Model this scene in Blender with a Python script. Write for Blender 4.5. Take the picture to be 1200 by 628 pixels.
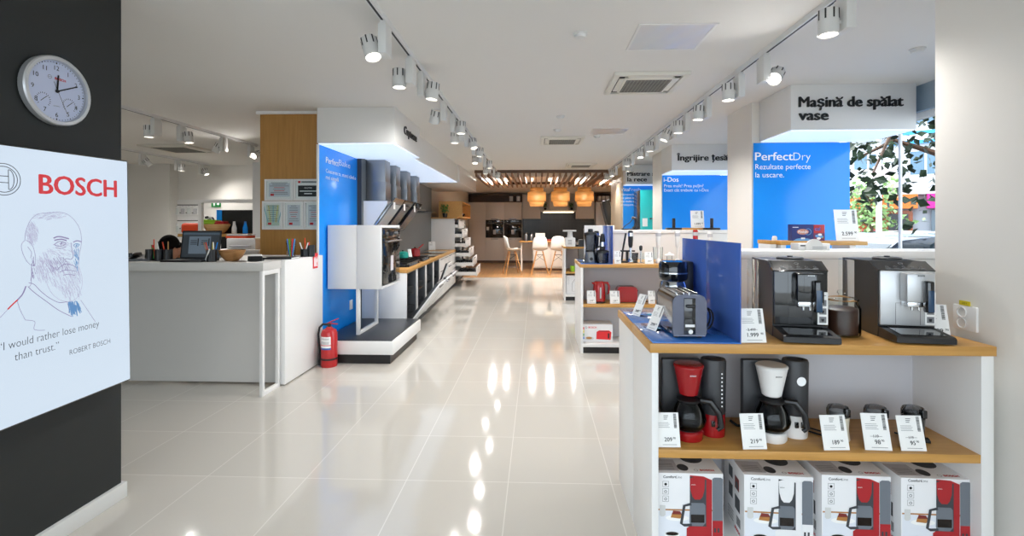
import bpy, bmesh, math, random
from math import sin, cos, tan, pi, radians, sqrt, atan2
from mathutils import Vector, Matrix, Euler

for _o in list(bpy.data.objects):
    bpy.data.objects.remove(_o)
SC = bpy.context.scene
COL = SC.collection
RND = random.Random(11)

# ---------------------------------------------------------------- camera, world, exposure
FPX, TH, CX, HY, EYE = 566.7, radians(2.2), 607.2, 264.0, 1.5
cam_d = bpy.data.cameras.new('camera')
cam = bpy.data.objects.new('camera', cam_d)
COL.objects.link(cam)
cam.location = (0, 0, EYE)
cam.rotation_euler = (radians(90), 0, TH)
cam_d.sensor_width = 36
cam_d.lens = 36 * FPX / 1200
cam_d.shift_x = -(CX - 600) / 1200
cam_d.shift_y = -(314 - HY) / 1200
cam_d.clip_start = 0.05
cam_d.clip_end = 300
SC.camera = cam

world = bpy.data.worlds.new('world')
SC.world = world
world.use_nodes = True
bg = world.node_tree.nodes['Background']
bg.inputs[0].default_value = (0.84, 0.93, 1.0, 1)
bg.inputs[1].default_value = 4.2

sun_d = bpy.data.lights.new('sun', 'SUN')
sun_d.energy = 6.0
sun_d.angle = 0.02
sun_d.color = (1.0, 0.95, 0.88)
sun = bpy.data.objects.new('sun', sun_d)
COL.objects.link(sun)
sun.rotation_euler = Vector((0.62, -0.28, -0.73)).to_track_quat('-Z', 'Y').to_euler()

SC.view_settings.view_transform = 'Standard'
SC.view_settings.look = 'None'
SC.view_settings.exposure = 0.1
SC.view_settings.gamma = 1
SC.view_settings.use_curve_mapping = False
SC.cycles.max_bounces = 10
SC.cycles.diffuse_bounces = 6
SC.cycles.glossy_bounces = 4
SC.cycles.transmission_bounces = 6
SC.cycles.transparent_max_bounces = 12
SC.cycles.caustics_reflective = False
SC.cycles.caustics_refractive = False
SC.cycles.sample_clamp_indirect = 4.0
SPOT_W = 44.0          # watts of one track spotlight
PANEL_E = 0.72          # strength of the glowing panels under the sign boxes


def portal(name, loc, rot, sx, sy):
    """daylight comes in through the shop windows: portals only guide the sampling of the sky"""
    l = bpy.data.lights.new(name, 'AREA')
    l.shape = 'RECTANGLE'
    l.size, l.size_y = sx, sy
    l.cycles.is_portal = True
    o = bpy.data.objects.new(name, l)
    COL.objects.link(o)
    o.location, o.rotation_euler = loc, rot


portal('portal_front', (-2.2, -2.42, 1.4), (radians(90), 0, 0), 11, 2.7)
portal('portal_side', (3.55, 7.4, 1.5), (0, radians(90), 0), 2.6, 9.8)


# ---------------------------------------------------------------- measuring (camera rays to real positions)
def _d(px):
    r = (px - CX) / FPX
    return (cos(TH) * r - sin(TH), sin(TH) * r + cos(TH))


def XY(px, Y):
    a = _d(px)
    return a[0] * Y / a[1]


def YX(px, X):
    a = _d(px)
    return a[1] * X / a[0]


def ZA(py, X, Y):
    return EYE - (py - HY) * (-X * sin(TH) + Y * cos(TH)) / FPX


def FL(px, py, z=0.0):
    a = _d(px)
    t = FPX * (EYE - z) / (py - HY)
    return (a[0] * t, a[1] * t)


# ---------------------------------------------------------------- materials
def hx(h):
    h = h.lstrip('#')
    v = [int(h[i:i + 2], 16) / 255 for i in (0, 2, 4)]
    return tuple(x / 12.92 if x <= 0.04045 else ((x + 0.055) / 1.055) ** 2.4 for x in v) + (1,)


def mat(name, col, rough=0.5, metal=0.0, emit=0.0, ecol=None, coat=0.0, spec=0.5, alpha=1.0, var=0.0, vscale=8.0):
    m = bpy.data.materials.new(name)
    m.use_nodes = True
    nt = m.node_tree
    b = nt.nodes['Principled BSDF']
    c = hx(col) if isinstance(col, str) else col
    b.inputs['Base Color'].default_value = c
    b.inputs['Roughness'].default_value = rough
    b.inputs['Metallic'].default_value = metal
    b.inputs['Coat Weight'].default_value = coat
    b.inputs['Specular IOR Level'].default_value = spec
    b.inputs['Alpha'].default_value = alpha
    if emit:
        b.inputs['Emission Color'].default_value = hx(ecol) if isinstance(ecol, str) else (ecol or c)
        b.inputs['Emission Strength'].default_value = emit
    if var:
        tc = nt.nodes.new('ShaderNodeTexCoord')
        n = nt.nodes.new('ShaderNodeTexNoise')
        n.inputs['Scale'].default_value = vscale
        n.inputs['Detail'].default_value = 4
        mx = nt.nodes.new('ShaderNodeMix')
        mx.data_type = 'RGBA'
        mx.inputs['A'].default_value = tuple(x * (1 - var) for x in c[:3]) + (1,)
        mx.inputs['B'].default_value = tuple(min(1, x * (1 + var)) for x in c[:3]) + (1,)
        nt.links.new(tc.outputs['Object'], n.inputs['Vector'])
        nt.links.new(n.outputs['Fac'], mx.inputs['Factor'])
        nt.links.new(mx.outputs['Result'], b.inputs['Base Color'])
    return m


def wood(name, c1, c2, scale=(1, 18, 18), rough=0.4, plank=None):
    m = bpy.data.materials.new(name)
    m.use_nodes = True
    nt = m.node_tree
    b = nt.nodes['Principled BSDF']
    b.inputs['Roughness'].default_value = rough
    tc = nt.nodes.new('ShaderNodeTexCoord')
    mp = nt.nodes.new('ShaderNodeMapping')
    mp.inputs['Scale'].default_value = scale
    n = nt.nodes.new('ShaderNodeTexNoise')
    n.inputs['Scale'].default_value = 1.6
    n.inputs['Detail'].default_value = 6
    n.inputs['Distortion'].default_value = 0.6
    cr = nt.nodes.new('ShaderNodeValToRGB')
    cr.color_ramp.elements[0].position, cr.color_ramp.elements[1].position = 0.3, 0.7
    cr.color_ramp.elements[0].color, cr.color_ramp.elements[1].color = hx(c1), hx(c2)
    nt.links.new(tc.outputs['Object'], mp.inputs['Vector'])
    nt.links.new(mp.outputs['Vector'], n.inputs['Vector'])
    nt.links.new(n.outputs['Fac'], cr.inputs['Fac'])
    out = cr.outputs['Color']
    if plank:
        br = nt.nodes.new('ShaderNodeTexBrick')
        br.offset = 0.4
        br.inputs['Scale'].default_value = 1
        br.inputs['Brick Width'].default_value, br.inputs['Row Height'].default_value = plank
        br.inputs['Mortar Size'].default_value = 0.004
        br.inputs['Mortar'].default_value = (0.25, 0.2, 0.15, 1)
        br.inputs['Color1'].default_value = (0.85, 0.85, 0.85, 1)
        br.inputs['Color2'].default_value = (1, 1, 1, 1)
        mu = nt.nodes.new('ShaderNodeMix')
        mu.data_type = 'RGBA'
        mu.blend_type = 'MULTIPLY'
        mu.inputs['Factor'].default_value = 1
        nt.links.new(tc.outputs['Object'], br.inputs['Vector'])
        nt.links.new(out, mu.inputs['A'])
        nt.links.new(br.outputs['Color'], mu.inputs['B'])
        out = mu.outputs['Result']
    nt.links.new(out, b.inputs['Base Color'])
    return m


def tiles(name, col1, col2, grout, w, h, off=(0, 0, 0), rough=0.1, mort=0.004, rotx=0, offset=0.0, coat=0.0):
    m = bpy.data.materials.new(name)
    m.use_nodes = True
    nt = m.node_tree
    b = nt.nodes['Principled BSDF']
    b.inputs['Roughness'].default_value = rough
    b.inputs['Coat Weight'].default_value = coat
    tc = nt.nodes.new('ShaderNodeTexCoord')
    mp = nt.nodes.new('ShaderNodeMapping')
    mp.inputs['Location'].default_value = off
    mp.inputs['Rotation'].default_value = rotx if isinstance(rotx, tuple) else (rotx, 0, 0)
    br = nt.nodes.new('ShaderNodeTexBrick')
    br.offset = offset
    br.inputs['Scale'].default_value = 1
    br.inputs['Brick Width'].default_value, br.inputs['Row Height'].default_value = w, h
    br.inputs['Mortar Size'].default_value = mort
    br.inputs['Mortar Smooth'].default_value = 0.2
    br.inputs['Color1'].default_value, br.inputs['Color2'].default_value = hx(col1), hx(col2)
    br.inputs['Mortar'].default_value = hx(grout)
    nt.links.new(tc.outputs['Object'], mp.inputs['Vector'])
    nt.links.new(mp.outputs['Vector'], br.inputs['Vector'])
    nt.links.new(br.outputs['Color'], b.inputs['Base Color'])
    return m


def glass(name, tint, gloss=0.12, rough=0.02, dens=1.0, body=None):
    """thin clear sheet: straight-through colour plus a mirror share that grows at grazing angles"""
    m = bpy.data.materials.new(name)
    m.use_nodes = True
    nt = m.node_tree
    nt.nodes.remove(nt.nodes['Principled BSDF'])
    out = nt.nodes['Material Output']
    t = nt.nodes.new('ShaderNodeBsdfTransparent')
    t.inputs[0].default_value = hx(tint) if isinstance(tint, str) else tint
    g = nt.nodes.new('ShaderNodeBsdfGlossy')
    g.inputs['Roughness'].default_value = rough
    lw = nt.nodes.new('ShaderNodeLayerWeight')
    lw.inputs[0].default_value = gloss
    mx = nt.nodes.new('ShaderNodeMixShader')
    nt.links.new(lw.outputs['Fresnel'], mx.inputs[0])
    nt.links.new(t.outputs[0], mx.inputs[1])
    nt.links.new(g.outputs[0], mx.inputs[2])
    last = mx
    if dens < 1:                       # a share of coloured body (acrylic)
        d = nt.nodes.new('ShaderNodeBsdfDiffuse')
        d.inputs[0].default_value = hx(body or tint)
        m2 = nt.nodes.new('ShaderNodeMixShader')
        m2.inputs[0].default_value = dens
        nt.links.new(d.outputs[0], m2.inputs[1])
        nt.links.new(mx.outputs[0], m2.inputs[2])
        last = m2
    nt.links.new(last.outputs[0], out.inputs['Surface'])
    return m


def translucent(name, col):
    m = bpy.data.materials.new(name)
    m.use_nodes = True
    nt = m.node_tree
    nt.nodes.remove(nt.nodes['Principled BSDF'])
    out = nt.nodes['Material Output']
    t = nt.nodes.new('ShaderNodeBsdfTranslucent')
    d = nt.nodes.new('ShaderNodeBsdfDiffuse')
    tc = nt.nodes.new('ShaderNodeTexCoord')
    w = nt.nodes.new('ShaderNodeTexWave')
    w.bands_direction = 'Z'
    w.inputs['Scale'].default_value = 9
    w.inputs['Distortion'].default_value = 1.5
    cr = nt.nodes.new('ShaderNodeValToRGB')
    c = hx(col)
    cr.color_ramp.elements[0].color = tuple(x * 0.62 for x in c[:3]) + (1,)
    cr.color_ramp.elements[1].color = c
    nt.links.new(tc.outputs['Object'], w.inputs['Vector'])
    nt.links.new(w.outputs['Fac'], cr.inputs['Fac'])
    nt.links.new(cr.outputs['Color'], t.inputs[0])
    nt.links.new(cr.outputs['Color'], d.inputs[0])
    mx = nt.nodes.new('ShaderNodeMixShader')
    mx.inputs[0].default_value = 0.45
    nt.links.new(t.outputs[0], mx.inputs[1])
    nt.links.new(d.outputs[0], mx.inputs[2])
    gap = nt.nodes.new('ShaderNodeBsdfTransparent')          # light passes between the woven strips
    m2 = nt.nodes.new('ShaderNodeMixShader')
    m2.inputs[0].default_value = 0.16
    nt.links.new(mx.outputs[0], m2.inputs[1])
    nt.links.new(gap.outputs[0], m2.inputs[2])
    nt.links.new(m2.outputs[0], out.inputs['Surface'])
    return m


def steel(name, col, rough=0.28, aniso=(60, 60, 1)):
    m = mat(name, col, rough, 1.0)
    nt = m.node_tree
    b = nt.nodes['Principled BSDF']
    tc = nt.nodes.new('ShaderNodeTexCoord')
    mp = nt.nodes.new('ShaderNodeMapping')
    mp.inputs['Scale'].default_value = aniso
    n = nt.nodes.new('ShaderNodeTexNoise')
    n.inputs['Scale'].default_value = 3
    mr = nt.nodes.new('ShaderNodeMapRange')
    mr.inputs['To Min'].default_value = rough * 0.7
    mr.inputs['To Max'].default_value = rough * 1.4
    nt.links.new(tc.outputs['Object'], mp.inputs['Vector'])
    nt.links.new(mp.outputs['Vector'], n.inputs['Vector'])
    nt.links.new(n.outputs['Fac'], mr.inputs['Value'])
    nt.links.new(mr.outputs['Result'], b.inputs['Roughness'])
    return m


M = dict(
    white=mat('white_lacquer', '#e9e8e6', 0.35),
    cabinet=mat('white_cabinet', '#e4e4e4', 0.3),
    wall=mat('wall_paint', '#e6e3dd', 0.7, var=0.02, vscale=2),
    ceil=mat('ceiling_paint', '#e4e2de', 0.8),
    blackwall=mat('black_wall_paint', '#1b1e1d', 0.65, var=0.06, vscale=5),
    skirting=mat('grey_skirting', '#d0d1cf', 0.4),
    floor=tiles('polished_floor_tiles', '#c6c2ba', '#c2beb6', '#d8d5ce', 0.6, 0.6, off=(0.166, 0.18, 0), rough=0.07, mort=0.003, coat=0.2),
    wfloor=wood('oak_floor', '#a5794d', '#bd9263', (14, 1.2, 1), 0.35, plank=(0.16, 1.4)),
    oak=wood('oak_edge', '#b78642', '#c8964f', (2, 30, 30), 0.4),
    oaky=wood('oak_along', '#b78642', '#c8964f', (30, 2, 30), 0.4),
    oakwall=wood('oak_cladding', '#a5773a', '#b58544', (22, 22, 1.4), 0.5),
    walnut=wood('dark_walnut', '#4a3222', '#5e4330', (3, 30, 30), 0.5),
    slat=wood('slat_wood', '#6b4a30', '#7f5a3b', (30, 2, 30), 0.5),
    grey=mat('light_grey_laminate', '#c4c3c7', 0.45),
    desk=mat('desk_laminate', '#cfcdc9', 0.45),
    dark=mat('dark_grey', '#2c2f33', 0.5),
    anth=mat('anthracite_top', '#2b2e33', 0.35),
    black=mat('black_plastic', '#141416', 0.35),
    gblack=mat('gloss_black', '#0a0b0e', 0.08, coat=0.5),
    char=mat('charcoal_plastic', '#333437', 0.45),
    steel=steel('brushed_steel', '#85878a', 0.34),
    chrome=mat('chrome', '#d5d7d9', 0.12, 1.0),
    silver=mat('silver_plastic', '#c6c8ca', 0.35, 0.55),
    gun=mat('gunmetal', '#5a5d6a', 0.2, 0.9),
    blue=mat('blue_glass_panel', '#1c8cea', 0.2, coat=0.0, spec=0.3),
    bluebase=mat('blue_acrylic_base', '#3a78cc', 0.07, coat=0.5),
    bluegl=glass('blue_acrylic_sheet', '#9ab6f2', 0.25, 0.02, 0.62, '#6b97ee'),
    clear=glass('clear_glass', (0.96, 0.98, 0.98, 1), 0.1),
    window=glass('window_glass', (0.97, 0.985, 1, 1), 0.04),
    smoke=glass('smoked_glass', '#cfd1d3', 0.25),
    red=mat('red_plastic', '#9c1219', 0.25, coat=0.3),
    redm=mat('red_paint', '#b3181c', 0.3, coat=0.3),
    logored=mat('logo_red', '#d8232a', 0.5),
    paper=mat('white_paper', '#f1f1ef', 0.6),
    ink=mat('black_ink', '#17181a', 0.6),
    greyink=mat('grey_ink', '#7b7d80', 0.6),
    letter=mat('black_letters', '#101012', 0.45),
    lightw=mat('white_letters', '#f4f6f8', 0.5),
    lamp=mat('lamp_housing', '#dcdcda', 0.4),
    lampd=mat('lamp_slot', '#2a2a2a', 0.6),
    led=mat('lamp_lens', '#ffffff', 0.4, emit=10.0, ecol='#fff4e2'),
    ledoff=mat('lamp_lens_turned', '#f4f0e8', 0.3, emit=1.0, ecol='#fff4e2'),
    glow=mat('glowing_panel', '#e8f2ff', 0.4, emit=PANEL_E, ecol='#cfe3ff'),
    track=mat('track_rail', '#e4e4e4', 0.4),
    trackd=mat('track_groove', '#26272a', 0.5),
    acwhite=mat('vent_casing', '#dfdcd2', 0.45),
    acgrill=mat('vent_grille', '#8d8b83', 0.6),
    foil=mat('hatch_foil', '#dfe0e2', 0.3, 0.45),
    teal=mat('teal_lacquer', '#21b5b8', 0.25, coat=0.3),
    kitchen=mat('cashmere_front', '#dcd4cb', 0.4),
    btile=tiles('black_wall_tiles', '#0b0c0c', '#101212', '#242727', 0.15, 0.15, rough=0.3, mort=0.003, rotx=radians(90)),
    gtile=tiles('grey_wall_tiles', '#2c3033', '#33383b', '#5a5f62', 0.3, 0.2, rough=0.45, mort=0.004, rotx=(radians(90), 0, radians(90))),
    bamboo=translucent('woven_bamboo', '#f2c888'),
    bulb=mat('bulb', '#ffffff', 0.4, emit=9.0, ecol='#ffe9cc'),
    shell=mat('white_shell', '#e9e7e2', 0.4),
    beech=wood('beech_leg', '#b07c46', '#c69057', (30, 30, 3), 0.45),
    leaf=mat('leaf_green', '#3f7a2e', 0.5),
    coffee=mat('coffee_beans', '#3a2014', 0.4, var=0.5, vscale=90),
    brew=mat('brewed_coffee', '#160a05', 0.1),
    rubber=mat('black_rubber', '#161616', 0.7),
    skin=mat('skin', '#c08a6c', 0.5),
    hair=mat('dark_hair', '#0b0806', 0.9, spec=0.1),
    shirt=mat('dark_shirt', '#23262e', 0.8),
    trouser=mat('dark_trousers', '#1b1c20', 0.8),
    orange=mat('orange_fabric', '#e1491c', 0.6),
    lime=mat('lime_fabric', '#8fc22e', 0.8),
    green=mat('green', '#1f9a4a', 0.5),
    yellow=mat('yellow', '#e2cf2a', 0.5),
    pbowl=wood('pale_bowl_wood', '#c79a62', '#dcb680', (4, 4, 20), 0.45),
    wbowl=wood('bowl_wood', '#9c6a3c', '#b98a57', (4, 4, 20), 0.45),
)


# ---------------------------------------------------------------- mesh builder
class MB:
    def __init__(self):
        self.bm = bmesh.new()

    def _fin(self, verts, mi, T=None):
        fs = set()
        for v in verts:
            for f in v.link_faces:
                fs.add(f)
        for f in fs:
            f.material_index = mi
        if T is not None:
            bmesh.ops.transform(self.bm, matrix=T, verts=verts)
        return self

    def box(self, x0, x1, y0, y1, z0, z1, mi=0, bev=0.0, T=None, seg=2):
        r = bmesh.ops.create_cube(self.bm, size=1)
        vs = r['verts']
        for v in vs:
            v.co.x = x0 if v.co.x < 0 else x1
            v.co.y = y0 if v.co.y < 0 else y1
            v.co.z = z0 if v.co.z < 0 else z1
        if bev:
            es = list({e for v in vs for e in v.link_edges})
            b = bmesh.ops.bevel(self.bm, geom=es, offset=bev, segments=seg, affect='EDGES', profile=0.5)
            vs = b['verts']
        return self._fin(vs, mi, T)

    def cyl(self, p0, p1, r0, r1=None, n=18, mi=0, cap=True):
        p0, p1 = Vector(p0), Vector(p1)
        r1 = r0 if r1 is None else r1
        d = p1 - p0
        q = d.to_track_quat('Z', 'Y').to_matrix()
        a, b = [], []
        for k in range(n):
            t = 2 * pi * k / n
            o = Vector((cos(t), sin(t), 0))
            a.append(self.bm.verts.new(p0 + q @ (o * r0)))
            b.append(self.bm.verts.new(p1 + q @ (o * r1)))
        for k in range(n):
            f = self.bm.faces.new((a[k], a[(k + 1) % n], b[(k + 1) % n], b[k]))
            f.material_index = mi
        if cap:
            self.bm.faces.new(list(reversed(a))).material_index = mi
            self.bm.faces.new(b).material_index = mi
        return self

    def lathe(self, prof, c=(0, 0, 0), n=28, mi=0, T=None, sx=1.0, sy=1.0):
        c = Vector(c)
        rings = []
        allv = []
        for r, z in prof:
            if r <= 1e-6:
                v = self.bm.verts.new(c + Vector((0, 0, z)))
                rings.append([v])
                allv.append(v)
            else:
                ring = [self.bm.verts.new(c + Vector((r * sx * cos(2 * pi * k / n), r * sy * sin(2 * pi * k / n), z))) for k in range(n)]
                rings.append(ring)
                allv += ring
        for a, b in zip(rings, rings[1:]):
            for k in range(n):
                k2 = (k + 1) % n
                if len(a) == 1 and len(b) == 1:
                    continue
                if len(a) == 1:
                    f = self.bm.faces.new((a[0], b[k2], b[k]))
                elif len(b) == 1:
                    f = self.bm.faces.new((a[k], a[k2], b[0]))
                else:
                    f = self.bm.faces.new((a[k], a[k2], b[k2], b[k]))
                f.material_index = mi
        if T is not None:
            bmesh.ops.transform(self.bm, matrix=T, verts=allv)
        return self

    def tube(self, pts, r, n=8, mi=0, closed=False):
        pts = [Vector(p) for p in pts]
        rings = []
        N = len(pts)
        up = None
        for i, p in enumerate(pts):
            if closed:
                d = (pts[(i + 1) % N] - pts[i - 1])
            else:
                d = (pts[min(i + 1, N - 1)] - pts[max(i - 1, 0)])
            d.normalize()
            if up is None:
                up = Vector((0, 0, 1)) if abs(d.z) < 0.9 else Vector((1, 0, 0))
            a = d.cross(up)
            if a.length < 1e-4:
                a = d.orthogonal()
            a.normalize()
            b = a.cross(d)
            up = b
            rr = r[i] if isinstance(r, (list, tuple)) else r
            rings.append([self.bm.verts.new(p + a * (rr * cos(2 * pi * k / n)) + b * (rr * sin(2 * pi * k / n))) for k in range(n)])
        lim = N if closed else N - 1
        for i in range(lim):
            A, B = rings[i], rings[(i + 1) % N]
            for k in range(n):
                self.bm.faces.new((A[k], A[(k + 1) % n], B[(k + 1) % n], B[k])).material_index = mi
        if not closed:
            self.bm.faces.new(list(reversed(rings[0]))).material_index = mi
            self.bm.faces.new(rings[-1]).material_index = mi
        return self

    def prism(self, pts, axis, a, b, mi=0, T=None):
        def P(u, v, w):
            return {'x': (w, u, v), 'y': (u, w, v), 'z': (u, v, w)}[axis]
        A = [self.bm.verts.new(P(u, v, a)) for u, v in pts]
        B = [self.bm.verts.new(P(u, v, b)) for u, v in pts]
        n = len(pts)
        for k in range(n):
            self.bm.faces.new((A[k], A[(k + 1) % n], B[(k + 1) % n], B[k])).material_index = mi
        self.bm.faces.new(A).material_index = mi
        self.bm.faces.new(B).material_index = mi
        if T is not None:
            bmesh.ops.transform(self.bm, matrix=T, verts=A + B)
        return self

    def ball(self, c, r, mi=0, u=20, v=12, T=None):
        rr = r if isinstance(r, (tuple, list)) else (r, r, r)
        res = bmesh.ops.create_uvsphere(self.bm, u_segments=u, v_segments=v, radius=1)
        vs = res['verts']
        for q in vs:
            q.co = Vector((q.co.x * rr[0], q.co.y * rr[1], q.co.z * rr[2])) + Vector(c)
        return self._fin(vs, mi, T)

    def poly(self, pts, mi=0):
        f = self.bm.faces.new([self.bm.verts.new(p) for p in pts])
        f.material_index = mi
        return self

    def flat(self, pts2, O, U, V, thick, mi=0):
        """flat shape with a real thickness on a plane: O + u U + v V, raised along the normal"""
        O, U, V = Vector(O), Vector(U).normalized(), Vector(V).normalized()
        N = U.cross(V)
        A = [self.bm.verts.new(O + U * u + V * v) for u, v in pts2]
        B = [self.bm.verts.new(O + U * u + V * v + N * thick) for u, v in pts2]
        n = len(pts2)
        for k in range(n):
            self.bm.faces.new((A[k], A[(k + 1) % n], B[(k + 1) % n], B[k])).material_index = mi
        self.bm.faces.new(B).material_index = mi
        return self

    def rect(self, u0, u1, v0, v1, O, U, V, thick=0.0006, mi=0):
        return self.flat([(u0, v0), (u1, v0), (u1, v1), (u0, v1)], O, U, V, thick, mi)

    def stroke(self, pts2, w, O, U, V, thick=0.0006, mi=0, closed=False):
        """a drawn line of width w on a plane"""
        P = [Vector(p) for p in pts2]
        n = len(P)
        L, Rr = [], []
        for i in range(n):
            if closed:
                d = P[(i + 1) % n] - P[i - 1]
            else:
                d = P[min(i + 1, n - 1)] - P[max(i - 1, 0)]
            if d.length < 1e-9:
                d = Vector((1, 0))
            d.normalize()
            nn = Vector((-d.y, d.x)) * (w / 2)
            L.append(P[i] + nn)
            Rr.append(P[i] - nn)
        O, U, V = Vector(O), Vector(U).normalized(), Vector(V).normalized()
        N = U.cross(V) * thick
        A = [self.bm.verts.new(O + U * p.x + V * p.y + N) for p in L]
        B = [self.bm.verts.new(O + U * p.x + V * p.y + N) for p in Rr]
        for i in range(n if closed else n - 1):
            j = (i + 1) % n
            f = self.bm.faces.new((A[i], B[i], B[j], A[j]))
            f.material_index = mi
        return self

    def disc(self, r, O, U, V, thick=0.0006, mi=0, n=28, r0=None):
        if r0 is None:
            return self.flat([(r * cos(2 * pi * k / n), r * sin(2 * pi * k / n)) for k in range(n)], O, U, V, thick, mi)
        return self.stroke([((r + r0) / 2 * cos(2 * pi * k / n), (r + r0) / 2 * sin(2 * pi * k / n)) for k in range(n)], abs(r - r0), O, U, V, thick, mi, True)

    def text(self, s, O, U, V, h=None, w=None, mi=0, thick=0.0006, bold=0.0, align='L', cap=None):
        """lettering; h = height of the box the glyphs fill, w = its width (either may follow from the other)"""
        vs, fs, (bx0, by0, bx1, by1) = text_mesh(s, bold)
        bw, bh = bx1 - bx0, by1 - by0
        if cap is not None:                                  # height of a capital letter
            ky = cap / 0.729
            kx = ky if w is None else w / bw
        else:
            ky = h / bh if h else w / bw
            kx = w / bw if w else ky
        O, U, V = Vector(O), Vector(U).normalized(), Vector(V).normalized()
        N = U.cross(V)
        sh = {'L': 0, 'C': -bw * kx / 2, 'R': -bw * kx}[align]
        y0 = 0 if cap is not None else by0
        P = [O + U * ((v[0] - bx0) * kx + sh) + V * ((v[1] - y0) * ky) + N * (v[2] if len(v) > 2 else 0.0) for v in vs]
        B = [self.bm.verts.new(p + N * thick) for p in P]
        new = []
        for f in fs:
            try:
                g = self.bm.faces.new([B[i] for i in f])
                g.material_index = mi
                new.append(g)
            except ValueError:
                pass
        if thick > 0.003:
            A = [self.bm.verts.new(p) for p in P]
            cnt = {}
            for f in fs:
                for i in range(len(f)):
                    e = (f[i], f[(i + 1) % len(f)])
                    cnt[frozenset(e)] = cnt.get(frozenset(e), []) + [e]
            for e in cnt.values():
                if len(e) == 1:
                    i, j = e[0]
                    try:
                        self.bm.faces.new((B[j], B[i], A[i], A[j])).material_index = mi
                    except ValueError:
                        pass
        return self


_TXT = {}


def _text_raw(s, bold):
    cu = bpy.data.curves.new('lettering', 'FONT')
    cu.body = s
    cu.offset = bold
    cu.resolution_u = 3
    o = bpy.data.objects.new('lettering', cu)
    COL.objects.link(o)
    dg = bpy.context.evaluated_depsgraph_get()
    me = bpy.data.meshes.new_from_object(o.evaluated_get(dg))
    vs = [(v.co.x, v.co.y) for v in me.vertices]
    fs = []
    for p in me.polygons:
        f = list(p.vertices)
        if p.normal.z < 0:
            f.reverse()
        fs.append(f)
    bpy.data.objects.remove(o)
    bpy.data.curves.remove(cu)
    bpy.data.meshes.remove(me)
    return vs, fs


def text_mesh(s, bold=0.0):
    """glyphs as (vertices, faces, bounds); the breve of the letter ă is drawn here"""
    k = (s, bold)
    if k not in _TXT:
        fat = max(0.0, bold - 0.008) * 0.8 if bold > 0.02 else 0.0
        bold = 0.0 if fat else min(bold, 0.012)
        vs, fs = _text_raw(s.replace('ă', 'a'), bold)
        if not vs:
            vs, fs = [(0, 0), (1, 0), (1, 1)], []
        for i, ch in enumerate(s):
            if ch == 'ă':
                pre = _text_raw(s[:i].replace('ă', 'a') + 'a', bold)[0]
                one = _text_raw('a', bold)[0]
                xr = max(v[0] for v in pre)
                cx = xr - (max(v[0] for v in one) - min(v[0] for v in one)) / 2
                ha = max(v[1] for v in one)
                n0 = len(vs)
                N = 10
                wd = 0.05 + bold
                for j in range(N + 1):
                    a = math.pi + math.pi * j / N
                    vs += [(cx + 0.15 * cos(a), ha + 0.19 + 0.11 * sin(a)), (cx + (0.15 + wd) * cos(a), ha + 0.19 + (0.11 + wd) * sin(a))]
                for j in range(N):
                    p = n0 + 2 * j
                    fs.append([p, p + 1, p + 3, p + 2])
        if fat:                                              # bold: the glyph laid over itself, a little aside
            vs = [(v[0], v[1], 0.0) for v in vs]
            n, v0, f0 = len(vs), list(vs), list(fs)
            for q, (dx, dy) in enumerate(((fat, 0), (-fat, 0), (0, fat * 0.45), (0, -fat * 0.45))):
                vs = vs + [(x + dx, y + dy, 0.00025 * (q + 1)) for x, y, _ in v0]
                fs = fs + [[i + n * (q + 1) for i in f] for f in f0]
        xs, ys = [v[0] for v in vs], [v[1] for v in vs]
        _TXT[k] = (vs, fs, (min(xs), min(ys), max(xs), max(ys)))
    return _TXT[k]


def obj(name, mb, m, parent=None, loc=(0, 0, 0), rot=(0, 0, 0), smooth=35):
    bmesh.ops.recalc_face_normals(mb.bm, faces=mb.bm.faces) if getattr(mb, 'fix', True) else None
    me = bpy.data.meshes.new(name)
    mb.bm.to_mesh(me)
    mb.bm.free()
    for x in (m if isinstance(m, (list, tuple)) else [m]):
        me.materials.append(M[x] if isinstance(x, str) else x)
    o = bpy.data.objects.new(name, me)
    COL.objects.link(o)
    o.location, o.rotation_euler = loc, rot
    if smooth:
        me.shade_smooth()
        me.set_sharp_from_angle(angle=radians(smooth))
    if parent:
        o.parent = parent
    return o


def flatmb():
    b = MB()
    b.fix = False
    return b


def tag(o, label, cat, group=None):
    o['label'], o['category'] = label, cat
    if group:
        o['group'] = group
    return o


def thing(name, label, cat, loc=(0, 0, 0), rotz=0.0, group=None):
    o = bpy.data.objects.new(name, None)
    COL.objects.link(o)
    o.empty_display_size = 0.05
    o.location = loc
    o.rotation_euler = (0, 0, rotz)
    return tag(o, label, cat, group)


def struct(name, mb, m, parent=None):
    o = obj(name, mb, m, parent)
    if parent is None:
        o['kind'] = 'structure'
    return o


def _copy(o, parent):
    c = o.copy()
    COL.objects.link(c)
    if parent:
        c.parent = parent
    for ch in list(o.children):
        _copy(ch, c)
    return c


def dup(root, loc, rotz=None, label=None, group=None):
    c = _copy(root, None)
    c.location = loc
    if rotz is not None:
        c.rotation_euler = (0, 0, rotz)
    if label:
        c['label'] = label
    if group:
        c['group'] = group
    return c


ORD = ['first', 'second', 'third', 'fourth', 'fifth', 'sixth', 'seventh', 'eighth', 'ninth', 'tenth', 'eleventh', 'twelfth', 'thirteenth', 'fourteenth']
UX, UY, UZ = Vector((1, 0, 0)), Vector((0, 1, 0)), Vector((0, 0, 1))

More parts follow.
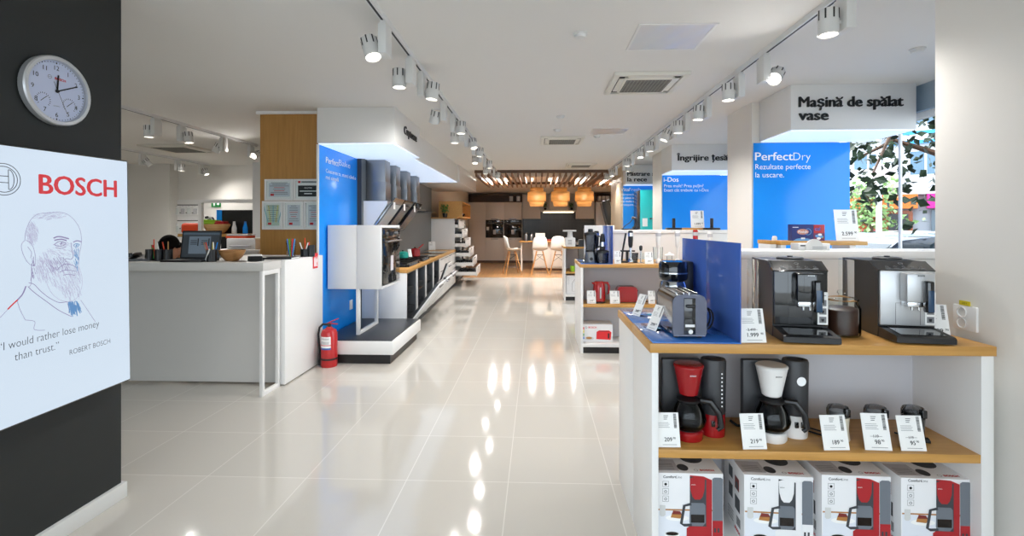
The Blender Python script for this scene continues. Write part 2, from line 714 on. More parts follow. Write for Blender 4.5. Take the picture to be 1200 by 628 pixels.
# ================================================================ THE SETTING
H_C = 2.80
struct('floor', MB().box(-9, 3.75, -2.6, 13.88, -0.1, 0), 'floor')
struct('floor_kitchen', MB().box(-2.9, 3.75, 13.88, 20, -0.1, 0.003), 'wfloor')
struct('ceiling', MB().box(-9.1, 3.75, -2.6, 20, H_C, H_C + 0.1), 'ceil')
struct('wall_left', MB().box(-2.95, -2.285, 0.2, 2.575, 0, H_C), 'blackwall')
struct('baseboard_left', MB().box(-2.97, -2.265, 0.19, 2.595, 0, 0.085, 0, 0.004), 'skirting')
struct('wall_right', MB().box(1.93, 3.62, 0.9, 2.42, 0, H_C), 'wall')
struct('wall_kitchen_left', MB().box(-2.95, -2.74, 6.46, 20, 0, H_C), 'wall')
struct('wall_kitchen_back', MB().box(-2.95, 3.75, 19.86, 20, 0, H_C), 'wall')
struct('wall_kitchen_right', MB().box(2.98, 3.75, 12.2, 19.86, 0, H_C), 'wall')
struct('wall_far_left', MB().box(-9.1, -8.9, -2.6, 10.4, 0, H_C), 'wall')
struct('wall_back_left', MB().box(-8.9, -2.95, 10.2, 10.4, 0, H_C), 'wall')
struct('pillar_partition', MB().box(-3.17, -2.425, 5.43, 6.46, 0, H_C), 'oakwall')
struct('trim_partition', MB().box(-3.2, -2.5, 5.40, 5.46, H_C - 0.03, H_C), 'white')
struct('pillar_back_left', MB().box(XY(150, 9.95), XY(199, 9.95), 9.95, 10.2, 0, H_C), 'wall')
struct('pillar_right', MB().box(2.27, 3.0, 5.2, 5.85, 0, H_C), 'wall')
struct('pillar_right_far', MB().box(2.17, 2.9, 8.5, 9.15, 0, H_C), 'wall')
struct('pillar_right_kitchen', MB().box(1.86, 3.75, 10.75, 12.2, 0, H_C), mat('beige_cladding', '#d0bfa6', 0.5))
struct('wall_front_left', MB().box(-9, -5.2, -2.6, -2.45, 0, H_C), 'wall')
struct('wall_front_right', MB().box(3.1, 3.75, -2.6, 0.9, 0, H_C), 'wall')
struct('beam_left', MB().box(-2.74, -1.66, 10.35, 13.2, 2.42, H_C), 'white')


def window(name, axis, at, a0, a1, z0, z1, posts, kind='structure'):
    """a glazed front: frame, pane, mullions"""
    t = bpy.data.objects.new(name, None)
    COL.objects.link(t)
    t['kind'] = 'structure'
    def bar(nm, p0, p1, q0, q1, th=0.03):
        b = MB()
        if axis == 'x':
            b.box(at - th, at + th, p0, p1, q0, q1, 0, 0.004)
        else:
            b.box(p0, p1, at - th, at + th, q0, q1, 0, 0.004)
        o = obj(nm, b, 'white', t)
        o['kind'] = 'structure'
    bar('window_frame', a0, a1, z0, z0 + 0.06)
    bar('window_frame', a0, a1, z1 - 0.06, z1)
    bar('window_frame', a0, a0 + 0.05, z0, z1)
    bar('window_frame', a1 - 0.05, a1, z0, z1)
    for p in posts:
        bar('mullion', p - 0.012, p + 0.012, z0, z1, 0.012)
    g = MB()
    if axis == 'x':
        g.box(at - 0.004, at + 0.004, a0 + 0.05, a1 - 0.05, z0 + 0.06, z1 - 0.06)
    else:
        g.box(a0 + 0.05, a1 - 0.05, at - 0.004, at + 0.004, z0 + 0.06, z1 - 0.06)
    o = obj('pane', g, 'window', t, smooth=0)
    o['kind'] = 'structure'
    return t


WX = 3.62
window('window_1', 'x', WX, 2.42, 12.2, 0.0, 2.56, [YX(1055, WX), 6.6, 8.6, 10.6])
window('window_2', 'y', -2.5, -5.2, 3.1, 0.0, 2.7, [-3.2, -1.2, 1.0])
struct('lintel_right', MB().box(3.55, 3.75, 2.42, 12.2, 2.56, H_C), mat('blue_grey_lintel', '#8fa3b5', 0.5))
struct('lintel_front', MB().box(-5.2, 3.1, -2.6, -2.45, 2.7, H_C), 'wall')

# ================================================================ SHELF UNITS
def shelf_unit(x0, x1, y0, y1, zt, label, facing=-1, zm=0.55, side_r=0.05):
    t = thing('shelf_unit', label, 'shelf unit', (x0, y0, 0), 0, 'product shelf units along the aisle')
    W, D = x1 - x0, y1 - y0
    f = 0.0 if facing < 0 else D
    obj('worktop', MB().box(-0.008, W + 0.008, 0, D - 0.002, zt - 0.04, zt, 0, 0.002), 'oak', t)
    obj('side_panel', MB().box(0, 0.028, 0.004, D - 0.004, 0, zt - 0.04, 0, 0.001), 'white', t)
    obj('side_panel', MB().box(W - side_r, W, 0.004, D - 0.004, 0, zt - 0.04, 0, 0.001), 'white', t)
    bp = (D - 0.03, D - 0.012) if facing < 0 else (0.012, 0.03)
    obj('back_panel', MB().box(0.028, W - side_r, bp[0], bp[1], 0.06, zt - 0.04), 'grey', t)
    sy = (0.006, D - 0.03) if facing < 0 else (0.03, D - 0.006)
    obj('shelf', MB().box(0.028, W - side_r, sy[0], sy[1], zm - 0.035, zm, 0, 0.001), 'oak', t)
    obj('bottom_shelf', MB().box(0.028, W - side_r, sy[0], sy[1], 0.075, 0.115, 0, 0.001), 'white', t)
    obj('plinth', MB().box(0.03, W - side_r - 0.002, sy[0] + 0.02, sy[1] - 0.02, 0, 0.075), 'black', t)
    return t


AX0, AX1, AY0, AY1, AY2 = 0.487, 1.885, 2.065, 2.465, 2.885
shelf_unit(AX0, AX1, AY0, AY1, 1.0, 'oak topped white shelf unit in the right foreground, open side to the camera')
shelf_unit(AX0, AX1, AY1 + 0.003, AY2, 1.0, 'oak topped white shelf unit under the black coffee maker, backed onto the nearest unit', 1)
CY0, CY1, CY2, CX0, CX1, CZ = 5.68, 6.10, 6.54, 0.515, 2.24, 1.045
shelf_unit(CX0, CX1, CY0, CY1, CZ, 'middle oak topped white shelf unit holding red kettle and red toaster', -1, 0.575, 0.03)
shelf_unit(CX0, CX1, CY1 + 0.003, CY2, CZ, 'oak topped white shelf unit back to back behind the one with the red kettle', 1, 0.575, 0.03)
EY0, EY1, EX0, EZ = 9.68, 10.5, 0.55, 1.075
shelf_unit(EX0, EX0 + 1.25, EY0, EY1, EZ, 'farthest oak topped white shelf unit, right in front of the bar stools', -1, 0.57, 0.03)


# ---- blue acrylic corner stands: base sheet and upright sheet
def acrylic(x, y, z, label, w=0.37, d=0.405, h=0.425):
    t = thing('acrylic_stand', label, 'acrylic stand', (x, y, z), 0, 'blue acrylic stands on the shelf units')
    obj('base_sheet', MB().box(0.0, w, 0.0, d, 0, 0.005, 0, 0.001), 'bluebase', t)
    obj('upright_sheet', MB().box(w - 0.006, w, 0.0, d, 0.005, h, 0, 0.001), 'bluegl', t)
    return t


acrylic(AX0 + 0.004, AY0 + 0.006, 1.0, 'blue acrylic corner stand under the steel toaster')
acrylic(AX0 + 0.004, AY1 + 0.01, 1.0, 'blue acrylic corner stand under the black coffee maker')
acrylic(CX0 + 0.004, CY0 + 0.006, CZ, 'blue acrylic corner stand at the front of the middle shelf unit', h=0.45)
acrylic(CX0 + 0.004, CY1 + 0.01, CZ, 'blue acrylic corner stand at the back of the middle shelf unit', h=0.45)
acrylic(EX0 + 0.5, EY0 + 0.2, EZ, 'narrow blue acrylic sheet standing on the farthest shelf unit', w=0.1, h=0.42)


# ---- price cards
def card(label, loc, rotz, w, h, price=None, old=None, lean=14, group='price cards', foot=True, bar=True):
    t = thing('price_card', label, 'price card', loc, rotz, group)
    a = radians(lean)
    V = Vector((0, sin(a), cos(a)))
    T = Matrix.Translation((0, 0.004, 0.002)) @ Matrix.Rotation(-a, 4, 'X')
    obj('card', MB().box(-w / 2, w / 2, -0.0012, 0.0012, 0, h, T=T), 'paper', t, smooth=0)
    O = T @ Vector((-w / 2, -0.0014, 0))
    p = flatmb()
    lw = w * 0.012
    for k in range(3):
        p.rect(w * 0.36, w * (0.56 - 0.03 * k), h * (0.9 - 0.05 * k), h * (0.915 - 0.05 * k), O, UX, V, 0.0003, 0)
    for k in range(4):
        p.rect(w * 0.12, w * (0.55 + 0.05 * (k % 2)), h * (0.70 - 0.045 * k), h * (0.71 - 0.045 * k), O, UX, V, 0.0003, 1)
    p.rect(w * 0.25, w * 0.85, h * 0.07, h * 0.082, O, UX, V, 0.0003, 1)
    if bar:
        y = 0.55
        q = random.Random(3)
        while y < 0.95:
            d = q.choice((0.008, 0.014, 0.02))
            p.rect(w * 0.78, w * 0.9, h * y, h * (y + d), O, UX, V, 0.0003, 0)
            y += d + q.choice((0.008, 0.012))
    if price:
        p.text(price, O + UX * (w * 0.5) + V * (h * 0.17), UX, V, cap=h * 0.12, mi=0, thick=0.0003, bold=0.025, align='C')
        p.text('90', O + UX * (w * 0.5 + h * 0.042 * len(price) + w * 0.03) + V * (h * 0.235), UX, V, cap=h * 0.06, mi=0, thick=0.0003, bold=0.02)
    if old:
        p.text(old, O + UX * (w * 0.47) + V * (h * 0.34), UX, V, cap=h * 0.08, mi=0, thick=0.0003, bold=0.01, align='C')
        p.rect(w * 0.25, w * 0.7, h * 0.37, h * 0.377, O, UX, V, 0.0004, 0)
    obj('printing', p, ['ink', 'greyink'], t, smooth=0)
    if foot:
        b = MB()
        b.prism([(0.0, 0.0), (0.05, 0.0), (0.05, 0.002), (0.004, 0.002), (0.004 + 0.035 * tan(a), 0.035), (0.002 + 0.035 * tan(a), 0.035)], 'x', -w * 0.3, w * 0.3, T=Matrix.Translation((0, 0.006, 0)))
        obj('holder', b, 'clear', t, smooth=0)
    return t


def card_px(label, px0, px1, Y, z, hpx, rotz=0.0, **k):
    xa, xb = XY(px0, Y), XY(px1, Y)
    return card(label, ((xa + xb) / 2, Y, z), rotz, xb - xa, hpx * Y / FPX, **k)


card_px('white price card 1.999 in front of the black espresso machine', 868.5, 899, 2.085, 1.0, 39, 0.03, price='1.999', old='3.499')
card_px('white price card 2.299 right of the silver espresso machine', 1084, 1112, 2.2, 1.0, 39, -0.35, price='2.299', lean=20)
card('clear tilted price card beside the steel toaster, turned to the aisle', (0.535, 2.30, 1.005), -1.15, 0.07, 0.125, lean=26, bar=True, price='299')
card('clear tilted price card left of the black coffee maker, turned to the aisle', (0.535, 2.66, 1.005), -1.15, 0.07, 0.125, lean=26, price='349')
ZS = 0.55
card_px('white price card 209 below the red filter coffee maker', 770, 798, 2.085, ZS, 38, 0.03, price='209')
card_px('white price card 219 below the white filter coffee maker', 871, 900, 2.08, ZS, 39, 0.06, price='219')
card_px('white price card 189 in front of the white coffee grinder', 966, 997, 2.085, ZS, 38, 0.05, price='189')
card_px('white price card 98 in front of the middle coffee grinder', 1015, 1046, 2.09, ZS, 40, -0.04, price='98', old='119')
card_px('white price card 95 in front of the black coffee grinder', 1057, 1087, 2.09, ZS, 38, 0.0, price='95', old='119')
card_px('small white price card beside the red kettle', 688, 698.5, 5.73, 0.575, 15, price='119')
card_px('small white price card beside the red toaster', 715, 726.5, 5.73, 0.575, 15, price='129')
card_px('small white price card farther right on the shelf of the red toaster', 760, 768, 5.75, 0.575, 15, price='149')
card_px('small white price card beside the blue stand on the middle shelf unit', 720, 728, 5.74, CZ, 15, price='189')
card_px('small white price card between black blender set and white stick blender', 756, 766, 5.73, CZ, 14, price='299')


M['pol'] = mat('polished_steel', '#b4b6b9', 0.13, 1.0)


# ================================================================ TOASTER (steel, two slots)
def toaster(label, loc, rotz, W, L, H, body, front, lever='black'):
    """front (lever end) towards -Y"""
    t = thing('toaster', label, 'toaster', loc, rotz)
    z0 = 0.012
    b = MB()
    pr = [(-W / 2 + 0.006, z0), (W / 2 - 0.006, z0), (W / 2, z0 + 0.02), (W / 2, H - 0.03), (W / 2 - 0.01, H - 0.008), (W / 2 - 0.025, H), (-W / 2 + 0.025, H), (-W / 2 + 0.01, H - 0.008), (-W / 2, H - 0.03), (-W / 2, z0 + 0.02)]
    b.prism(pr, 'y', 0.012, L - 0.012)
    obj('body', b, body, t)
    for y0, y1 in ((0.0, 0.013), (L - 0.013, L)):
        e = MB().prism([(x * 1.01, z0 - 0.002 + (z - z0) * 1.01) for x, z in pr], 'y', y0, y1)
        obj('end_panel', e, front, t)
    for sx in (-W * 0.2, W * 0.2):
        s = MB().box(sx - 0.016, sx + 0.016, 0.045, L - 0.035, H - 0.001, H + 0.0015)
        so = obj('slot', s, 'black', t)
        for k in (-1, 1):
            obj('rack_wire', MB().tube([(sx + k * 0.017, 0.045, H + 0.003), (sx + k * 0.017, L - 0.035, H + 0.003)], 0.0022, 6), 'chrome', so)
    obj('lever_panel', MB().box(-W * 0.17, W * 0.17, -0.004, 0.004, z0 + 0.006, H * 0.93, 0, 0.003), 'gblack', t)
    obj('lever', MB().box(-W * 0.13, W * 0.13, -0.024, -0.003, H * 0.72, H * 0.79, 0, 0.004), 'black', t)
    obj('browning_scale', MB().box(-W * 0.14, W * 0.14, -0.0055, -0.0035, H * 0.27, H * 0.33), 'paper', t)
    obj('dial', MB().cyl((0, -0.003, H * 0.17), (0, -0.014, H * 0.17), 0.012, 0.010), 'chrome', t)
    for sx in (-1, 1):
        for y in (0.03, L - 0.03):
            obj('foot', MB().cyl((sx * W * 0.36, y, 0), (sx * W * 0.36, y, z0 + 0.002), 0.01), 'rubber', t)
    return t


toaster('two slot brushed steel and gunmetal toaster on the blue stand in the right foreground', (0.668, 2.14, 1.005), 0.0, 0.146, 0.285, 0.19, 'pol', 'gun')
_c = [(0.745, 2.36, 1.12), (0.77, 2.34, 1.14)] + [(0.792 + 0.034 * cos(a), 2.30 - 0.006 * a, 1.062 + 0.052 * sin(a)) for a in [1.8 - 0.45 * k for k in range(24)]]
tag(obj('power_cord', MB().tube(_c, 0.0042), 'rubber'), 'black power cord coiled right of the steel toaster', 'cord')

# ---- black thermos coffee maker behind the toaster
t = thing('coffee_maker', 'tall black and steel coffee maker behind the toaster beside the blue sheet', 'coffee maker', (0.755, 2.68, 1.005))
obj('base', MB().box(-0.085, 0.085, -0.1, 0.1, 0, 0.035, 0, 0.006), 'black', t)
obj('column', MB().box(0.03, 0.085, -0.06, 0.1, 0.035, 0.3, 0, 0.008), 'black', t)
obj('brew_head', MB().lathe([(0.0, 0.2), (0.072, 0.2), (0.078, 0.215), (0.078, 0.285), (0.07, 0.3), (0, 0.3)], (-0.012, -0.02, 0)), 'gblack', t)
obj('head_band', MB().lathe([(0.0795, 0.236), (0.0795, 0.243)], (-0.012, -0.02, 0)), 'chrome', t)
pot = obj('carafe', MB().lathe([(0, 0.036), (0.068, 0.036), (0.074, 0.05), (0.074, 0.17), (0.066, 0.194), (0, 0.196)], (-0.012, -0.02, 0)), 'pol', t)
obj('carafe_handle', MB().tube([(0.0, -0.082, 0.17), (0.0, -0.115, 0.165), (0.0, -0.115, 0.09), (0.0, -0.084, 0.08)], 0.009), 'black', pot)


# ================================================================ FULLY AUTOMATIC ESPRESSO MACHINES
def espresso(label, loc, rotz, body, front, spout, W=0.225):
    """origin: front left bottom corner of the body; front towards -Y"""
    t = thing('espresso_machine', label, 'espresso machine', loc, rotz, 'espresso machines on the near shelf unit')
    D, H = 0.34, 0.335
    b = MB()
    b.prism([(0.012, 0.0), (D, 0.0), (D, H), (0.075, H), (0.012, H - 0.035)], 'x', 0, W)
    obj('body', b, body, t)
    obj('front_panel', MB().box(0.004, W - 0.004, 0.0, 0.014, 0.055, H - 0.038, 0, 0.004), front, t)
    pn = [(0.006, H - 0.036), (0.077, H + 0.002), (0.077, H - 0.006), (0.014, H - 0.044)]
    cp = obj('control_panel', MB().prism(pn, 'x', -0.001, W + 0.001), 'gblack', t)
    sy, sz = 0.071, 0.038
    V = Vector((0, sy, sz)).normalized()
    p = flatmb()
    O = Vector((0, 0.006, H - 0.035))
    for k in range(5):
        u = W * (0.2 + 0.15 * k)
        p.disc(0.006, O + UX * u + V * 0.028, UX, V, 0.0006, 0, 14, 0.0045)
        p.rect(u - 0.011, u + 0.011, 0.014, 0.0165, O, UX, V, 0.0006, 0)
    p.disc(0.009, O + UX * W * 0.5 + V * 0.055, UX, V, 0.0006, 0, 18, 0.007)
    p.rect(W * 0.15, W * 0.85, 0.006, 0.008, O, UX, V, 0.0006, 0)
    obj('panel_symbols', p, 'greyink', cp, smooth=0)
    # brewing spout block
    s = MB().box(W * 0.36, W * 0.84, -0.055, 0.004, 0.165, 0.292, 0, 0.008)
    so = obj('spout_block', s, spout, t)
    obj('spout_collar', MB().box(W * 0.38, W * 0.82, -0.05, 0.0, 0.145, 0.167, 0, 0.004), 'chrome', so)
    for k in (0.5, 0.62):
        obj('nozzle', MB().cyl((W * k, -0.03, 0.148), (W * k, -0.03, 0.128), 0.007, 0.005), 'chrome', so)
    obj('slide_handle', MB().box(W * 0.63, W * 0.76, -0.085, -0.05, 0.125, 0.262, 0, 0.008), 'gblack', so)
    obj('slide_grip', MB().box(W * 0.645, W * 0.745, -0.0865, -0.084, 0.13, 0.222, 0, 0.0005), mat('blue_tinted_grip', '#25425f', 0.2), so)
    l = flatmb()
    l.text('BOSCH', (W * 0.6, -0.0552, 0.279), UX, UZ, cap=0.006, bold=0.03, align='C', thick=0.0003)
    obj('lettering', l, 'lightw' if spout != 'silver' else 'ink', so, smooth=0)
    # lower door outline
    st = flatmb()
    st.stroke([(W * 0.29, 0.06), (W * 0.29, 0.155), (W * 0.72, 0.155), (W * 0.72, 0.06)], 0.0016, (0, -0.0004, 0), UX, UZ, 0.0003)
    obj('door_gap', st, 'black', t, smooth=0)
    # white drink symbols sticker
    k = MB().box(W * 0.8, W * 0.985, -0.0022, 0.0, 0.062, 0.205)
    ks = obj('sticker', k, 'paper', t, smooth=0)
    q = flatmb()
    for i in range(3):
        z = 0.07 + 0.037 * i
        q.rect(W * 0.83, W * 0.955, z, z + 0.027, (0, -0.0026, 0), UX, UZ, 0.0003, 1)
        q.flat([(W * 0.86, z + 0.018), (W * 0.87, z + 0.006), (W * 0.91, z + 0.006), (W * 0.92, z + 0.018)], (0, -0.003, 0), UX, UZ, 0.0003, 0)
    q.disc(0.008, (W * 0.885, -0.0026, 0.19), UX, UZ, 0.0003, 0, 16, 0.0065)
    q.rect(W * 0.82, W * 0.95, 0.1885, 0.1905, (0, -0.0026, 0), UX, UZ, 0.0003, 0)
    obj('sticker_symbols', q, ['ink', 'greyink'], ks, smooth=0)
    tr = obj('drip_tray', MB().prism([(-0.13, 0.006), (0.016, 0.0), (0.016, 0.048), (-0.122, 0.034), (-0.13, 0.028)], 'x', 0.002, W - 0.002), 'black', t)
    g = MB()
    g.prism([(-0.11, 0.0365), (0.0, 0.0478), (0.0, 0.0495), (-0.11, 0.0382)], 'x', W * 0.12, W * 0.88)
    go = obj('tray_grid', g, 'gblack', tr)
    # clear water tank on the far left, bean lid on top
    obj('water_tank', MB().box(-0.028, -0.002, D - 0.13, D - 0.01, 0.07, H - 0.005, 0, 0.006), 'clear', t)
    obj('bean_lid', MB().lathe([(0.06, 0), (0.06, 0.008), (0.055, 0.012), (0.012, 0.012), (0.012, 0.018), (0, 0.019)], (W * 0.6, D * 0.6, H), 24), 'char', t)
    return t


espresso('glossy black automatic espresso machine on the near shelf unit', (1.062, 2.215, 1.0), radians(-9), 'black', 'gblack', 'gblack')
espresso('silver fronted automatic espresso machine beside the white wall', (1.532, 2.225, 1.0), radians(-8), 'black', 'silver', 'silver')

# ---- glass jar of coffee beans
t = thing('glass_jar', 'lidded glass jar full of coffee beans between the two espresso machines', 'jar', (XY(986, 2.27), 2.27, 1.0))
obj('jar_wall', MB().lathe([(0, 0.0), (0.068, 0.0), (0.075, 0.008), (0.075, 0.125), (0.062, 0.15), (0.062, 0.158), (0.058, 0.158), (0.058, 0.148), (0.071, 0.123), (0.071, 0.01), (0, 0.006)], n=32), 'clear', t)
o = obj('beans', MB().lathe([(0, 0.008), (0.069, 0.01), (0.07, 0.118), (0.05, 0.128), (0, 0.13)], n=28), 'coffee', t)
lid = obj('lid', MB().lathe([(0, 0.159), (0.066, 0.159), (0.068, 0.163), (0.05, 0.172), (0.012, 0.178), (0.01, 0.184), (0.018, 0.192), (0.014, 0.203), (0, 0.205)], n=28), 'clear', t)

# ---- wall socket on the white wall
t = thing('wall_socket', 'double wall socket with yellow tag on the white wall at the right', 'socket', (1.93, YX(1133, 1.93), 1.085), radians(-90))
obj('plate', MB().box(-0.06, 0.06, -0.012, 0.0, -0.055, 0.055, 0, 0.004), 'white', t)
for k in (-1, 1):
    s = obj('outlet', MB().lathe([(0, -0.004), (0.018, -0.004), (0.021, 0.004), (0.024, 0.004), (0.024, 0)], T=Matrix.Translation((-0.012, -0.012, k * 0.024)) @ Matrix.Rotation(radians(90), 4, 'X')), 'lamp', t)
    for q in (-1, 1):
        obj('pin_hole', MB().cyl((-0.012 + q * 0.008, -0.0085, k * 0.024), (-0.012 + q * 0.008, -0.0075, k * 0.024), 0.003), 'black', s)
o = MB().box(-0.025, 0.03, -0.0125, -0.0105, 0.056, 0.076)
ts = obj('tag', o, 'yellow', t)
l = flatmb().text('230 V', (0.0025, -0.0128, 0.062), UX, UZ, cap=0.008, align='C', thick=0.0003)
obj('tag_text', l, 'ink', ts, smooth=0)


# ================================================================ FILTER COFFEE MAKERS
def filter_maker(label, loc, rotz, col, sticker=False):
    t = thing('filter_coffee_maker', label, 'coffee maker', loc, rotz, 'filter coffee makers on the middle shelf')
    obj('base', MB().lathe([(0, 0), (0.062, 0), (0.066, 0.006), (0.066, 0.036), (0.06, 0.042), (0, 0.042)], (0, 0, 0), 32), col, t)
    obj('hot_plate', MB().lathe([(0.055, 0.042), (0.055, 0.046), (0, 0.046)], (0, 0, 0), 28), 'black', t)
    b = MB().box(-0.1, 0.075, 0.05, 0.085, 0.0, 0.335, 0, 0.006)
    obj('back_panel', b, 'char', t)
    ca = obj('carafe', MB().lathe([(0, 0.047), (0.05, 0.047), (0.072, 0.07), (0.076, 0.095), (0.066, 0.135), (0.048, 0.165), (0.05, 0.172), (0.046, 0.172), (0.044, 0.165), (0.061, 0.134), (0.071, 0.095), (0.067, 0.072), (0, 0.052)], (0, -0.012, 0), 32), 'smoke', t)
    obj('lid', MB().lathe([(0.051, 0.17), (0.052, 0.178), (0.03, 0.188), (0, 0.19)], (0, -0.012, 0), 28), 'black', ca)
    h = MB()
    h.tube([(0.045, -0.03, 0.176), (0.085, -0.045, 0.175), (0.118, -0.055, 0.13), (0.128, -0.058, 0.07), (0.112, -0.054, 0.055)], [0.012, 0.015, 0.014, 0.012, 0.009], 10)
    obj('carafe_handle', h, 'black', ca)
    fb = obj('filter_holder', MB().lathe([(0, 0.193), (0.03, 0.193), (0.04, 0.2), (0.063, 0.315), (0.065, 0.322), (0, 0.322)], (0, -0.01, 0), 32), col, t)
    obj('filter_lid', MB().lathe([(0.066, 0.322), (0.066, 0.328), (0.06, 0.333), (0, 0.335)], (0, -0.01, 0), 32), col if col != 'white' else 'lamp', fb)
    l = flatmb().text('BOSCH', (0, -0.0735, 0.293), UX, Vector((0, -0.18, 1)), cap=0.006, bold=0.03, align='C', thick=0.0003)
    obj('lettering', l, 'lightw' if col != 'white' else 'ink', fb, smooth=0)
    wt = obj('water_tank', MB().lathe([(0.05, 0.1), (0.053, 0.11), (0.056, 0.335), (0.052, 0.345), (0.035, 0.347), (0.035, 0.342), (0, 0.342)], (0.125, 0.035, 0), 32, sy=0.9), 'char', t)
    obj('tank_foot', MB().lathe([(0, 0), (0.05, 0), (0.052, 0.008), (0.052, 0.1), (0, 0.1)], (0.125, 0.035, 0), 32, sy=0.9), col, wt)
    for k in (-1, 1):
        obj('switch', MB().box(0.121 + k * 0.013 - 0.008, 0.121 + k * 0.013 + 0.008, -0.0165, -0.008, 0.052, 0.078, 0, 0.002), 'gblack', wt)
    p = flatmb()
    if sticker:
        p.disc(0.02, (0.125, -0.019, 0.26), UX, UZ, 0.0004, 0)
    else:
        for k in range(9):
            p.rect(0.148 - 0.004, 0.148 + 0.002, 0.14 + k * 0.018, 0.147 + k * 0.018, (0, -0.012, 0), UX, UZ, 0.0004, 0)
    obj('tank_print', p, 'lightw', wt, smooth=0)
    return t


filter_maker('red and charcoal filter coffee maker with glass jug on the middle shelf', (XY(806, 2.2), 2.2, ZS), 0.0, 'red')
filter_maker('white and charcoal filter coffee maker with glass jug on the middle shelf', (XY(903, 2.2), 2.2, ZS), 0.0, 'white', True)
tag(obj('power_cord', MB().tube([(1.0, 2.33, ZS + .02), (0.97, 2.30, ZS + .012), (0.945, 2.32, ZS + .006), (0.93, 2.36, ZS + .012)], 0.006), 'rubber'), 'thick black cord lying left of the white filter coffee maker', 'cord')


def grinder(label, px, col):
    t = thing('coffee_grinder', label, 'coffee grinder', (XY(px, 2.2), 2.2, ZS), 0, 'coffee grinders on the middle shelf')
    obj('body', MB().lathe([(0, 0), (0.044, 0), (0.047, 0.006), (0.042, 0.05), (0.045, 0.105), (0, 0.105)], n=28, sx=1.0, sy=0.85), col, t)
    ld = obj('lid', MB().lathe([(0.046, 0.106), (0.046, 0.135), (0.04, 0.148), (0.02, 0.155), (0, 0.156)], n=28, sx=1.0, sy=0.85), 'smoke', t)
    obj('switch', MB().box(0.008, 0.03, -0.043, -0.02, 0.112, 0.147, 0, 0.004), 'gblack', ld)
    obj('blade_cup', MB().lathe([(0.036, 0.106), (0.034, 0.128), (0, 0.128)], n=20, sy=0.85), 'char' if col == 'gblack' else 'silver', ld)
    return t


grinder('white coffee grinder with clear lid, leftmost behind the price cards', 982, mat('cream_plastic', '#e3dcc8', 0.35))
grinder('white coffee grinder with clear lid, middle one of the three', 1026, 'white')
grinder('black coffee grinder with dark lid, rightmost of the three', 1070, 'gblack')
tag(obj('power_cord', MB().tube([(1.24, 2.28, ZS + .005), (1.29, 2.22, ZS + .005), (1.31, 2.26, ZS + .006), (1.27, 2.31, ZS + .005), (1.2, 2.3, ZS + .005), (1.14, 2.33, ZS + .005)], 0.004), 'rubber'), 'black cord lying left of the white coffee grinder', 'cord')
tag(obj('power_cord', MB().tube([(1.43, 2.3, ZS + .005), (1.40, 2.27, ZS + .005), (1.36, 2.28, ZS + .006), (1.37, 2.33, ZS + .005), (1.44, 2.35, ZS + .005)], 0.004), 'paper'), 'white cord lying between the two white coffee grinders', 'cord')
tag(obj('power_cord', MB().tube([(1.63, 2.27, ZS + .005), (1.67, 2.22, ZS + .005), (1.69, 2.18, ZS + .005), (1.71, 2.18, ZS + .01)], [0.004, 0.004, 0.006, 0.014]), 'rubber'), 'black cord with plug lying right of the black coffee grinder', 'cord')


# ================================================================ COFFEE MAKER CARTONS
M['pic_table'] = mat('print_table', '#dfe3ea', 0.5)
M['pic_dark'] = mat('print_dark', '#3a3d42', 0.5)
M['pic_steel'] = mat('print_steel', '#6d737b', 0.5)
M['pic_tan'] = mat('print_tan', '#b0793e', 0.5)
M['pic_cake'] = mat('print_cake', '#7a2a24', 0.5)
M['pic_red'] = mat('print_red', '#a81c23', 0.45)
M['carton'] = mat('carton_white', '#e9e9ea', 0.4)


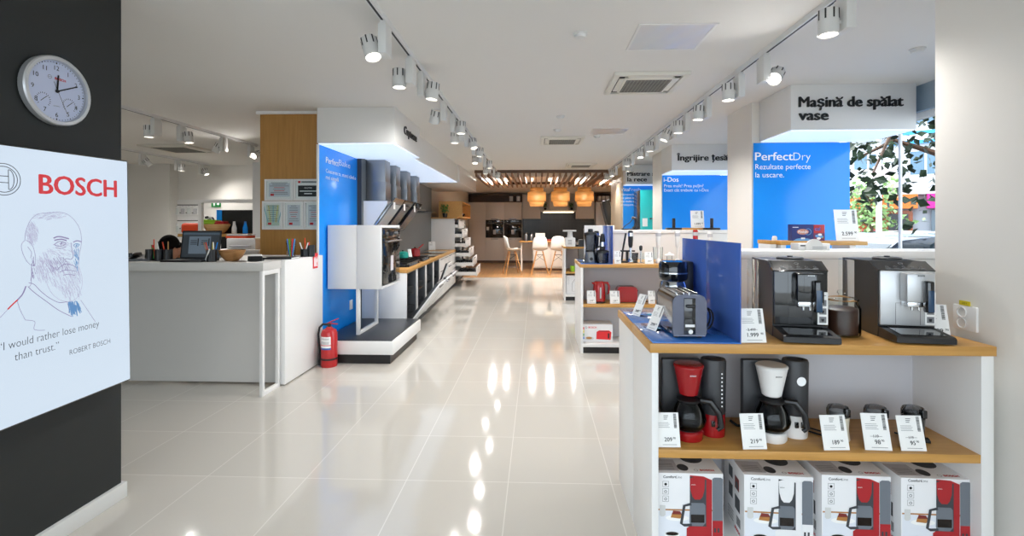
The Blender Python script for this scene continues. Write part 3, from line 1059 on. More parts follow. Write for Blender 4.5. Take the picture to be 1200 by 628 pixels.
def carton(label, loc, rotz, machine, W=0.285, D=0.26, H=0.335):
    """coffee maker carton; origin front left bottom corner, front to -Y"""
    t = thing('coffee_maker_box', label, 'box', loc, rotz, 'coffee maker cartons on the bottom shelf')
    obj('carton', MB().box(0, W, 0, D, 0, H, 0, 0.002), 'carton', t)
    f = flatmb()
    O = Vector((0, -0.0004, 0))
    e = 0.0004
    f.rect(0.004, W - 0.004, 0.01, 0.15, O, UX, UZ, e, 2)                        # table
    f.rect(0.004, W - 0.004, 0.15, 0.156, O, UX, UZ, e, 3)
    f.text('Comfort', (0.028, -0.0004, 0.29), UX, UZ, cap=0.0115, bold=0.02, mi=0)
    f.text('Line', (0.083, -0.0004, 0.29), UX, UZ, cap=0.0115, mi=1)
    for k in range(3):
        z = 0.252 - 0.032 * k
        f.stroke([(0.026, z), (0.051, z), (0.051, z + 0.024), (0.026, z + 0.024)], 0.0014, O, UX, UZ, e, 0, True)
        f.disc(0.006, O + UX * 0.0385 + UZ * (z + 0.011), UX, UZ, e, 0, 12, 0.004 if k else 0.0)
    O2 = O - UY * 0.0006
    mc = 4 if machine == 'red' else 6
    # machine picture
    f.flat([(0.142, 0.02), (0.228, 0.02), (0.228, 0.282), (0.215, 0.29), (0.142, 0.3)], O2, UX, UZ, e, 5)          # back
    f.flat([(0.212, 0.02), (0.236, 0.02), (0.236, 0.285), (0.2, 0.3), (0.142, 0.304), (0.142, 0.299), (0.2, 0.292), (0.212, 0.286)], O2 - UY * 0.0002, UX, UZ, e, mc)
    f.flat([(0.142, 0.29), (0.145, 0.24), (0.153, 0.212), (0.163, 0.2), (0.186, 0.2), (0.196, 0.212), (0.204, 0.24), (0.206, 0.29), (0.19, 0.296), (0.158, 0.296)], O2 - UY * 0.0004, UX, UZ, e, mc)
    f.text('BOSCH', (0.148, O2.y - 0.0009, 0.262), UX, UZ, cap=0.004, bold=0.02, mi=7 if machine == 'red' else 0)
    f.flat([(0.146, 0.185), (0.2, 0.185), (0.208, 0.176), (0.21, 0.1), (0.196, 0.085), (0.152, 0.085), (0.14, 0.1), (0.142, 0.176)], O2 - UY * 0.0004, UX, UZ, e, 8)
    f.rect(0.146, 0.204, 0.1, 0.135, O2 - UY * 0.0008, UX, UZ, e, 9)
    f.stroke([(0.148, 0.18), (0.118, 0.172), (0.105, 0.095), (0.118, 0.088), (0.15, 0.09)], 0.012, O2 - UY * 0.0006, UX, UZ, e, 5)
    f.flat([(0.128, 0.0), (0.222, 0.0), (0.222, 0.075), (0.21, 0.084), (0.14, 0.084), (0.128, 0.075)], O2 - UY * 0.0006, UX, UZ, e, mc)
    f.flat([(0.238, 0.11), (0.282, 0.11), (0.282, 0.29), (0.274, 0.296), (0.246, 0.296), (0.238, 0.29)], O2 - UY * 0.0004, UX, UZ, e, 10)
    f.flat([(0.238, 0.0), (0.282, 0.0), (0.282, 0.11), (0.238, 0.11)], O2 - UY * 0.0004, UX, UZ, e, mc)
    for k in (0.249, 0.264):
        f.rect(k - 0.004, k + 0.004, 0.06, 0.078, O2 - UY * 0.0008, UX, UZ, e, 5)
    # plate with cake, cups
    el = lambda cx, cz, a, b: [(cx + a * cos(2 * pi * k / 20), cz + b * sin(2 * pi * k / 20)) for k in range(20)]
    f.flat(el(0.088, 0.118, 0.05, 0.013), O2, UX, UZ, e, 7)
    f.flat([(0.06, 0.12), (0.066, 0.14), (0.1, 0.143), (0.112, 0.126), (0.1, 0.116)], O2 - UY * 0.0003, UX, UZ, e, 3)
    f.flat([(0.066, 0.134), (0.07, 0.15), (0.1, 0.148), (0.108, 0.134)], O2 - UY * 0.0005, UX, UZ, e, 11)
    f.flat([(0.012, 0.13), (0.014, 0.17), (0.036, 0.17), (0.038, 0.13)], O2, UX, UZ, e, 10 if False else 2)
    f.flat([(0.012, 0.13), (0.013, 0.172), (0.037, 0.172), (0.038, 0.13), (0.03, 0.124), (0.018, 0.124)], O2 - UY * 0.0002, UX, UZ, e, 1 if False else 12)
    f.flat(el(0.065, 0.018, 0.055, 0.014), O2, UX, UZ, e, 7)
    f.flat([(0.035, 0.05), (0.04, 0.02), (0.055, 0.012), (0.08, 0.012), (0.092, 0.02), (0.097, 0.05)], O2 - UY * 0.0002, UX, UZ, e, 7)
    f.flat(el(0.066, 0.05, 0.031, 0.01), O2 - UY * 0.0004, UX, UZ, e, 12)
    f.flat(el(0.066, 0.05, 0.027, 0.008), O2 - UY * 0.0006, UX, UZ, e, 9)
    obj('printed_front', f, ['ink', 'greyink', 'pic_table', 'pic_tan', 'pic_red', 'pic_dark', 'carton', 'paper', 'pic_steel', 'brew', 'pic_steel', 'pic_cake', 'skirting'], t, smooth=0)
    g = flatmb()
    Ot = Vector((0, 0, H + 0.0002))
    g.text('BOSCH', Ot + UX * (W * 0.68) + UY * 0.02, UX, UY, cap=0.014, bold=0.04, mi=0)
    g.disc(0.009, Ot + UX * (W * 0.62) + UY * 0.027, UX, UY, e, 2, 16, 0.007)
    g.flat(el(W * 0.44, 0.05, 0.024, 0.03), Ot, UX, UY, e, 1)
    g.flat(el(W * 0.66, 0.14, 0.05, 0.05), Ot, UX, UY, e, 1)
    g.rect(0.0, W * 0.36, 0.02, 0.12, Ot, UX, UY, e, 3)
    for k in range(5):
        g.rect(W * 0.05, W * 0.3, 0.03 + 0.012 * k, 0.033 + 0.012 * k, Ot + UZ * 0.0004, UX, UY, e, 2)
    obj('printed_top', g, ['logored', 'pic_dark', 'greyink', 'grey'], t, smooth=0)
    s = flatmb()
    Os, Us = Vector((-0.0002, D, 0)), -UY
    for (u, v, w_, h_, m_) in ((0.07, 0.22, 0.05, 0.05, 0), (0.15, 0.2, 0.05, 0.055, 1), (0.07, 0.13, 0.05, 0.06, 0), (0.15, 0.11, 0.06, 0.06, 0)):
        s.rect(u, u + w_, v, v + h_, Os, Us, UZ, e, m_)
    s.disc(0.016, Os + Us * 0.175 + UZ * 0.22, Us, UZ, 0.0008, 0)
    for k in range(4):
        s.rect(0.06, 0.13, 0.03 + 0.014 * k, 0.034 + 0.014 * k, Os, Us, UZ, e, 2)
    for k in range(8):
        s.rect(0.17 + 0.006 * k, 0.173 + 0.006 * k, 0.045, 0.085, Os, Us, UZ, e, 3)
    s.text('BOSCH', Os + Us * 0.15 + UZ * 0.015, Us, UZ, cap=0.014, bold=0.04, mi=4)
    obj('printed_side', s, ['pic_dark', 'pic_cake', 'greyink', 'ink', 'logored'], t, smooth=0)
    return t


ZB = 0.115
carton('coffee maker carton with red machine picture, leftmost on the bottom shelf', (XY(769.5, 2.12), 2.12, ZB), 0.0, 'red', H=0.312)
carton('coffee maker carton showing a white machine, second from the left', (XY(872, 2.12), 2.12, ZB), radians(-3), 'white', H=0.312)
carton('coffee maker carton with red machine picture, third from the left', (XY(963, 2.13), 2.13, ZB), radians(-1.5), 'red', H=0.312)
carton('coffee maker carton with red machine picture, rightmost on the bottom shelf', (XY(1056, 2.13), 2.13, ZB), radians(-1.5), 'red', H=0.306, W=0.284)

# ================================================================ OVERHEAD SIGN BOXES AND BLUE PANELS
def sign_box(label, x0, x1, y0, y1, z0, glow_to=None):
    t = thing('sign_box', label, 'sign', (x0, y0, z0), 0, 'white overhead boxes with glowing undersides')
    W, D, Hh = x1 - x0, y1 - y0, H_C - z0
    obj('body', MB().box(0, W, 0, D, 0.012, Hh, 0, 0.003), 'white', t)
    obj('light_panel', MB().box(0.012, W - 0.012, 0.012, D - 0.012, 0.0, 0.014), 'glow', t)
    return t


# right wall: dishwashers
s1 = sign_box('white overhead box reading Mașină de spălat vase', 2.345, 3.47, 4.56, 5.19, 2.37)
l = MB()
zz = lambda py: ZA(py, 2.8, 4.56) - 2.37
xx = lambda px: XY(px, 4.56) - 2.345
l.text('Mașină de spălat', (xx(935.5), 0, zz(125) + .0), UX, UZ, cap=0.098, w=xx(1058) - xx(935.5), thick=0.012, bold=0.04)
obj('lettering', l, 'letter', s1)
l = MB().text('vase', (xx(935.5), 0, zz(140.5)), UX, UZ, cap=0.098, w=xx(970.5) - xx(935.5), thick=0.012, bold=0.04)
obj('lettering', l, 'letter', s1)
s2 = sign_box('white overhead box reading Îngrijire țesături, behind the column', 2.165, 3.4, 7.85, 8.5, 2.37)
xx = lambda px: XY(px, 7.85) - 2.165
zz = lambda py: ZA(py, 2.6, 7.85) - 2.37
obj('lettering', MB().text('Îngrijire țesături', (xx(793), 0, zz(188)), UX, UZ, cap=0.098, w=0.098 * 10.6, thick=0.012, bold=0.04), 'letter', s2)
s3 = sign_box('farthest white overhead box on the right, reading Păstrare la rece', 1.9, 3.2, 10.46, 10.75, 2.37)
xx = lambda px: XY(px, 10.46) - 1.9
zz = lambda py: ZA(py, 2.1, 10.46) - 2.37
obj('lettering', MB().text('Păstrare alimente', (xx(735), 0, zz(206)), UX, UZ, cap=0.095, w=0.095 * 10.8, thick=0.012, bold=0.04), 'letter', s3)
obj('lettering', MB().text('la rece', (xx(735), 0, zz(212.5)), UX, UZ, cap=0.095, w=0.095 * 4.4, thick=0.012, bold=0.04), 'letter', s3)


def blue_panel(label, x0, x1, y, z0, z1, lines):
    """lines: (text, px left, px right or None, py baseline, cap in px, bold)"""
    t = thing('blue_panel', label, 'panel', (x0, y, z0), 0, 'glossy blue wall panels')
    obj('panel', MB().box(0, x1 - x0, -0.012, 0.0, 0, z1 - z0, 0, 0.002), 'blue', t)
    for s, pa, pb, py, cp, bo in lines:
        xa = XY(pa, y) - x0
        w = None if pb is None else XY(pb, y) - x0 - xa
        z = ZA(py, x0 + xa, y) - z0
        b = flatmb().text(s, (xa, -0.0122, z), UX, UZ, cap=cp * y / FPX, w=w, bold=bo, thick=0.002)
        obj('lettering', b, 'lightw', t, smooth=0)
    return t


blue_panel('glossy blue panel right beside the shop window', 2.28, XY(998, 5.15), 5.19, 0.1, 2.366,
           [('Perfect', 884, 928.5, 188, 9.5, 0.03), ('Dry', 929, 949, 188, 9.5, -0.01), ('Rezultate perfecte', 884.5, 949, 198.5, 6.2, 0.0), ('la uscare.', 884.5, 918, 208, 6.2, 0.0)])
blue_panel('middle glossy blue panel of the right wall, behind two black stands', 2.18, 3.3, 8.495, 0.1, 2.366,
           [('i-Dos', 777.5, 795, 213, 5.6, 0.03), ('Prea mult? Prea puțin?', 778, 824, 219.5, 3.7, 0.0), ('Exact cât trebuie cu i-Dos', 778, 830, 224.5, 3.7, 0.0)])
blue_panel('farthest glossy blue panel, behind the teal fridge', 1.9, 3.2, 10.74, 0.1, 2.366,
           [('Vita', 727, 737, 224, 4, 0.03), ('Fresh', 737.2, 750, 224, 4, -0.01), ('Alimentele', 727.5, 743, 229, 2.4, 0), ('de până la', 727.5, 743, 233, 2.4, 0), ('mai multe ori', 727.5, 745, 237, 2.4, 0), ('proaspete', 727.5, 742, 241, 2.4, 0)])

# left wall: ovens
LX = -2.40
sl = sign_box('white overhead box reading Cuptoare above the blue oven panel', -2.425, -1.56, 5.25, 6.42, 2.395)
b = MB()
yy = lambda px: YX(px, -1.56) - 5.25
za = ZA(155, -1.56, YX(474, -1.56)) - 2.395
b.text('Cuptoare', (0.865, yy(473), za - 0.02), UY, UZ, cap=0.1, w=yy(485) - yy(473) + 0.12, thick=0.012, bold=0.04)
obj('lettering', b, 'letter', sl)
sh = sign_box('long white overhead box with glowing underside above the steel hoods', -2.74, -1.70, 6.425, 10.34, 2.42)

t = thing('blue_panel', 'glossy blue panel behind the raised oven cabinet', 'panel', (-2.425, 5.25, 0.0), 0, 'glossy blue wall panels')
obj('panel', MB().box(0.001, 0.022, 0.001, 1.2, 0.0, 2.394, 0, 0.002), 'blue', t)
obj('edge_strip', MB().box(0.001, 0.026, -0.016, 0.0, 0.0, 2.394, 0, 0.002), 'white', t)
PX_ = LX
yb = lambda px: YX(px, PX_) - 5.25


def lside(s, pa, pb, py, cp, bo):
    Y = YX(pa, PX_)
    b = flatmb().text(s, (0.0222, yb(pa), ZA(py, PX_, Y)), UY, UZ, cap=cp * Y / FPX, w=yb(pb) - yb(pa), bold=bo, thick=0.002)
    obj('lettering', b, 'lightw', t, smooth=0)


lside('Perfect', 382, 397, 190.5, 7.5, 0.03)
lside('Bake', 397.3, 410.5, 193.5, 7.5, -0.01)
lside('Coacerea ta, atunci când o', 382, 417, 202, 5, 0)
lside('mai simplă', 382, 397, 209.5, 5, 0)

# ================================================================ TELEVISION
TVX = -2.205
ye = YX(152, TVX)
zc = ZA(317, TVX, ye)
tv = thing('television', 'large wall television showing red lettering and a pencil portrait', 'television', (TVX, ye, zc))
tv.rotation_euler = (radians(1.0), 0, 0)
TW, THH = 2.12, 0.595
obj('casing', MB().box(-0.075, -0.002, -TW, 0.0, -THH, THH, 0, 0.006), 'gblack', tv)
scr = mat('screen_glow', '#0a0c10', 0.2, emit=0.86, ecol='#d8e8f8')
obj('screen', MB().box(-0.003, 0.0, -TW + 0.008, -0.008, -THH + 0.008, THH - 0.008), scr, tv, smooth=0)


def tvp(px, py):
    Y = YX(px, TVX)
    dy, dz = Y - ye, ZA(py, TVX, Y) - zc
    a = radians(-1.0)
    return (dy * cos(a) - dz * sin(a), dy * sin(a) + dz * cos(a))


OT = Vector((0.0004, 0, 0))
M['scr_red'] = mat('screen_red', '#100203', 0.3, emit=0.75, ecol='#e0353c')
M['scr_ink'] = mat('screen_ink', '#0a0a0c', 0.3, emit=0.12, ecol='#8b93a0')
M['scr_vio'] = mat('screen_violet', '#0a0a10', 0.3, emit=0.55, ecol='#b2a8d8')
M['scr_pale'] = mat('screen_pale', '#0a0a10', 0.3, emit=0.68, ecol='#cdceec')
M['scr_blue'] = mat('screen_blue', '#0a0a10', 0.3, emit=0.6, ecol='#7cb0ea')
A0, A1 = tvp(45, 226.5), tvp(137, 229)
b = flatmb().text('BOSCH', OT + UY * A0[0] + UZ * A0[1], UY, UZ, cap=abs(tvp(137, 209)[1] - A1[1]) * 1.0, w=A1[0] - A0[0], bold=0.045)
obj('screen_lettering', b, 'scr_red', tv, smooth=0)
q0, q1 = tvp(-2, 412), tvp(116, 385.5)
b = flatmb().text('“I would rather lose money', OT + UY * q0[0] + UZ * (q0[1] - 0.0), UY, UZ, cap=0.036, w=q1[0] - q0[0], bold=-0.012)
obj('screen_lettering', b, 'scr_ink', tv, smooth=0)
q0, q1 = tvp(17, 423), tvp(69, 412)
b = flatmb().text('than trust.”', OT + UY * q0[0] + UZ * q0[1], UY, UZ, cap=0.036, w=q1[0] - q0[0], bold=-0.012)
obj('screen_lettering', b, 'scr_ink', tv, smooth=0)
q0, q1 = tvp(81.5, 416), tvp(129, 406.5)
b = flatmb().text('ROBERT BOSCH', OT + UY * q0[0] + UZ * q0[1], UY, UZ, cap=0.026, w=q1[0] - q0[0], bold=-0.012)
obj('screen_lettering', b, 'scr_ink', tv, smooth=0)
# round emblem: ring with an armature bar
c0 = tvp(4, 210)
rr = abs(tvp(4, 191)[1] - c0[1])
b = flatmb()
OE = OT + UY * c0[0] + UZ * c0[1]
b.disc(rr, OE, UY, UZ, 0.0003, 0, 40, rr * 0.955)
b.disc(rr * 0.82, OE, UY, UZ, 0.0003, 0, 40, rr * 0.775)
for k in (-1, 1):
    b.stroke([(k * rr * 0.28, -rr * 0.62), (k * rr * 0.28, rr * 0.62)], rr * 0.045, OE, UY, UZ, 0.0003)
    b.stroke([(k * rr * (0.30 + 0.30 * sin(pi * j / 12)), rr * 0.62 * cos(pi * j / 12)) for j in range(13)], rr * 0.045, OE, UY, UZ, 0.0003)
for k in (-0.2, 0.2):
    b.stroke([(-rr * 0.28, k * rr), (rr * 0.28, k * rr)], rr * 0.045, OE, UY, UZ, 0.0003)
obj('screen_emblem', b, 'scr_ink', tv, smooth=0)


# pencil portrait of an elderly bearded man
def c1(p):
    return tvp(p[0] / 4.4875, 180 + p[1] / 4.4875)


def c2(p):
    return tvp(p[0] / 4.4875, 300 + p[1] / 4.4875)


b = flatmb()


def dr(pts, f, w=0.002, mi=0):
    P = [f(p) for p in pts]
    S = []
    for i in range(len(P) - 1):                              # Catmull-Rom smoothing
        p0, p1, p2, p3 = P[max(i - 1, 0)], P[i], P[i + 1], P[min(i + 2, len(P) - 1)]
        for k in range(6):
            u = k / 6
            S.append(tuple(0.5 * (2 * p1[j] + (p2[j] - p0[j]) * u + (2 * p0[j] - 5 * p1[j] + 4 * p2[j] - p3[j]) * u * u + (3 * p1[j] - p0[j] - 3 * p2[j] + p3[j]) * u ** 3) for j in (0, 1)))
    S.append(P[-1])
    b.stroke(S, w, OT, UY, UZ, 0.0003, mi)


dr([(130, 455), (135, 410), (160, 350), (200, 318), (260, 312), (310, 308), (355, 320), (395, 355), (420, 400), (428, 450), (426, 480), (416, 540), (412, 600), (416, 640)], c1)
dr([(130, 455), (112, 480), (118, 520), (140, 565), (170, 590), (186, 575), (182, 520), (165, 475), (135, 455)], c1)
dr([(145, 490), (165, 520), (160, 550)], c1, 0.002)
dr([(165, 590), (163, 680), (152, 700)], c1)
dr([(280, 445), (310, 436), (362, 448)], c1, 0.006, 0)
dr([(285, 456), (320, 450), (350, 458)], c1, 0.006, 0)
dr([(384, 466), (405, 458), (428, 464)], c1, 0.005, 0)
for e0 in (0, 1):
    if e0 == 0:
        dr([(285, 478), (310, 462), (345, 470), (330, 484), (300, 486), (285, 478)], c1, 0.0035)
        dr([(318, 470), (324, 476)], c1, 0.012)
        dr([(290, 494), (320, 498), (346, 490)], c1, 0.003)
    else:
        dr([(384, 484), (398, 474), (416, 478), (404, 490), (388, 488)], c1, 0.0035, 3)
        dr([(400, 480), (404, 484)], c1, 0.010, 3)
dr([(372, 468), (378, 510), (384, 540), (372, 556), (352, 552), (336, 556), (332, 544)], c1, 0.003)
dr([(300, 612), (322, 590), (352, 580), (384, 588), (404, 604)], c1, 0.003)
dr([(312, 624), (345, 612), (396, 618)], c1, 0.003)
dr([(330, 640), (360, 634), (392, 640)], c1, 0.003)
dr([(165, 40), (166, 90), (160, 130)], c2)
dr([(416, 60), (430, 110), (430, 160), (408, 215), (372, 238), (330, 236), (290, 214), (262, 180), (240, 130)], c2, 0.0022, 1)
dr([(0, 325), (20, 302), (40, 280)], c2, 0.002)
dr([(40, 280), (66, 254), (92, 230)], c2, 0.006, 2)
dr([(92, 230), (118, 200), (136, 158)], c2, 0.006, 0)
dr([(150, 140), (180, 150), (215, 186), (262, 222), (310, 244), (352, 240)], c2, 0.0028)
dr([(146, 160), (180, 192), (240, 236), (310, 286), (376, 318)], c2, 0.003)
dr([(90, 236), (104, 280), (132, 336)], c2, 0.002)
dr([(132, 336), (182, 345), (180, 386), (236, 390)], c2, 0.002)
dr([(424, 232), (460, 284), (500, 345)], c2, 0.002)
dr([(352, 240), (362, 280), (360, 300)], c2, 0.002)
q = random.Random(5)
for k in range(46):                                          # blue tie
    x, y = q.uniform(358, 412), q.uniform(234, 262)
    dr([(x, y), (x + q.uniform(4, 16), y + q.uniform(20, 60))], c2, 0.004, 3)


def hatch(n, cx, cy, rx, ry, f, d, w, mi):
    for _ in range(n):
        a, r = q.uniform(0, 2 * pi), sqrt(q.random())
        x, y = cx + rx * r * cos(a), cy + ry * r * sin(a)
        L = q.uniform(0.5, 1.2)
        j = q.uniform(-0.35, 0.35)
        dr([(x, y), (x + d[0] * L * 0.5 + j * 6, y + d[1] * L * 0.5), (x + d[0] * L, y + d[1] * L + j * 8)], f, w, mi)


hatch(170, 165, 410, 30, 62, c1, (10, 22), 0.0012, 1)          # hair at the side
hatch(70, 250, 330, 90, 22, c1, (24, -4), 0.0014, 1)
hatch(90, 330, 500, 80, 40, c1, (16, 8), 0.0014, 1)
hatch(90, 260, 560, 60, 60, c1, (10, 20), 0.0014, 1)
hatch(190, 230, 60, 50, 70, c2, (8, 22), 0.0012, 1)            # beard
hatch(240, 340, 100, 80, 80, c2, (10, 24), 0.0012, 1)
hatch(80, 300, 40, 60, 40, c2, (10, 22), 0.0014, 0)
hatch(60, 370, 180, 50, 40, c2, (8, 22), 0.0016, 1)
hatch(50, 400, 540, 14, 60, c1, (4, 18), 0.002, 3)
hatch(30, 172, 60, 10, 60, c2, (4, 16), 0.002, 0)
obj('screen_portrait', b, ['scr_vio', 'scr_pale', 'scr_red', 'scr_blue'], tv, smooth=0)['kind'] = 'stuff'

# ================================================================ WALL CLOCK
CWX = -2.285
cy = YX(62, CWX)
cz = ZA(107, CWX, cy)
ck = thing('wall_clock', 'round silver rimmed wall clock on the black wall', 'clock', (CWX, cy, cz))
ck.rotation_euler = (0, radians(90), 0)                       # local z = out of the wall
Ml = Matrix(((0, 0, 1), (0, 1, 0), (-1, 0, 0)))               # clock local -> wall
R0 = 0.162
obj('rim', MB().lathe([(R0 * 0.97, 0.0), (R0, 0.006), (R0, 0.03), (R0 * 0.97, 0.036), (R0 * 0.885, 0.036), (R0 * 0.87, 0.028), (R0 * 0.87, 0.016)], n=56), 'silver', ck)
obj('face', MB().lathe([(R0 * 0.88, 0.014), (R0 * 0.88, 0.018), (0, 0.018)], n=56), mat('clock_face', '#c9d2ea', 0.5), ck)
CU, CV = Vector((0, 1, 0)), Vector((-1, 0, 0))               # right and up on the face
b = flatmb()
for k in range(60):
    a = 2 * pi * k / 60
    r1 = R0 * 0.84
    r0 = R0 * (0.79 if k % 15 == 0 else 0.815)
    b.stroke([(r0 * sin(a), r0 * cos(a)), (r1 * sin(a), r1 * cos(a))], R0 * (0.035 if k % 5 == 0 else 0.02), Vector((0, 0, 0.0182)), CU, CV, 0.0003)
obj('minute_marks', b, 'ink', ck, smooth=0)
for k in range(1, 13):
    a = 2 * pi * k / 12
    r = R0 * 0.68
    b = flatmb().text(str(k), Vector((0, 0, 0.0184)) + CU * (r * sin(a)) + CV * (r * cos(a) - R0 * 0.07), CU, CV, cap=R0 * 0.135, bold=0.0, align='C')
    obj('numeral', b, 'ink', ck, smooth=0)
b = flatmb().text('BOSCH', Vector((0, 0, 0.0184)) + CU * (-R0 * 0.06) + CV * (R0 * 0.33), CU, CV, cap=R0 * 0.075, bold=0.05)
obj('lettering', b, 'logored', ck, smooth=0)
b = flatmb()
b.disc(R0 * 0.06, Vector((0, 0, 0.0184)) - CU * R0 * 0.2 + CV * R0 * 0.37, CU, CV, 0.0003, 0, 20, R0 * 0.048)
b.stroke([(-R0 * 0.24, R0 * 0.37), (-R0 * 0.16, R0 * 0.37)], R0 * 0.012, Vector((0, 0, 0.0184)), CU, CV)
obj('emblem', b, 'greyink', ck, smooth=0)
for sx in (-1, 1):
    b = flatmb()
    O = Vector((0, 0, 0.0184)) + CU * (sx * R0 * 0.38) - CV * R0 * 0.33
    for k in range(16):
        a = radians(-130 + 260 * k / 15)
        b.stroke([(R0 * 0.17 * sin(a), R0 * 0.17 * cos(a)), (R0 * 0.21 * sin(a), R0 * 0.21 * cos(a))], R0 * 0.016, O, CU, CV)
    b.stroke([(-R0 * 0.08, -R0 * 0.05), (R0 * 0.1, R0 * 0.12)], R0 * 0.016, O, CU, CV, 0.001)
    obj('small_dial', b, 'ink', ck, smooth=0)
b = flatmb().text('QUARTZ', Vector((0, 0, 0.0184)) - CV * R0 * 0.45, CU, CV, cap=R0 * 0.035, align='C')
obj('lettering', b, 'greyink', ck, smooth=0)


def hand(nm, deg, L, w, back, z):
    a = radians(deg)
    d = Vector((sin(a), cos(a)))
    b = flatmb()
    b.stroke([tuple(-d * back), tuple(d * L)], w, Vector((0, 0, z)), CU, CV, 0.001)
    obj(nm, b, 'ink', ck, smooth=0)


hand('hour_hand', 4, R0 * 0.48, R0 * 0.05, R0 * 0.05, 0.021)
hand('minute_hand', 64, R0 * 0.68, R0 * 0.035, R0 * 0.05, 0.0225)
hand('second_hand', 155, R0 * 0.66, R0 * 0.014, R0 * 0.28, 0.024)
obj('hand_cap', MB().lathe([(R0 * 0.04, 0.018), (R0 * 0.04, 0.027), (0, 0.027)], n=16), 'ink', ck)
obj('cover_glass', MB().lathe([(R0 * 0.87, 0.029), (R0 * 0.87, 0.031), (0, 0.031), (0, 0.0305)], n=48), glass('clock_glass', (0.99, 0.99, 1, 1), 0.05), ck)

# ================================================================ RECEPTION DESK
DX, DY0, DY1 = -2.385, 4.13, 5.15
dk = thing('reception_desk', 'long light grey reception desk with white frame leg', 'desk', (DX, DY0, 0))
obj('worktop', MB().box(-3.1, 0.0, 0.0, 0.36, 1.10, 1.173, 0, 0.003), 'desk', dk)
obj('front_panel', MB().box(-3.1, -0.06, 0.335, 0.36, 0.02, 1.10), 'desk', dk)
obj('side_panel', MB().box(-0.03, 0.035, 0.30, 1.098, 0.012, 1.173, 0, 0.002), 'white', dk)
obj('inner_top', MB().box(-0.8, -0.03, 0.36, 1.098, 1.12, 1.173), 'desk', dk)
obj('work_surface', MB().box(-3.1, -0.8, 0.36, 0.9, 0.72, 0.75), 'desk', dk)
fr = MB()
obj('frame_leg', MB().box(-0.035, -0.005, 0.0, 0.035, 0.0, 1.10, 0, 0.002), 'white', dk)
obj('frame_leg', MB().box(-0.035, -0.005, 0.255, 0.29, 0.0, 1.10, 0, 0.002), 'white', dk)
obj('frame_rail', MB().box(-0.034, -0.006, 0.03, 0.26, 0.0, 0.04, 0, 0.002), 'white', dk)
obj('frame_rail', MB().box(-0.034, -0.006, 0.03, 0.26, 1.06, 1.10, 0, 0.002), 'white', dk)
obj('end_panel', MB().box(-3.1, -3.06, 0.36, 0.9, 0.0, 1.10), 'desk', dk)
DZ = 1.173

# fire sign on the desk end
o = MB().box(-0.001, 0.003, -0.06, 0.06, -0.09, 0.09)
fs = thing('fire_sign', 'small red fire extinguisher sign at the end of the reception desk', 'sign', (DX + 0.0365, YX(369.5, DX + 0.036), ZA(305, DX, 5.1)))
obj('plate', MB().box(-0.0008, 0.002, -0.055, 0.055, -0.08, 0.08), 'logored', fs, smooth=0)
b = flatmb()
b.flat([(-0.03, -0.06), (0.0, -0.06), (0.0, 0.02), (-0.01, 0.04), (-0.02, 0.04), (-0.03, 0.02)], (0.0022, 0, 0), UY, UZ, 0.0004)
b.flat([(0.012, -0.06), (0.04, -0.06), (0.03, -0.03), (0.045, 0.0), (0.025, 0.05), (0.012, 0.0)], (0.0022, 0, 0), UY, UZ, 0.0004)
obj('symbol', b, 'lightw', fs, smooth=0)

# ---- fire extinguisher
ex = thing('fire_extinguisher', 'red fire extinguisher standing on the floor beside the blue panel', 'extinguisher', (FL(382.5, 431)[0], FL(382.5, 431)[1] + 0.07, 0))
obj('cylinder', MB().lathe([(0, 0.0), (0.078, 0.0), (0.083, 0.012), (0.083, 0.35), (0.07, 0.385), (0.035, 0.405), (0.026, 0.42), (0, 0.42)], n=36), 'redm', ex)
obj('foot_band', MB().lathe([(0.0835, 0.075), (0.0845, 0.08), (0.0845, 0.092), (0.0835, 0.096)], n=36), 'rubber', ex)
obj('valve', MB().cyl((0, 0, 0.415), (0, 0, 0.455), 0.018).box(-0.05, 0.02, -0.013, 0.013, 0.432, 0.455, 0, 0.003), 'black', ex)
obj('handle', MB().prism([(-0.03, 0.452), (0.0, 0.462), (0.09, 0.452), (0.09, 0.444), (0.0, 0.45), (-0.03, 0.444)], 'y', -0.011, 0.011), 'redm', ex)
obj('squeeze_lever', MB().prism([(-0.025, 0.458), (0.02, 0.48), (0.095, 0.51), (0.1, 0.502), (0.02, 0.468), (-0.025, 0.45)], 'y', -0.01, 0.01), 'redm', ex)
obj('hose', MB().tube([(-0.03, 0, 0.445), (-0.07, 0, 0.445), (-0.105, 0, 0.41), (-0.118, 0, 0.34), (-0.112, 0, 0.24), (-0.1, 0.0, 0.14), (-0.098, 0, 0.08)], 0.011, 10), 'rubber', ex)
obj('nozzle', MB().cyl((-0.098, 0, 0.085), (-0.097, 0, 0.012), 0.012, 0.018), 'rubber', ex)
lb = MB()
n = 14
aa = [radians(-90 - 50 + 84 * k / n) for k in range(n + 1)]
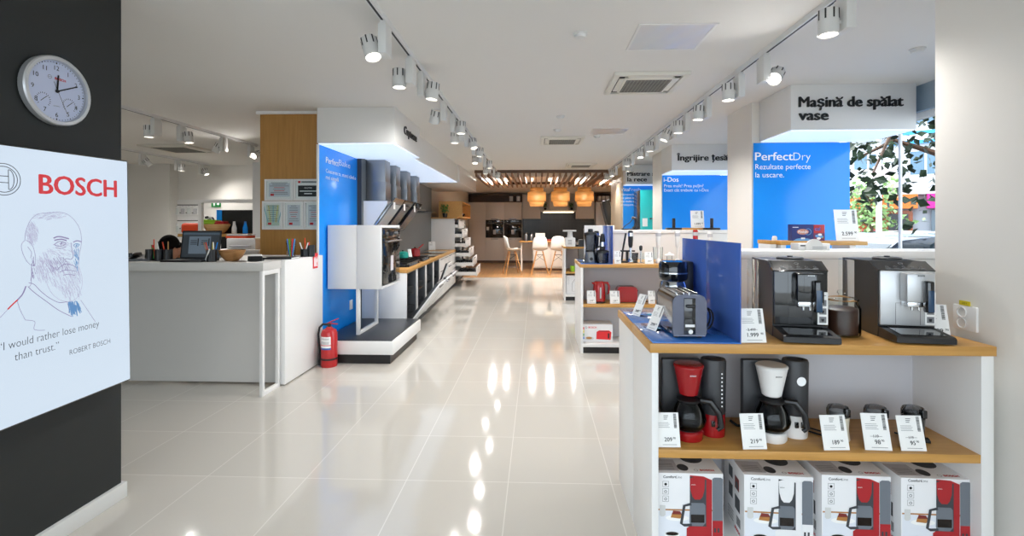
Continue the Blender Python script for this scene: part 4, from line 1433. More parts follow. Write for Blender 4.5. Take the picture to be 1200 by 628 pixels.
for k in range(n):
    lb.poly([(0.0836 * cos(aa[k]), 0.0836 * sin(aa[k]), 0.19), (0.0836 * cos(aa[k + 1]), 0.0836 * sin(aa[k + 1]), 0.19), (0.0836 * cos(aa[k + 1]), 0.0836 * sin(aa[k + 1]), 0.325), (0.0836 * cos(aa[k]), 0.0836 * sin(aa[k]), 0.325)], 0)
    lb.poly([(0.084 * cos(aa[k]), 0.084 * sin(aa[k]), 0.19), (0.084 * cos(aa[k + 1]), 0.084 * sin(aa[k + 1]), 0.19), (0.084 * cos(aa[k + 1]), 0.084 * sin(aa[k + 1]), 0.208), (0.084 * cos(aa[k]), 0.084 * sin(aa[k]), 0.208)], 1)
    for z in (0.305, 0.295, 0.27, 0.26, 0.25):
        if 1 < k < n - 2:
            lb.poly([(0.084 * cos(aa[k]), 0.084 * sin(aa[k]), z), (0.084 * cos(aa[k + 1]), 0.084 * sin(aa[k + 1]), z), (0.084 * cos(aa[k + 1]), 0.084 * sin(aa[k + 1]), z + 0.004), (0.084 * cos(aa[k]), 0.084 * sin(aa[k]), z + 0.004)], 2)
    lb.poly([(0.084 * cos(aa[k]), 0.084 * sin(aa[k]), 0.232), (0.084 * cos(aa[k + 1]), 0.084 * sin(aa[k + 1]), 0.232), (0.084 * cos(aa[k + 1]), 0.084 * sin(aa[k + 1]), 0.24), (0.084 * cos(aa[k]), 0.084 * sin(aa[k]), 0.24)], 3)
obj('label_sticker', lb, ['paper', mat('label_blue', '#2b5fae', 0.5), 'greyink', 'logored'], ex)

# ================================================================ DISPLAY PLATFORM AND OVEN CABINET
pf = thing('display_platform', 'low white display platform with dark top under the oven cabinet', 'platform', (-2.36, 5.17, 0))
obj('plinth', MB().box(0, 0.775, 0.01, 1.17, 0, 0.102), 'black', pf)
obj('rim', MB().box(0, 0.81, -0.005, 1.24, 0.10, 0.244, 0, 0.003), 'white', pf)
obj('top_sheet', MB().box(0.005, 0.79, 0.012, 1.235, 0.2405, 0.252, 0, 0.001), 'anth', pf)
PZ = 0.252
oc = thing('oven_cabinet', 'white raised cabinet holding a built-in oven, on a white frame leg', 'cabinet', (-2.38, 5.42, 0))
B0, B1, BW, BD = 0.775, 1.502, 0.62, 0.73
obj('rear_section', MB().box(0.0, 0.332, 0, BD, B0, B1, 0, 0.003), 'cabinet', oc)
c = MB()
c.box(0.335, BW, 0, 0.02, B0, B1, 0, 0.002)
obj('side_panel', c, 'cabinet', oc)
obj('side_panel', MB().box(0.335, BW, BD - 0.02, BD, B0, B1, 0, 0.002), 'cabinet', oc)
obj('top_panel', MB().box(0.335, BW, 0.02, BD - 0.02, B1 - 0.03, B1), 'cabinet', oc)
obj('bottom_panel', MB().box(0.335, BW, 0.02, BD - 0.02, B0, B0 + 0.03), 'cabinet', oc)
for y0 in (0.03, 0.65):
    obj('frame_leg', MB().box(0.325, 0.365, y0 - 0.02, y0 + 0.02, PZ, B0, 0, 0.002), 'white', oc)
obj('frame_rail', MB().box(0.326, 0.364, 0.05, 0.63, PZ, PZ + 0.035, 0, 0.002), 'white', oc)


def oven(label, loc, rotz, W=0.66, H=0.64):
    """front towards local +X, width along Y; origin: lower near corner of the front"""
    t = thing('built_in_oven', label, 'oven', loc, rotz, 'built-in ovens')
    obj('body', MB().box(-0.26, 0.0, 0.005, W - 0.005, 0.005, H - 0.005), 'char', t)
    obj('door', MB().box(0.0, 0.018, 0.0, W, 0.0, H - 0.115, 0, 0.002), 'gblack', t)
    w = obj('door_window', MB().box(0.018, 0.0195, 0.06, W - 0.06, 0.07, H - 0.2, 0, 0.0005), mat('oven_window', '#15171a', 0.05), t)
    p = obj('control_panel', MB().box(0.0, 0.018, 0.0, W, H - 0.108, H, 0, 0.002), 'gblack', t)
    obj('display', MB().box(0.018, 0.0188, W * 0.38, W * 0.62, H - 0.08, H - 0.035), mat('oven_display', '#1c2733', 0.1), p)
    for k in (0.2, 0.8):
        obj('knob', MB().cyl((0.018, W * k, H - 0.055), (0.036, W * k, H - 0.055), 0.02, 0.018), 'steel', p)
    h = obj('handle', MB().tube([(0.055, 0.05, H - 0.145), (0.055, W - 0.05, H - 0.145)], 0.011, 12), 'steel', t)
    for k in (0.08, W - 0.08):
        obj('handle_post', MB().cyl((0.015, k, H - 0.145), (0.055, k, H - 0.145), 0.008), 'steel', h)
    obj('tag', MB().box(0.0185, 0.02, W * 0.42, W * 0.58, 0.14, 0.32), 'grey', t)
    return t


oven('black glass built-in oven in the raised white cabinet', (-2.38 + BW - 0.008, 5.42 + 0.035, B0 + 0.043), 0.0)

ws = thing('wall_socket', 'white socket on the blue panel under the oven cabinet', 'socket', (LX - 0.002, YX(411, LX), ZA(357, LX, YX(411, LX))), radians(90))
obj('plate', MB().box(-0.042, 0.042, -0.012, 0.0, -0.06, 0.06, 0, 0.003), 'white', ws)
for k in (-1, 1):
    obj('outlet', MB().lathe([(0, -0.004), (0.018, -0.004), (0.022, 0.003), (0.025, 0.0)], T=Matrix.Translation((0, -0.012, k * 0.028)) @ Matrix.Rotation(radians(90), 4, 'X')), 'lamp', ws)

# ================================================================ KITCHEN DISPLAY RUN ON THE LEFT (slightly turned)
KA = radians(2.7)
K0 = Vector((-1.745, 6.425, 0))


def kw(x, y, z=0):
    return (K0.x + x * cos(KA) - y * sin(KA), K0.y + x * sin(KA) + y * cos(KA), z)


KT = 0.905
LEN = 5.45
wt = thing('worktop', 'long oak worktop with dark hob area along the left kitchen run', 'worktop', kw(0, 0), KA)
obj('slab', MB().box(-0.6, 0.015, -0.005, LEN - 0.01, KT - 0.045, KT, 0, 0.002), 'oaky', wt)
sp = thing('end_panel', 'white end panel of the left kitchen run, beside the platform', 'panel', kw(0, 0), KA)
obj('panel', MB().box(-0.6, 0.0, 0.0, 0.03, 0.0, KT - 0.046, 0, 0.002), 'cabinet', sp)
bk = thing('backsplash', 'dark grey tiled backsplash behind the steel hoods', 'backsplash', kw(0, 0), KA)
obj('tile_panel', MB().box(-0.66, -0.602, 0.0, LEN + 0.05, 0.0, 2.41), 'gtile', bk)
obj('edge_strip', MB().box(-0.66, -0.6015, -0.006, -0.001, 0.0, 2.41), 'dark', bk)


def dishwasher(label, y, tilt, dishes):
    t = thing('dishwasher', label, 'dishwasher', kw(-0.005, y), KA, 'open dishwashers in the left kitchen run')
    W = 0.6
    zb, zt = 0.115, KT - 0.05
    obj('side_wall', MB().box(-0.56, 0, 0.0, 0.022, zb, zt), 'steel', t)
    obj('side_wall', MB().box(-0.56, 0, W - 0.022, W, zb, zt), 'steel', t)
    obj('rear_wall', MB().box(-0.56, -0.54, 0.022, W - 0.022, zb, zt), 'steel', t)
    obj('tub_floor', MB().box(-0.54, 0, 0.022, W - 0.022, zb, zb + 0.02), 'steel', t)
    obj('tub_ceiling', MB().box(-0.54, 0, 0.022, W - 0.022, zt - 0.02, zt), 'char', t)
    for zr in (0.24, 0.52):
        r = MB()
        x0, x1, y0, y1 = -0.5, -0.02, 0.04, W - 0.04
        r.tube([(x0, y0, zr + 0.1), (x1, y0, zr + 0.1), (x1, y1, zr + 0.1), (x0, y1, zr + 0.1)], 0.004, 6, closed=True)
        r.tube([(x0, y0, zr), (x1, y0, zr), (x1, y1, zr), (x0, y1, zr)], 0.004, 6, closed=True)
        for k in range(8):
            yk = y0 + (y1 - y0) * k / 7
            r.tube([(x1, yk, zr + 0.1), (x1, yk, zr), (x0, yk, zr)], 0.003, 5)
        for k in range(6):
            xk = x0 + (x1 - x0) * k / 5
            r.tube([(xk, y0, zr + 0.1), (xk, y0, zr), (xk, y1, zr)], 0.003, 5)
        obj('rack', r, 'chrome', t)
    # door hinged at the bottom, folded out by tilt
    d = bpy.data.objects.new('door', None)
    COL.objects.link(d)
    d.parent = t
    d.location = (0.0, 0, zb + 0.03)
    d.rotation_euler = (0, radians(tilt), 0)
    Hd = zt - zb - 0.035
    obj('front_panel', MB().box(0.005, 0.024, 0.003, W - 0.003, -0.03, Hd, 0, 0.002), 'cabinet', d)
    obj('inner_panel', MB().box(-0.03, 0.005, 0.02, W - 0.02, 0.0, Hd - 0.005, 0, 0.004), 'char', d)
    obj('detergent_tray', MB().box(-0.04, -0.03, 0.2, 0.4, 0.3, 0.42, 0, 0.003), 'black', d)
    obj('handle', MB().box(0.024, 0.045, 0.15, W - 0.15, Hd - 0.06, Hd - 0.045, 0, 0.003), 'steel', d)
    if dishes:
        for k in range(dishes):
            pl = MB().lathe([(0, -0.004), (0.05, -0.004), (0.1, 0.012), (0.103, 0.014), (0.05, 0.0), (0, 0)], T=Matrix.Translation((-0.24, 0.1 + 0.055 * k, 0.355)) @ Matrix.Rotation(radians(78), 4, 'X'))
            tag(obj('plate', pl, 'white', None, kw(-0.005, y), (0, 0, KA)), '%s white plate from the camera in the third open dishwasher' % ORD[k], 'plate', 'plates in the open dishwasher')
    return t


dishwasher('nearest open dishwasher in the left kitchen run, door folded out', 0.05, 37, 0)
dishwasher('second open dishwasher in the left kitchen run, behind the nearest', 0.78, 37, 0)
dishwasher('third open dishwasher in the left kitchen run, loaded with plates', 1.51, 37, 5)
dishwasher('farthest open dishwasher in the left kitchen run, door barely folded', 2.24, 20, 0)
for k, (y0, y1) in enumerate([(0.66, 0.775), (1.39, 1.505), (2.12, 2.235), (2.85, 2.9)]):
    b = thing('filler_post', 'white post between the dishwashers, %s from the camera' % ORD[k], 'post', kw(0, y0), KA, 'white posts between the dishwashers')
    obj('post', MB().box(-0.58, 0.0, 0.0, y1 - y0, 0.1, KT - 0.046, 0, 0.001), 'cabinet', b)
for k in range(4):
    y0 = 2.91 + 0.63 * k
    cb = thing('base_cabinet', '%s closed white base cabinet under the far end of the oak worktop' % ORD[k], 'cabinet', kw(0, y0), KA, 'closed base cabinets of the left run')
    obj('body', MB().box(-0.58, -0.02, 0.0, 0.62, 0.1, KT - 0.046), 'cabinet', cb)
    for (z0, z1) in ((0.1, 0.36), (0.365, 0.62), (0.625, KT - 0.05)):
        d = obj('drawer', MB().box(-0.02, 0.0, 0.003, 0.617, z0, z1, 0, 0.002), 'cabinet', cb)
        obj('handle', MB().box(0.0, 0.018, 0.1, 0.52, z1 - 0.035, z1 - 0.025, 0, 0.002), 'steel', d)
kk = thing('plinth', 'dark plinth along the foot of the left kitchen run', 'plinth', kw(0, 0), KA)
obj('board', MB().box(-0.56, -0.05, 0.031, LEN + 2.6, 0, 0.098), 'anth', kk)


# ---- hobs, pots
def hob(label, y, L, gas):
    t = thing('gas_hob' if gas else 'induction_hob', label, 'hob', kw(-0.3, y, KT), KA, None)
    obj('plate', MB().box(-0.25, 0.25, 0, L, 0.0005, 0.008, 0, 0.002), 'gblack', t)
    if gas:
        for (x, yy_) in ((-0.12, 0.17), (0.12, 0.17), (-0.12, L - 0.17), (0.12, L - 0.17), (0.0, L / 2)):
            obj('burner', MB().lathe([(0.045, 0.008), (0.045, 0.02), (0.03, 0.024), (0.03, 0.03), (0, 0.03)], (x, yy_, 0), 20), 'char', t)
        for y0, y1 in ((0.02, L * 0.33), (L * 0.345, L * 0.655), (L * 0.67, L - 0.02)):
            g = MB()
            for x in (-0.22, 0.22):
                g.box(x - 0.006, x + 0.006, y0, y1, 0.034, 0.048)
                g.box(x - 0.006, x + 0.006, y0, y0 + 0.012, 0.006, 0.036)
                g.box(x - 0.006, x + 0.006, y1 - 0.012, y1, 0.006, 0.036)
            for yy_ in (y0, (y0 + y1) / 2 - 0.006, y1 - 0.012):
                g.box(-0.22, 0.22, yy_, yy_ + 0.012, 0.036, 0.048)
            g.box(-0.006, 0.006, y0, y1, 0.036, 0.048)
            obj('pan_support', g, 'black', t)
        for k in range(5):
            obj('knob', MB().cyl((0.225, L * (0.25 + 0.125 * k), 0.008), (0.225, L * (0.25 + 0.125 * k), 0.03), 0.017, 0.015), 'steel', t)
    else:
        for (x, yy_, r) in ((-0.1, 0.17, 0.09), (0.12, 0.17, 0.07), (-0.1, L - 0.17, 0.07), (0.12, L - 0.17, 0.09)):
            obj('zone_ring', flatmb().disc(r, (x, yy_, 0.0082), UX, UY, 0.0003, 0, 28, r - 0.004), 'greyink', t, smooth=0)
    return t


hob('black gas hob with cast pan supports at the near end of the oak worktop', 0.35, 0.9, True)
hob('second black gas hob on the oak worktop, under the red pot', 1.45, 0.75, True)
hob('black glass induction hob in the middle of the oak worktop', 2.5, 0.8, False)
hob('black glass induction hob at the far end of the oak worktop', 3.55, 0.9, False)


def pot(label, x, y, z, r, h, col, long_handle):
    t = thing('saucepan', label, 'pan', kw(x, y, z), KA)
    obj('body', MB().lathe([(0, 0), (r * 0.9, 0), (r, 0.01), (r, h), (r * 1.04, h + 0.003), (r * 0.97, h), (r * 0.96, 0.012), (0, 0.01)], n=28), col, t)
    ld = obj('lid', MB().lathe([(r, h + 0.004), (r * 0.6, h + 0.022), (0, h + 0.028)], n=28), col, t)
    obj('lid_knob', MB().lathe([(0.012, h + 0.026), (0.016, h + 0.046), (0, h + 0.05)], n=14), 'black', ld)
    if long_handle:
        obj('handle', MB().tube([(0.0, r, h * 0.8), (0.03, r + 0.06, h * 1.1), (0.1, r + 0.16, h * 1.7)], 0.01, 8), col, t)
    else:
        for k in (-1, 1):
            obj('handle', MB().tube([(0.03, k * r, h * 0.75), (0.02, k * (r + 0.03), h * 0.78), (-0.02, k * (r + 0.03), h * 0.78), (-0.03, k * r, h * 0.75)], 0.006, 8), col, t)
    return t


pot('turquoise enamel pot on the gas hob', -0.42, 1.62, KT + 0.048, 0.09, 0.085, mat('turquoise', '#1fa89a', 0.3), False)
pot('dark red saucepan with long handle on the gas hob', -0.3, 2.02, KT + 0.048, 0.09, 0.12, 'red', True)
for k, (x, y) in enumerate([(-0.45, 0.62), (-0.5, 1.30), (-0.33, 1.82)]):
    card(['white leaning card behind the gas hob, nearest of three', 'white leaning card behind the gas hob, middle of three', 'white leaning card behind the gas hob, beside the red saucepan'][k], kw(x, y, KT + (0.05 if k != 1 else 0.002)), radians(50), 0.07, 0.14, lean=18, group='cards on the oak worktop', foot=False, bar=False)
card('white card standing at the far end of the dark backsplash', kw(-0.52, 5.1, KT + 0.002), radians(20), 0.16, 0.2, lean=10, group='cards on the oak worktop', foot=False, bar=False)


# ---- hoods
def hood(label, y, kind):
    t = thing('cooker_hood', label, 'hood', kw(-0.6, y, 0), KA, 'cooker hoods on the dark tiled wall')
    W = 0.28
    ch = MB().box(0.0, 0.26, -W / 2, W / 2, 1.92, 2.405, 0, 0.003)
    o = obj('chimney', ch, 'steel', t)
    obj('chimney_sleeve', MB().box(0.0, 0.268, -W / 2 - 0.006, W / 2 + 0.006, 1.78, 2.1, 0, 0.003), 'steel', o)
    if kind == 'flat':
        obj('canopy', MB().box(0, 0.34, -0.38, 0.38, 1.755, 1.80, 0, 0.004), 'steel', t)
        obj('glass_shield', MB().box(0.02, 0.52, -0.45, 0.45, 1.735, 1.753, 0, 0.002), 'smoke', t)
        obj('price_tag', MB().box(0.3, 0.302, -0.05, 0.05, 1.76, 1.9), 'paper', t)
    else:
        prof = [(0.0, 1.45), (0.10, 1.45), (0.32, 1.78), (0.32, 1.83), (0.0, 1.83)]
        obj('canopy', MB().prism(prof, 'y', -0.27, 0.27), 'cabinet' if kind == 'white' else 'steel', t)
        g = MB().prism([(0.09, 1.42), (0.105, 1.41), (0.44, 1.87), (0.425, 1.88)], 'y', -0.285, 0.285)
        obj('glass_front', g, 'pol' if kind == 'white' else 'gblack', t)
        f = MB().prism([(0.15, 1.466), (0.158, 1.46), (0.395, 1.786), (0.387, 1.792)], 'y', -0.23, 0.23)
        obj('glass_pane', f, mat('hood_glass_painted_reflection', '#b4b9bd', 0.12) if kind == 'white' else 'gun', t)  # nearest hood: reflected light is put into the pane's light grey colour
        obj('control_strip', MB().prism([(0.12, 1.424), (0.135, 1.418), (0.15, 1.44), (0.135, 1.446)], 'y', -0.12, 0.12), 'steel', t)
        obj('price_tag', MB().box(0.40, 0.402, -0.25, -0.15, 1.72, 1.86), 'paper', t)
    return t


hood('nearest hood, white slanted body with silver framed glass and steel chimney', 0.345, 'white')
hood('second hood from the camera, slanted black glass with steel chimney', 0.96, 'black')
hood('third hood from the camera, slanted black glass, price tag on it', 1.70, 'black')
hood('farthest hood on the left wall, flat glass shield and steel chimney', 2.5, 'flat')

# ---- tall drawer unit with six open drawers
TY = LEN + 0.0
tx = -0.02
tu = thing('drawer_tower', 'tall white drawer unit at the far end of the left run, six drawers pulled open', 'cabinet', kw(0, TY), KA)
TZ = 1.665
obj('side_panel', MB().box(-0.6, tx, 0.0, 0.02, 0.1, TZ), 'cabinet', tu)
obj('side_panel', MB().box(-0.6, tx, 1.3, 1.32, 0.1, TZ), 'cabinet', tu)
obj('rear_wall', MB().box(-0.6, -0.58, 0.02, 1.3, 0.1, TZ), 'cabinet', tu)
obj('top_panel', MB().box(-0.6, tx, 0.0, 1.32, TZ - 0.02, TZ), 'cabinet', tu)
for k in range(6):
    z0 = 1.42 - 0.236 * k
    op = 0.08 + 0.088 * k
    d = bpy.data.objects.new('drawer', None)
    COL.objects.link(d)
    d.parent = tu
    d.location = (tx + op, 0.03, z0)
    obj('drawer_front', MB().box(0, 0.02, 0, 1.26, 0.0, 0.225, 0, 0.002), 'cabinet', d)
    b = MB().box(-0.5, 0, 0.01, 0.025, 0.02, 0.105)
    obj('drawer_side', b, 'white', d)
    obj('drawer_side', MB().box(-0.5, 0, 1.235, 1.25, 0.02, 0.105), 'white', d)
    obj('drawer_bottom', MB().box(-0.5, 0, 0.02, 1.24, 0.02, 0.034), 'dark', d)
    obj('handle', MB().box(0.02, 0.035, 0.3, 0.66, 0.195, 0.205), 'steel', d)
    ins = MB()
    q = random.Random(k)
    for i in range(9):
        x = -0.44 + 0.05 * i
        ins.box(x, x + 0.03, 0.05, 0.5 + q.uniform(0, 0.35), 0.034, 0.09 + q.uniform(0.02, 0.07))
    obj('cutlery_insert', ins, 'black', d)['kind'] = 'stuff'
tb = thing('oven_tower', 'tall white unit with black ovens behind the open drawer unit', 'cabinet', kw(0, TY + 1.33), KA)
_b = MB()
_b.box(-0.6, 0.0, 0.705, 1.15, 0.1, TZ).box(-0.6, 0.0, 0.0, 0.068, 0.1, TZ).box(-0.6, -0.27, 0.068, 0.705, 0.1, TZ)
_b.box(-0.27, 0.0, 0.068, 0.705, 0.1, 0.418).box(-0.27, 0.0, 0.068, 0.705, 1.002, 1.038).box(-0.27, 0.0, 0.068, 0.705, 1.622, TZ)
obj('body', _b, 'cabinet', tb)
oven('upper black oven in the tall unit behind the open drawers', kw(0.002, TY + 1.4, 1.04), KA, 0.6, 0.58)
oven('lower black oven in the tall unit behind the open drawers', kw(0.002, TY + 1.4, 0.42), KA, 0.6, 0.58)
ts = thing('top_board', 'oak board lying on top of the tall drawer units', 'board', kw(0, TY, TZ), KA)
obj('board', MB().box(-0.6, 0.05, -0.01, 2.48, 0.0, 0.03), 'oaky', ts)
wb = thing('shelf_box', 'open oak shelf box on top of the drawer unit', 'shelf', kw(0, TY, TZ + 0.03), KA)
bx0, bx1, by0, by1, bh = -0.42, 0.16, 0.05, 2.3, 0.40
obj('side_board', MB().box(bx0, bx1, by0, by0 + 0.025, 0, bh), 'oaky', wb)
obj('side_board', MB().box(bx0, bx1, by1 - 0.025, by1, 0, bh), 'oaky', wb)
obj('top_board', MB().box(bx0, bx1, by0 + 0.025, by1 - 0.025, bh - 0.025, bh), 'oaky', wb)
obj('bottom_board', MB().box(bx0, bx1, by0 + 0.025, by1 - 0.025, 0, 0.025), 'oaky', wb)
obj('back_board', MB().box(bx0, bx0 + 0.015, by0 + 0.025, by1 - 0.025, 0.025, bh - 0.025), 'oaky', wb)
for k in range(2):
    tag(obj('bowl', MB().lathe([(0, 0), (0.05, 0), (0.1, 0.05), (0.11, 0.09), (0.104, 0.09), (0.095, 0.05), (0, 0.012)], n=24), ['steel', 'smoke'][k], None, kw(0.0, TY + 0.75 + 0.5 * k, TZ + 0.056)), ['steel bowl', 'glass bowl'][k] + ' inside the open oak shelf box', 'bowl')


def plant(label, loc, s=1.0):
    t = thing('potted_plant', label, 'plant', loc)
    obj('pot', MB().lathe([(0, 0), (0.06 * s, 0), (0.075 * s, 0.12 * s), (0.068 * s, 0.12 * s), (0.06 * s, 0.1 * s), (0, 0.1 * s)], n=22), 'black', t)
    q = random.Random(9)
    b = MB()
    for k in range(70):
        a, r, h = q.uniform(0, 2 * pi), 0.12 * s * sqrt(q.random()), q.uniform(0.16, 0.36) * s
        c = Vector((r * cos(a), r * sin(a), h))
        d = Vector((cos(a + q.uniform(-1, 1)), sin(a + q.uniform(-1, 1)), q.uniform(-0.3, 0.6))).normalized()
        sd = d.orthogonal().normalized()
        L = 0.07 * s
        up = d.cross(sd) * 0.01 * s
        b.poly([c - d * L / 2, c + sd * L * 0.3 + up, c + d * L / 2, c - sd * L * 0.3 + up])
    obj('foliage', b, 'leaf', t)
    st = MB()
    for k in range(6):
        a = k * 1.05
        st.tube([(0, 0, 0.1 * s), (0.03 * s * cos(a), 0.03 * s * sin(a), 0.2 * s), (0.07 * s * cos(a), 0.07 * s * sin(a), 0.3 * s)], 0.003 * s, 5)
    obj('stem', st, 'leaf', t)['kind'] = 'stuff'
    return t


pp = kw(-0.38, TY - 0.0 + 0.0, 0)
plant('small green plant in a black pot on top of the drawer unit', (XY(522, pp[1] + 0.02) , pp[1] - 0.04 + 0.0, TZ + 0.0301), 0.85)

# ================================================================ CEILING: TRACKS, SPOTLIGHTS, VENTS
def track(label, x, y0, y1, z=2.765):
    t = thing('lighting_track', label, 'track', (x, y0, z), 0, 'ceiling lighting tracks')
    obj('rail', MB().box(-0.018, 0.018, 0, y1 - y0, 0.0, H_C - z), 'track', t)
    obj('groove', MB().box(-0.007, 0.007, 0, y1 - y0, -0.0012, 0.0), 'trackd', t)
    return t


TLX, TRX, TAX, TBX = -0.95, 1.685, -4.49, -6.93
track('left lighting track above the aisle, running to the slatted ceiling', TLX, 1.6, 13.0)
track('right lighting track above the shelf units, running to the slatted ceiling', TRX, 1.6, 13.0)
track('lighting track over the reception desk in the left room', TAX, 3.2, 7.6)
track('farther lighting track in the left room along the back', TBX, 6.0, 10.0)


def spot_data(w):
    l = bpy.data.lights.new('spot_beam', 'SPOT')
    l.energy = w
    l.color = (1.0, 0.965, 0.925)
    l.spot_size = radians(155)
    l.spot_blend = 1.0
    l.shadow_soft_size = 0.05
    return l


SPOT_MAIN, SPOT_LEFT = spot_data(SPOT_W), spot_data(SPOT_W * 0.9)


def head_mesh():
    b = MB()
    b.lathe([(0.0, 0.07), (0.046, 0.07), (0.05, 0.064), (0.052, -0.066), (0.048, -0.07), (0.045, -0.066), (0.044, -0.045)], n=24)
    return b


_h = head_mesh()
HEAD = obj('housing', _h, 'lamp')
HEAD_ME = HEAD.data
bpy.data.objects.remove(HEAD)
_h = MB()
for k in range(8):
    a = 2 * pi * k / 8
    _h.box(0.0485, 0.0525, -0.004, 0.004, 0.012, 0.0665, T=Matrix.Rotation(a, 4, 'Z'))
_h.lathe([(0.0488, 0.03), (0.0495, 0.03), (0.0495, 0.036), (0.0488, 0.036)], n=24)
_o = obj('cooling_slots', _h, 'lampd')
SLOT_ME = _o.data
bpy.data.objects.remove(_o)
_o = obj('lens', MB().lathe([(0, -0.047), (0.044, -0.047), (0.044, -0.05), (0, -0.05)], n=24), 'led')
LENS_ME = _o.data
bpy.data.objects.remove(_o)
_o = obj('driver_box', MB().box(-0.026, 0.026, -0.06, 0.06, -0.205, -0.02, 0, 0.004), 'lamp')
DRV_ME = _o.data
bpy.data.objects.remove(_o)
_o = obj('adapter', MB().box(-0.016, 0.016, -0.05, 0.05, -0.022, 0.0), 'lamp')
ADP_ME = _o.data
bpy.data.objects.remove(_o)


def child(nm, me, parent, loc=(0, 0, 0), rot=(0, 0, 0)):
    o = bpy.data.objects.new(nm, me)
    COL.objects.link(o)
    o.parent = parent
    o.location, o.rotation_euler = loc, rot
    return o


def spotlight(label, x, y, side, tilt=(0, 0), data=None, grp='spotlights on the ceiling tracks', turn=0):
    t = thing('track_spotlight', label, 'spotlight', (x, y, 2.765), radians(turn), grp)
    child('adapter', ADP_ME, t)
    child('driver_box', DRV_ME, t)
    h = child('lamp_head', HEAD_ME, t, (side * 0.088, 0, -0.155), (radians(tilt[0]), radians(tilt[1]), 0))
    child('cooling_slots', SLOT_ME, h)
    child('lens', LENS_ME, h)
    child('hinge', ADP_ME, t, (side * 0.034, 0, -0.145)).scale = (0.5, 0.2, 1)
    l = bpy.data.objects.new('spot_beam', data or SPOT_MAIN)
    COL.objects.link(l)
    l.parent = h
    l.location = (0, 0, -0.074)
    return t


# (pixel of the driver box, side of the head, tilt) along the left and right aisle tracks
LT = [(451, -1, (-12, -18)), (481.5, -1, (0, 0)), (494.5, 1, (0, 6)), (520, -1, (22, 18)), (531, 1, (0, 0)), (541, -1, (0, 0)), (547, 1, (-10, -12)), (555.5, 1, (0, 5)), (563, -1, (-14, 0)), (568, 1, (0, 0)), (574, -1, (0, 0)), (579, 1, (0, 8))]
for k, (px, sd, tl) in enumerate(LT):
    spotlight('%s white spotlight from the near end of the left aisle track' % ORD[k], TLX, min(YX(px, TLX), 12.8), sd, tl)
RT = [(990, -1, (0, 0)), (895, 1, (-40, 42)), (866, -1, (0, 0)), (829, -1, (0, 4)), (804, -1, (0, 0)), (789, -1, (0, 24)), (769, -1, (0, 0)), (757, -1, (-10, 0)), (741, -1, (0, 0)), (731, 1, (0, 0)), (722, -1, (-8, 0)), (715, -1, (0, 0))]
for k, (px, sd, tl) in enumerate(RT):
    spotlight('%s white spotlight from the near end of the right aisle track' % ORD[k], TRX, min(YX(px, TRX), 12.8), sd, tl)
for k, (px, sd, tl) in enumerate([(183, -1, (0, 0)), (213, 1, (0, -8)), (262, -1, (0, 30)), (294, 1, (-60, 20))]):
    spotlight('%s spotlight from the left on the track above the reception desk' % ORD[k], TAX, YX(px, TAX), sd, tl, SPOT_LEFT)
for k, (px, sd, tl) in enumerate([(167, 1, (30, -30)), (208, 1, (0, 0)), (236, 1, (0, -25)), (258, -1, (0, 30)), (286, 1, (0, 0))]):
    spotlight('%s spotlight from the left on the farther left room track' % ORD[k], TBX, YX(px, TBX), sd, tl, SPOT_LEFT)


def ceiling_vent(label, x0, y0, s=0.64):
    t = thing('ceiling_vent', label, 'air conditioner', (x0, y0, H_C), 0, 'ceiling air conditioner cassettes')
    b = MB()
    b.box(0, s, 0, 0.05, -0.03, 0, 0, 0.004).box(0, s, s - 0.05, s, -0.03, 0, 0, 0.004).box(0, 0.05, 0.05, s - 0.05, -0.03, 0, 0, 0.004).box(s - 0.05, s, 0.05, s - 0.05, -0.03, 0, 0, 0.004)
    obj('casing', b, 'acwhite', t)
    obj('air_slot', MB().box(0.05, s - 0.05, 0.05, s - 0.05, -0.012, -0.002), 'lampd', t)
    c = MB()
    i0, i1 = 0.105, s - 0.105
    c.box(i0, i1, i0, i1, -0.036, -0.014, 0, 0.003)
    p = obj('centre_panel', c, 'acwhite', t)
    g = MB()
    n = 13
    for k in range(n):
        y = i0 + 0.03 + (i1 - i0 - 0.06) * k / (n - 1)
        g.box(i0 + 0.025, i1 - 0.025, y - 0.004, y + 0.004, -0.039, -0.036)
        g.box(y - 0.003, y + 0.003, i0 + 0.025, i1 - 0.025, -0.038, -0.036)
    o = obj('grille', g, 'acgrill', p)
    obj('grille_back', MB().box(i0 + 0.02, i1 - 0.02, i0 + 0.02, i1 - 0.02, -0.0366, -0.0355), 'lampd', p)
    for k, (a, bq) in enumerate(((0.13, 0.06), (0.13, s - 0.105), (0.06, 0.13), (s - 0.105, 0.13))):
        if k < 2:
            m = MB().box(a, s - a, bq, bq + 0.045, -0.028, -0.018)
        else:
            m = MB().box(a, a + 0.045, bq, s - bq, -0.028, -0.018)
        obj('flap', m, 'acwhite', t)
    return t


ceiling_vent('square ceiling air conditioner nearest the camera, between the tracks', 0.66, 4.12)
ceiling_vent('second square ceiling air conditioner along the aisle', XY(634, 7.1), 7.05)
ceiling_vent('third square ceiling air conditioner, near the slatted ceiling', XY(664, 10.1), 10.1)
ceiling_vent('square ceiling air conditioner above the left room', XY(166, 7.6), 7.5, 0.8)


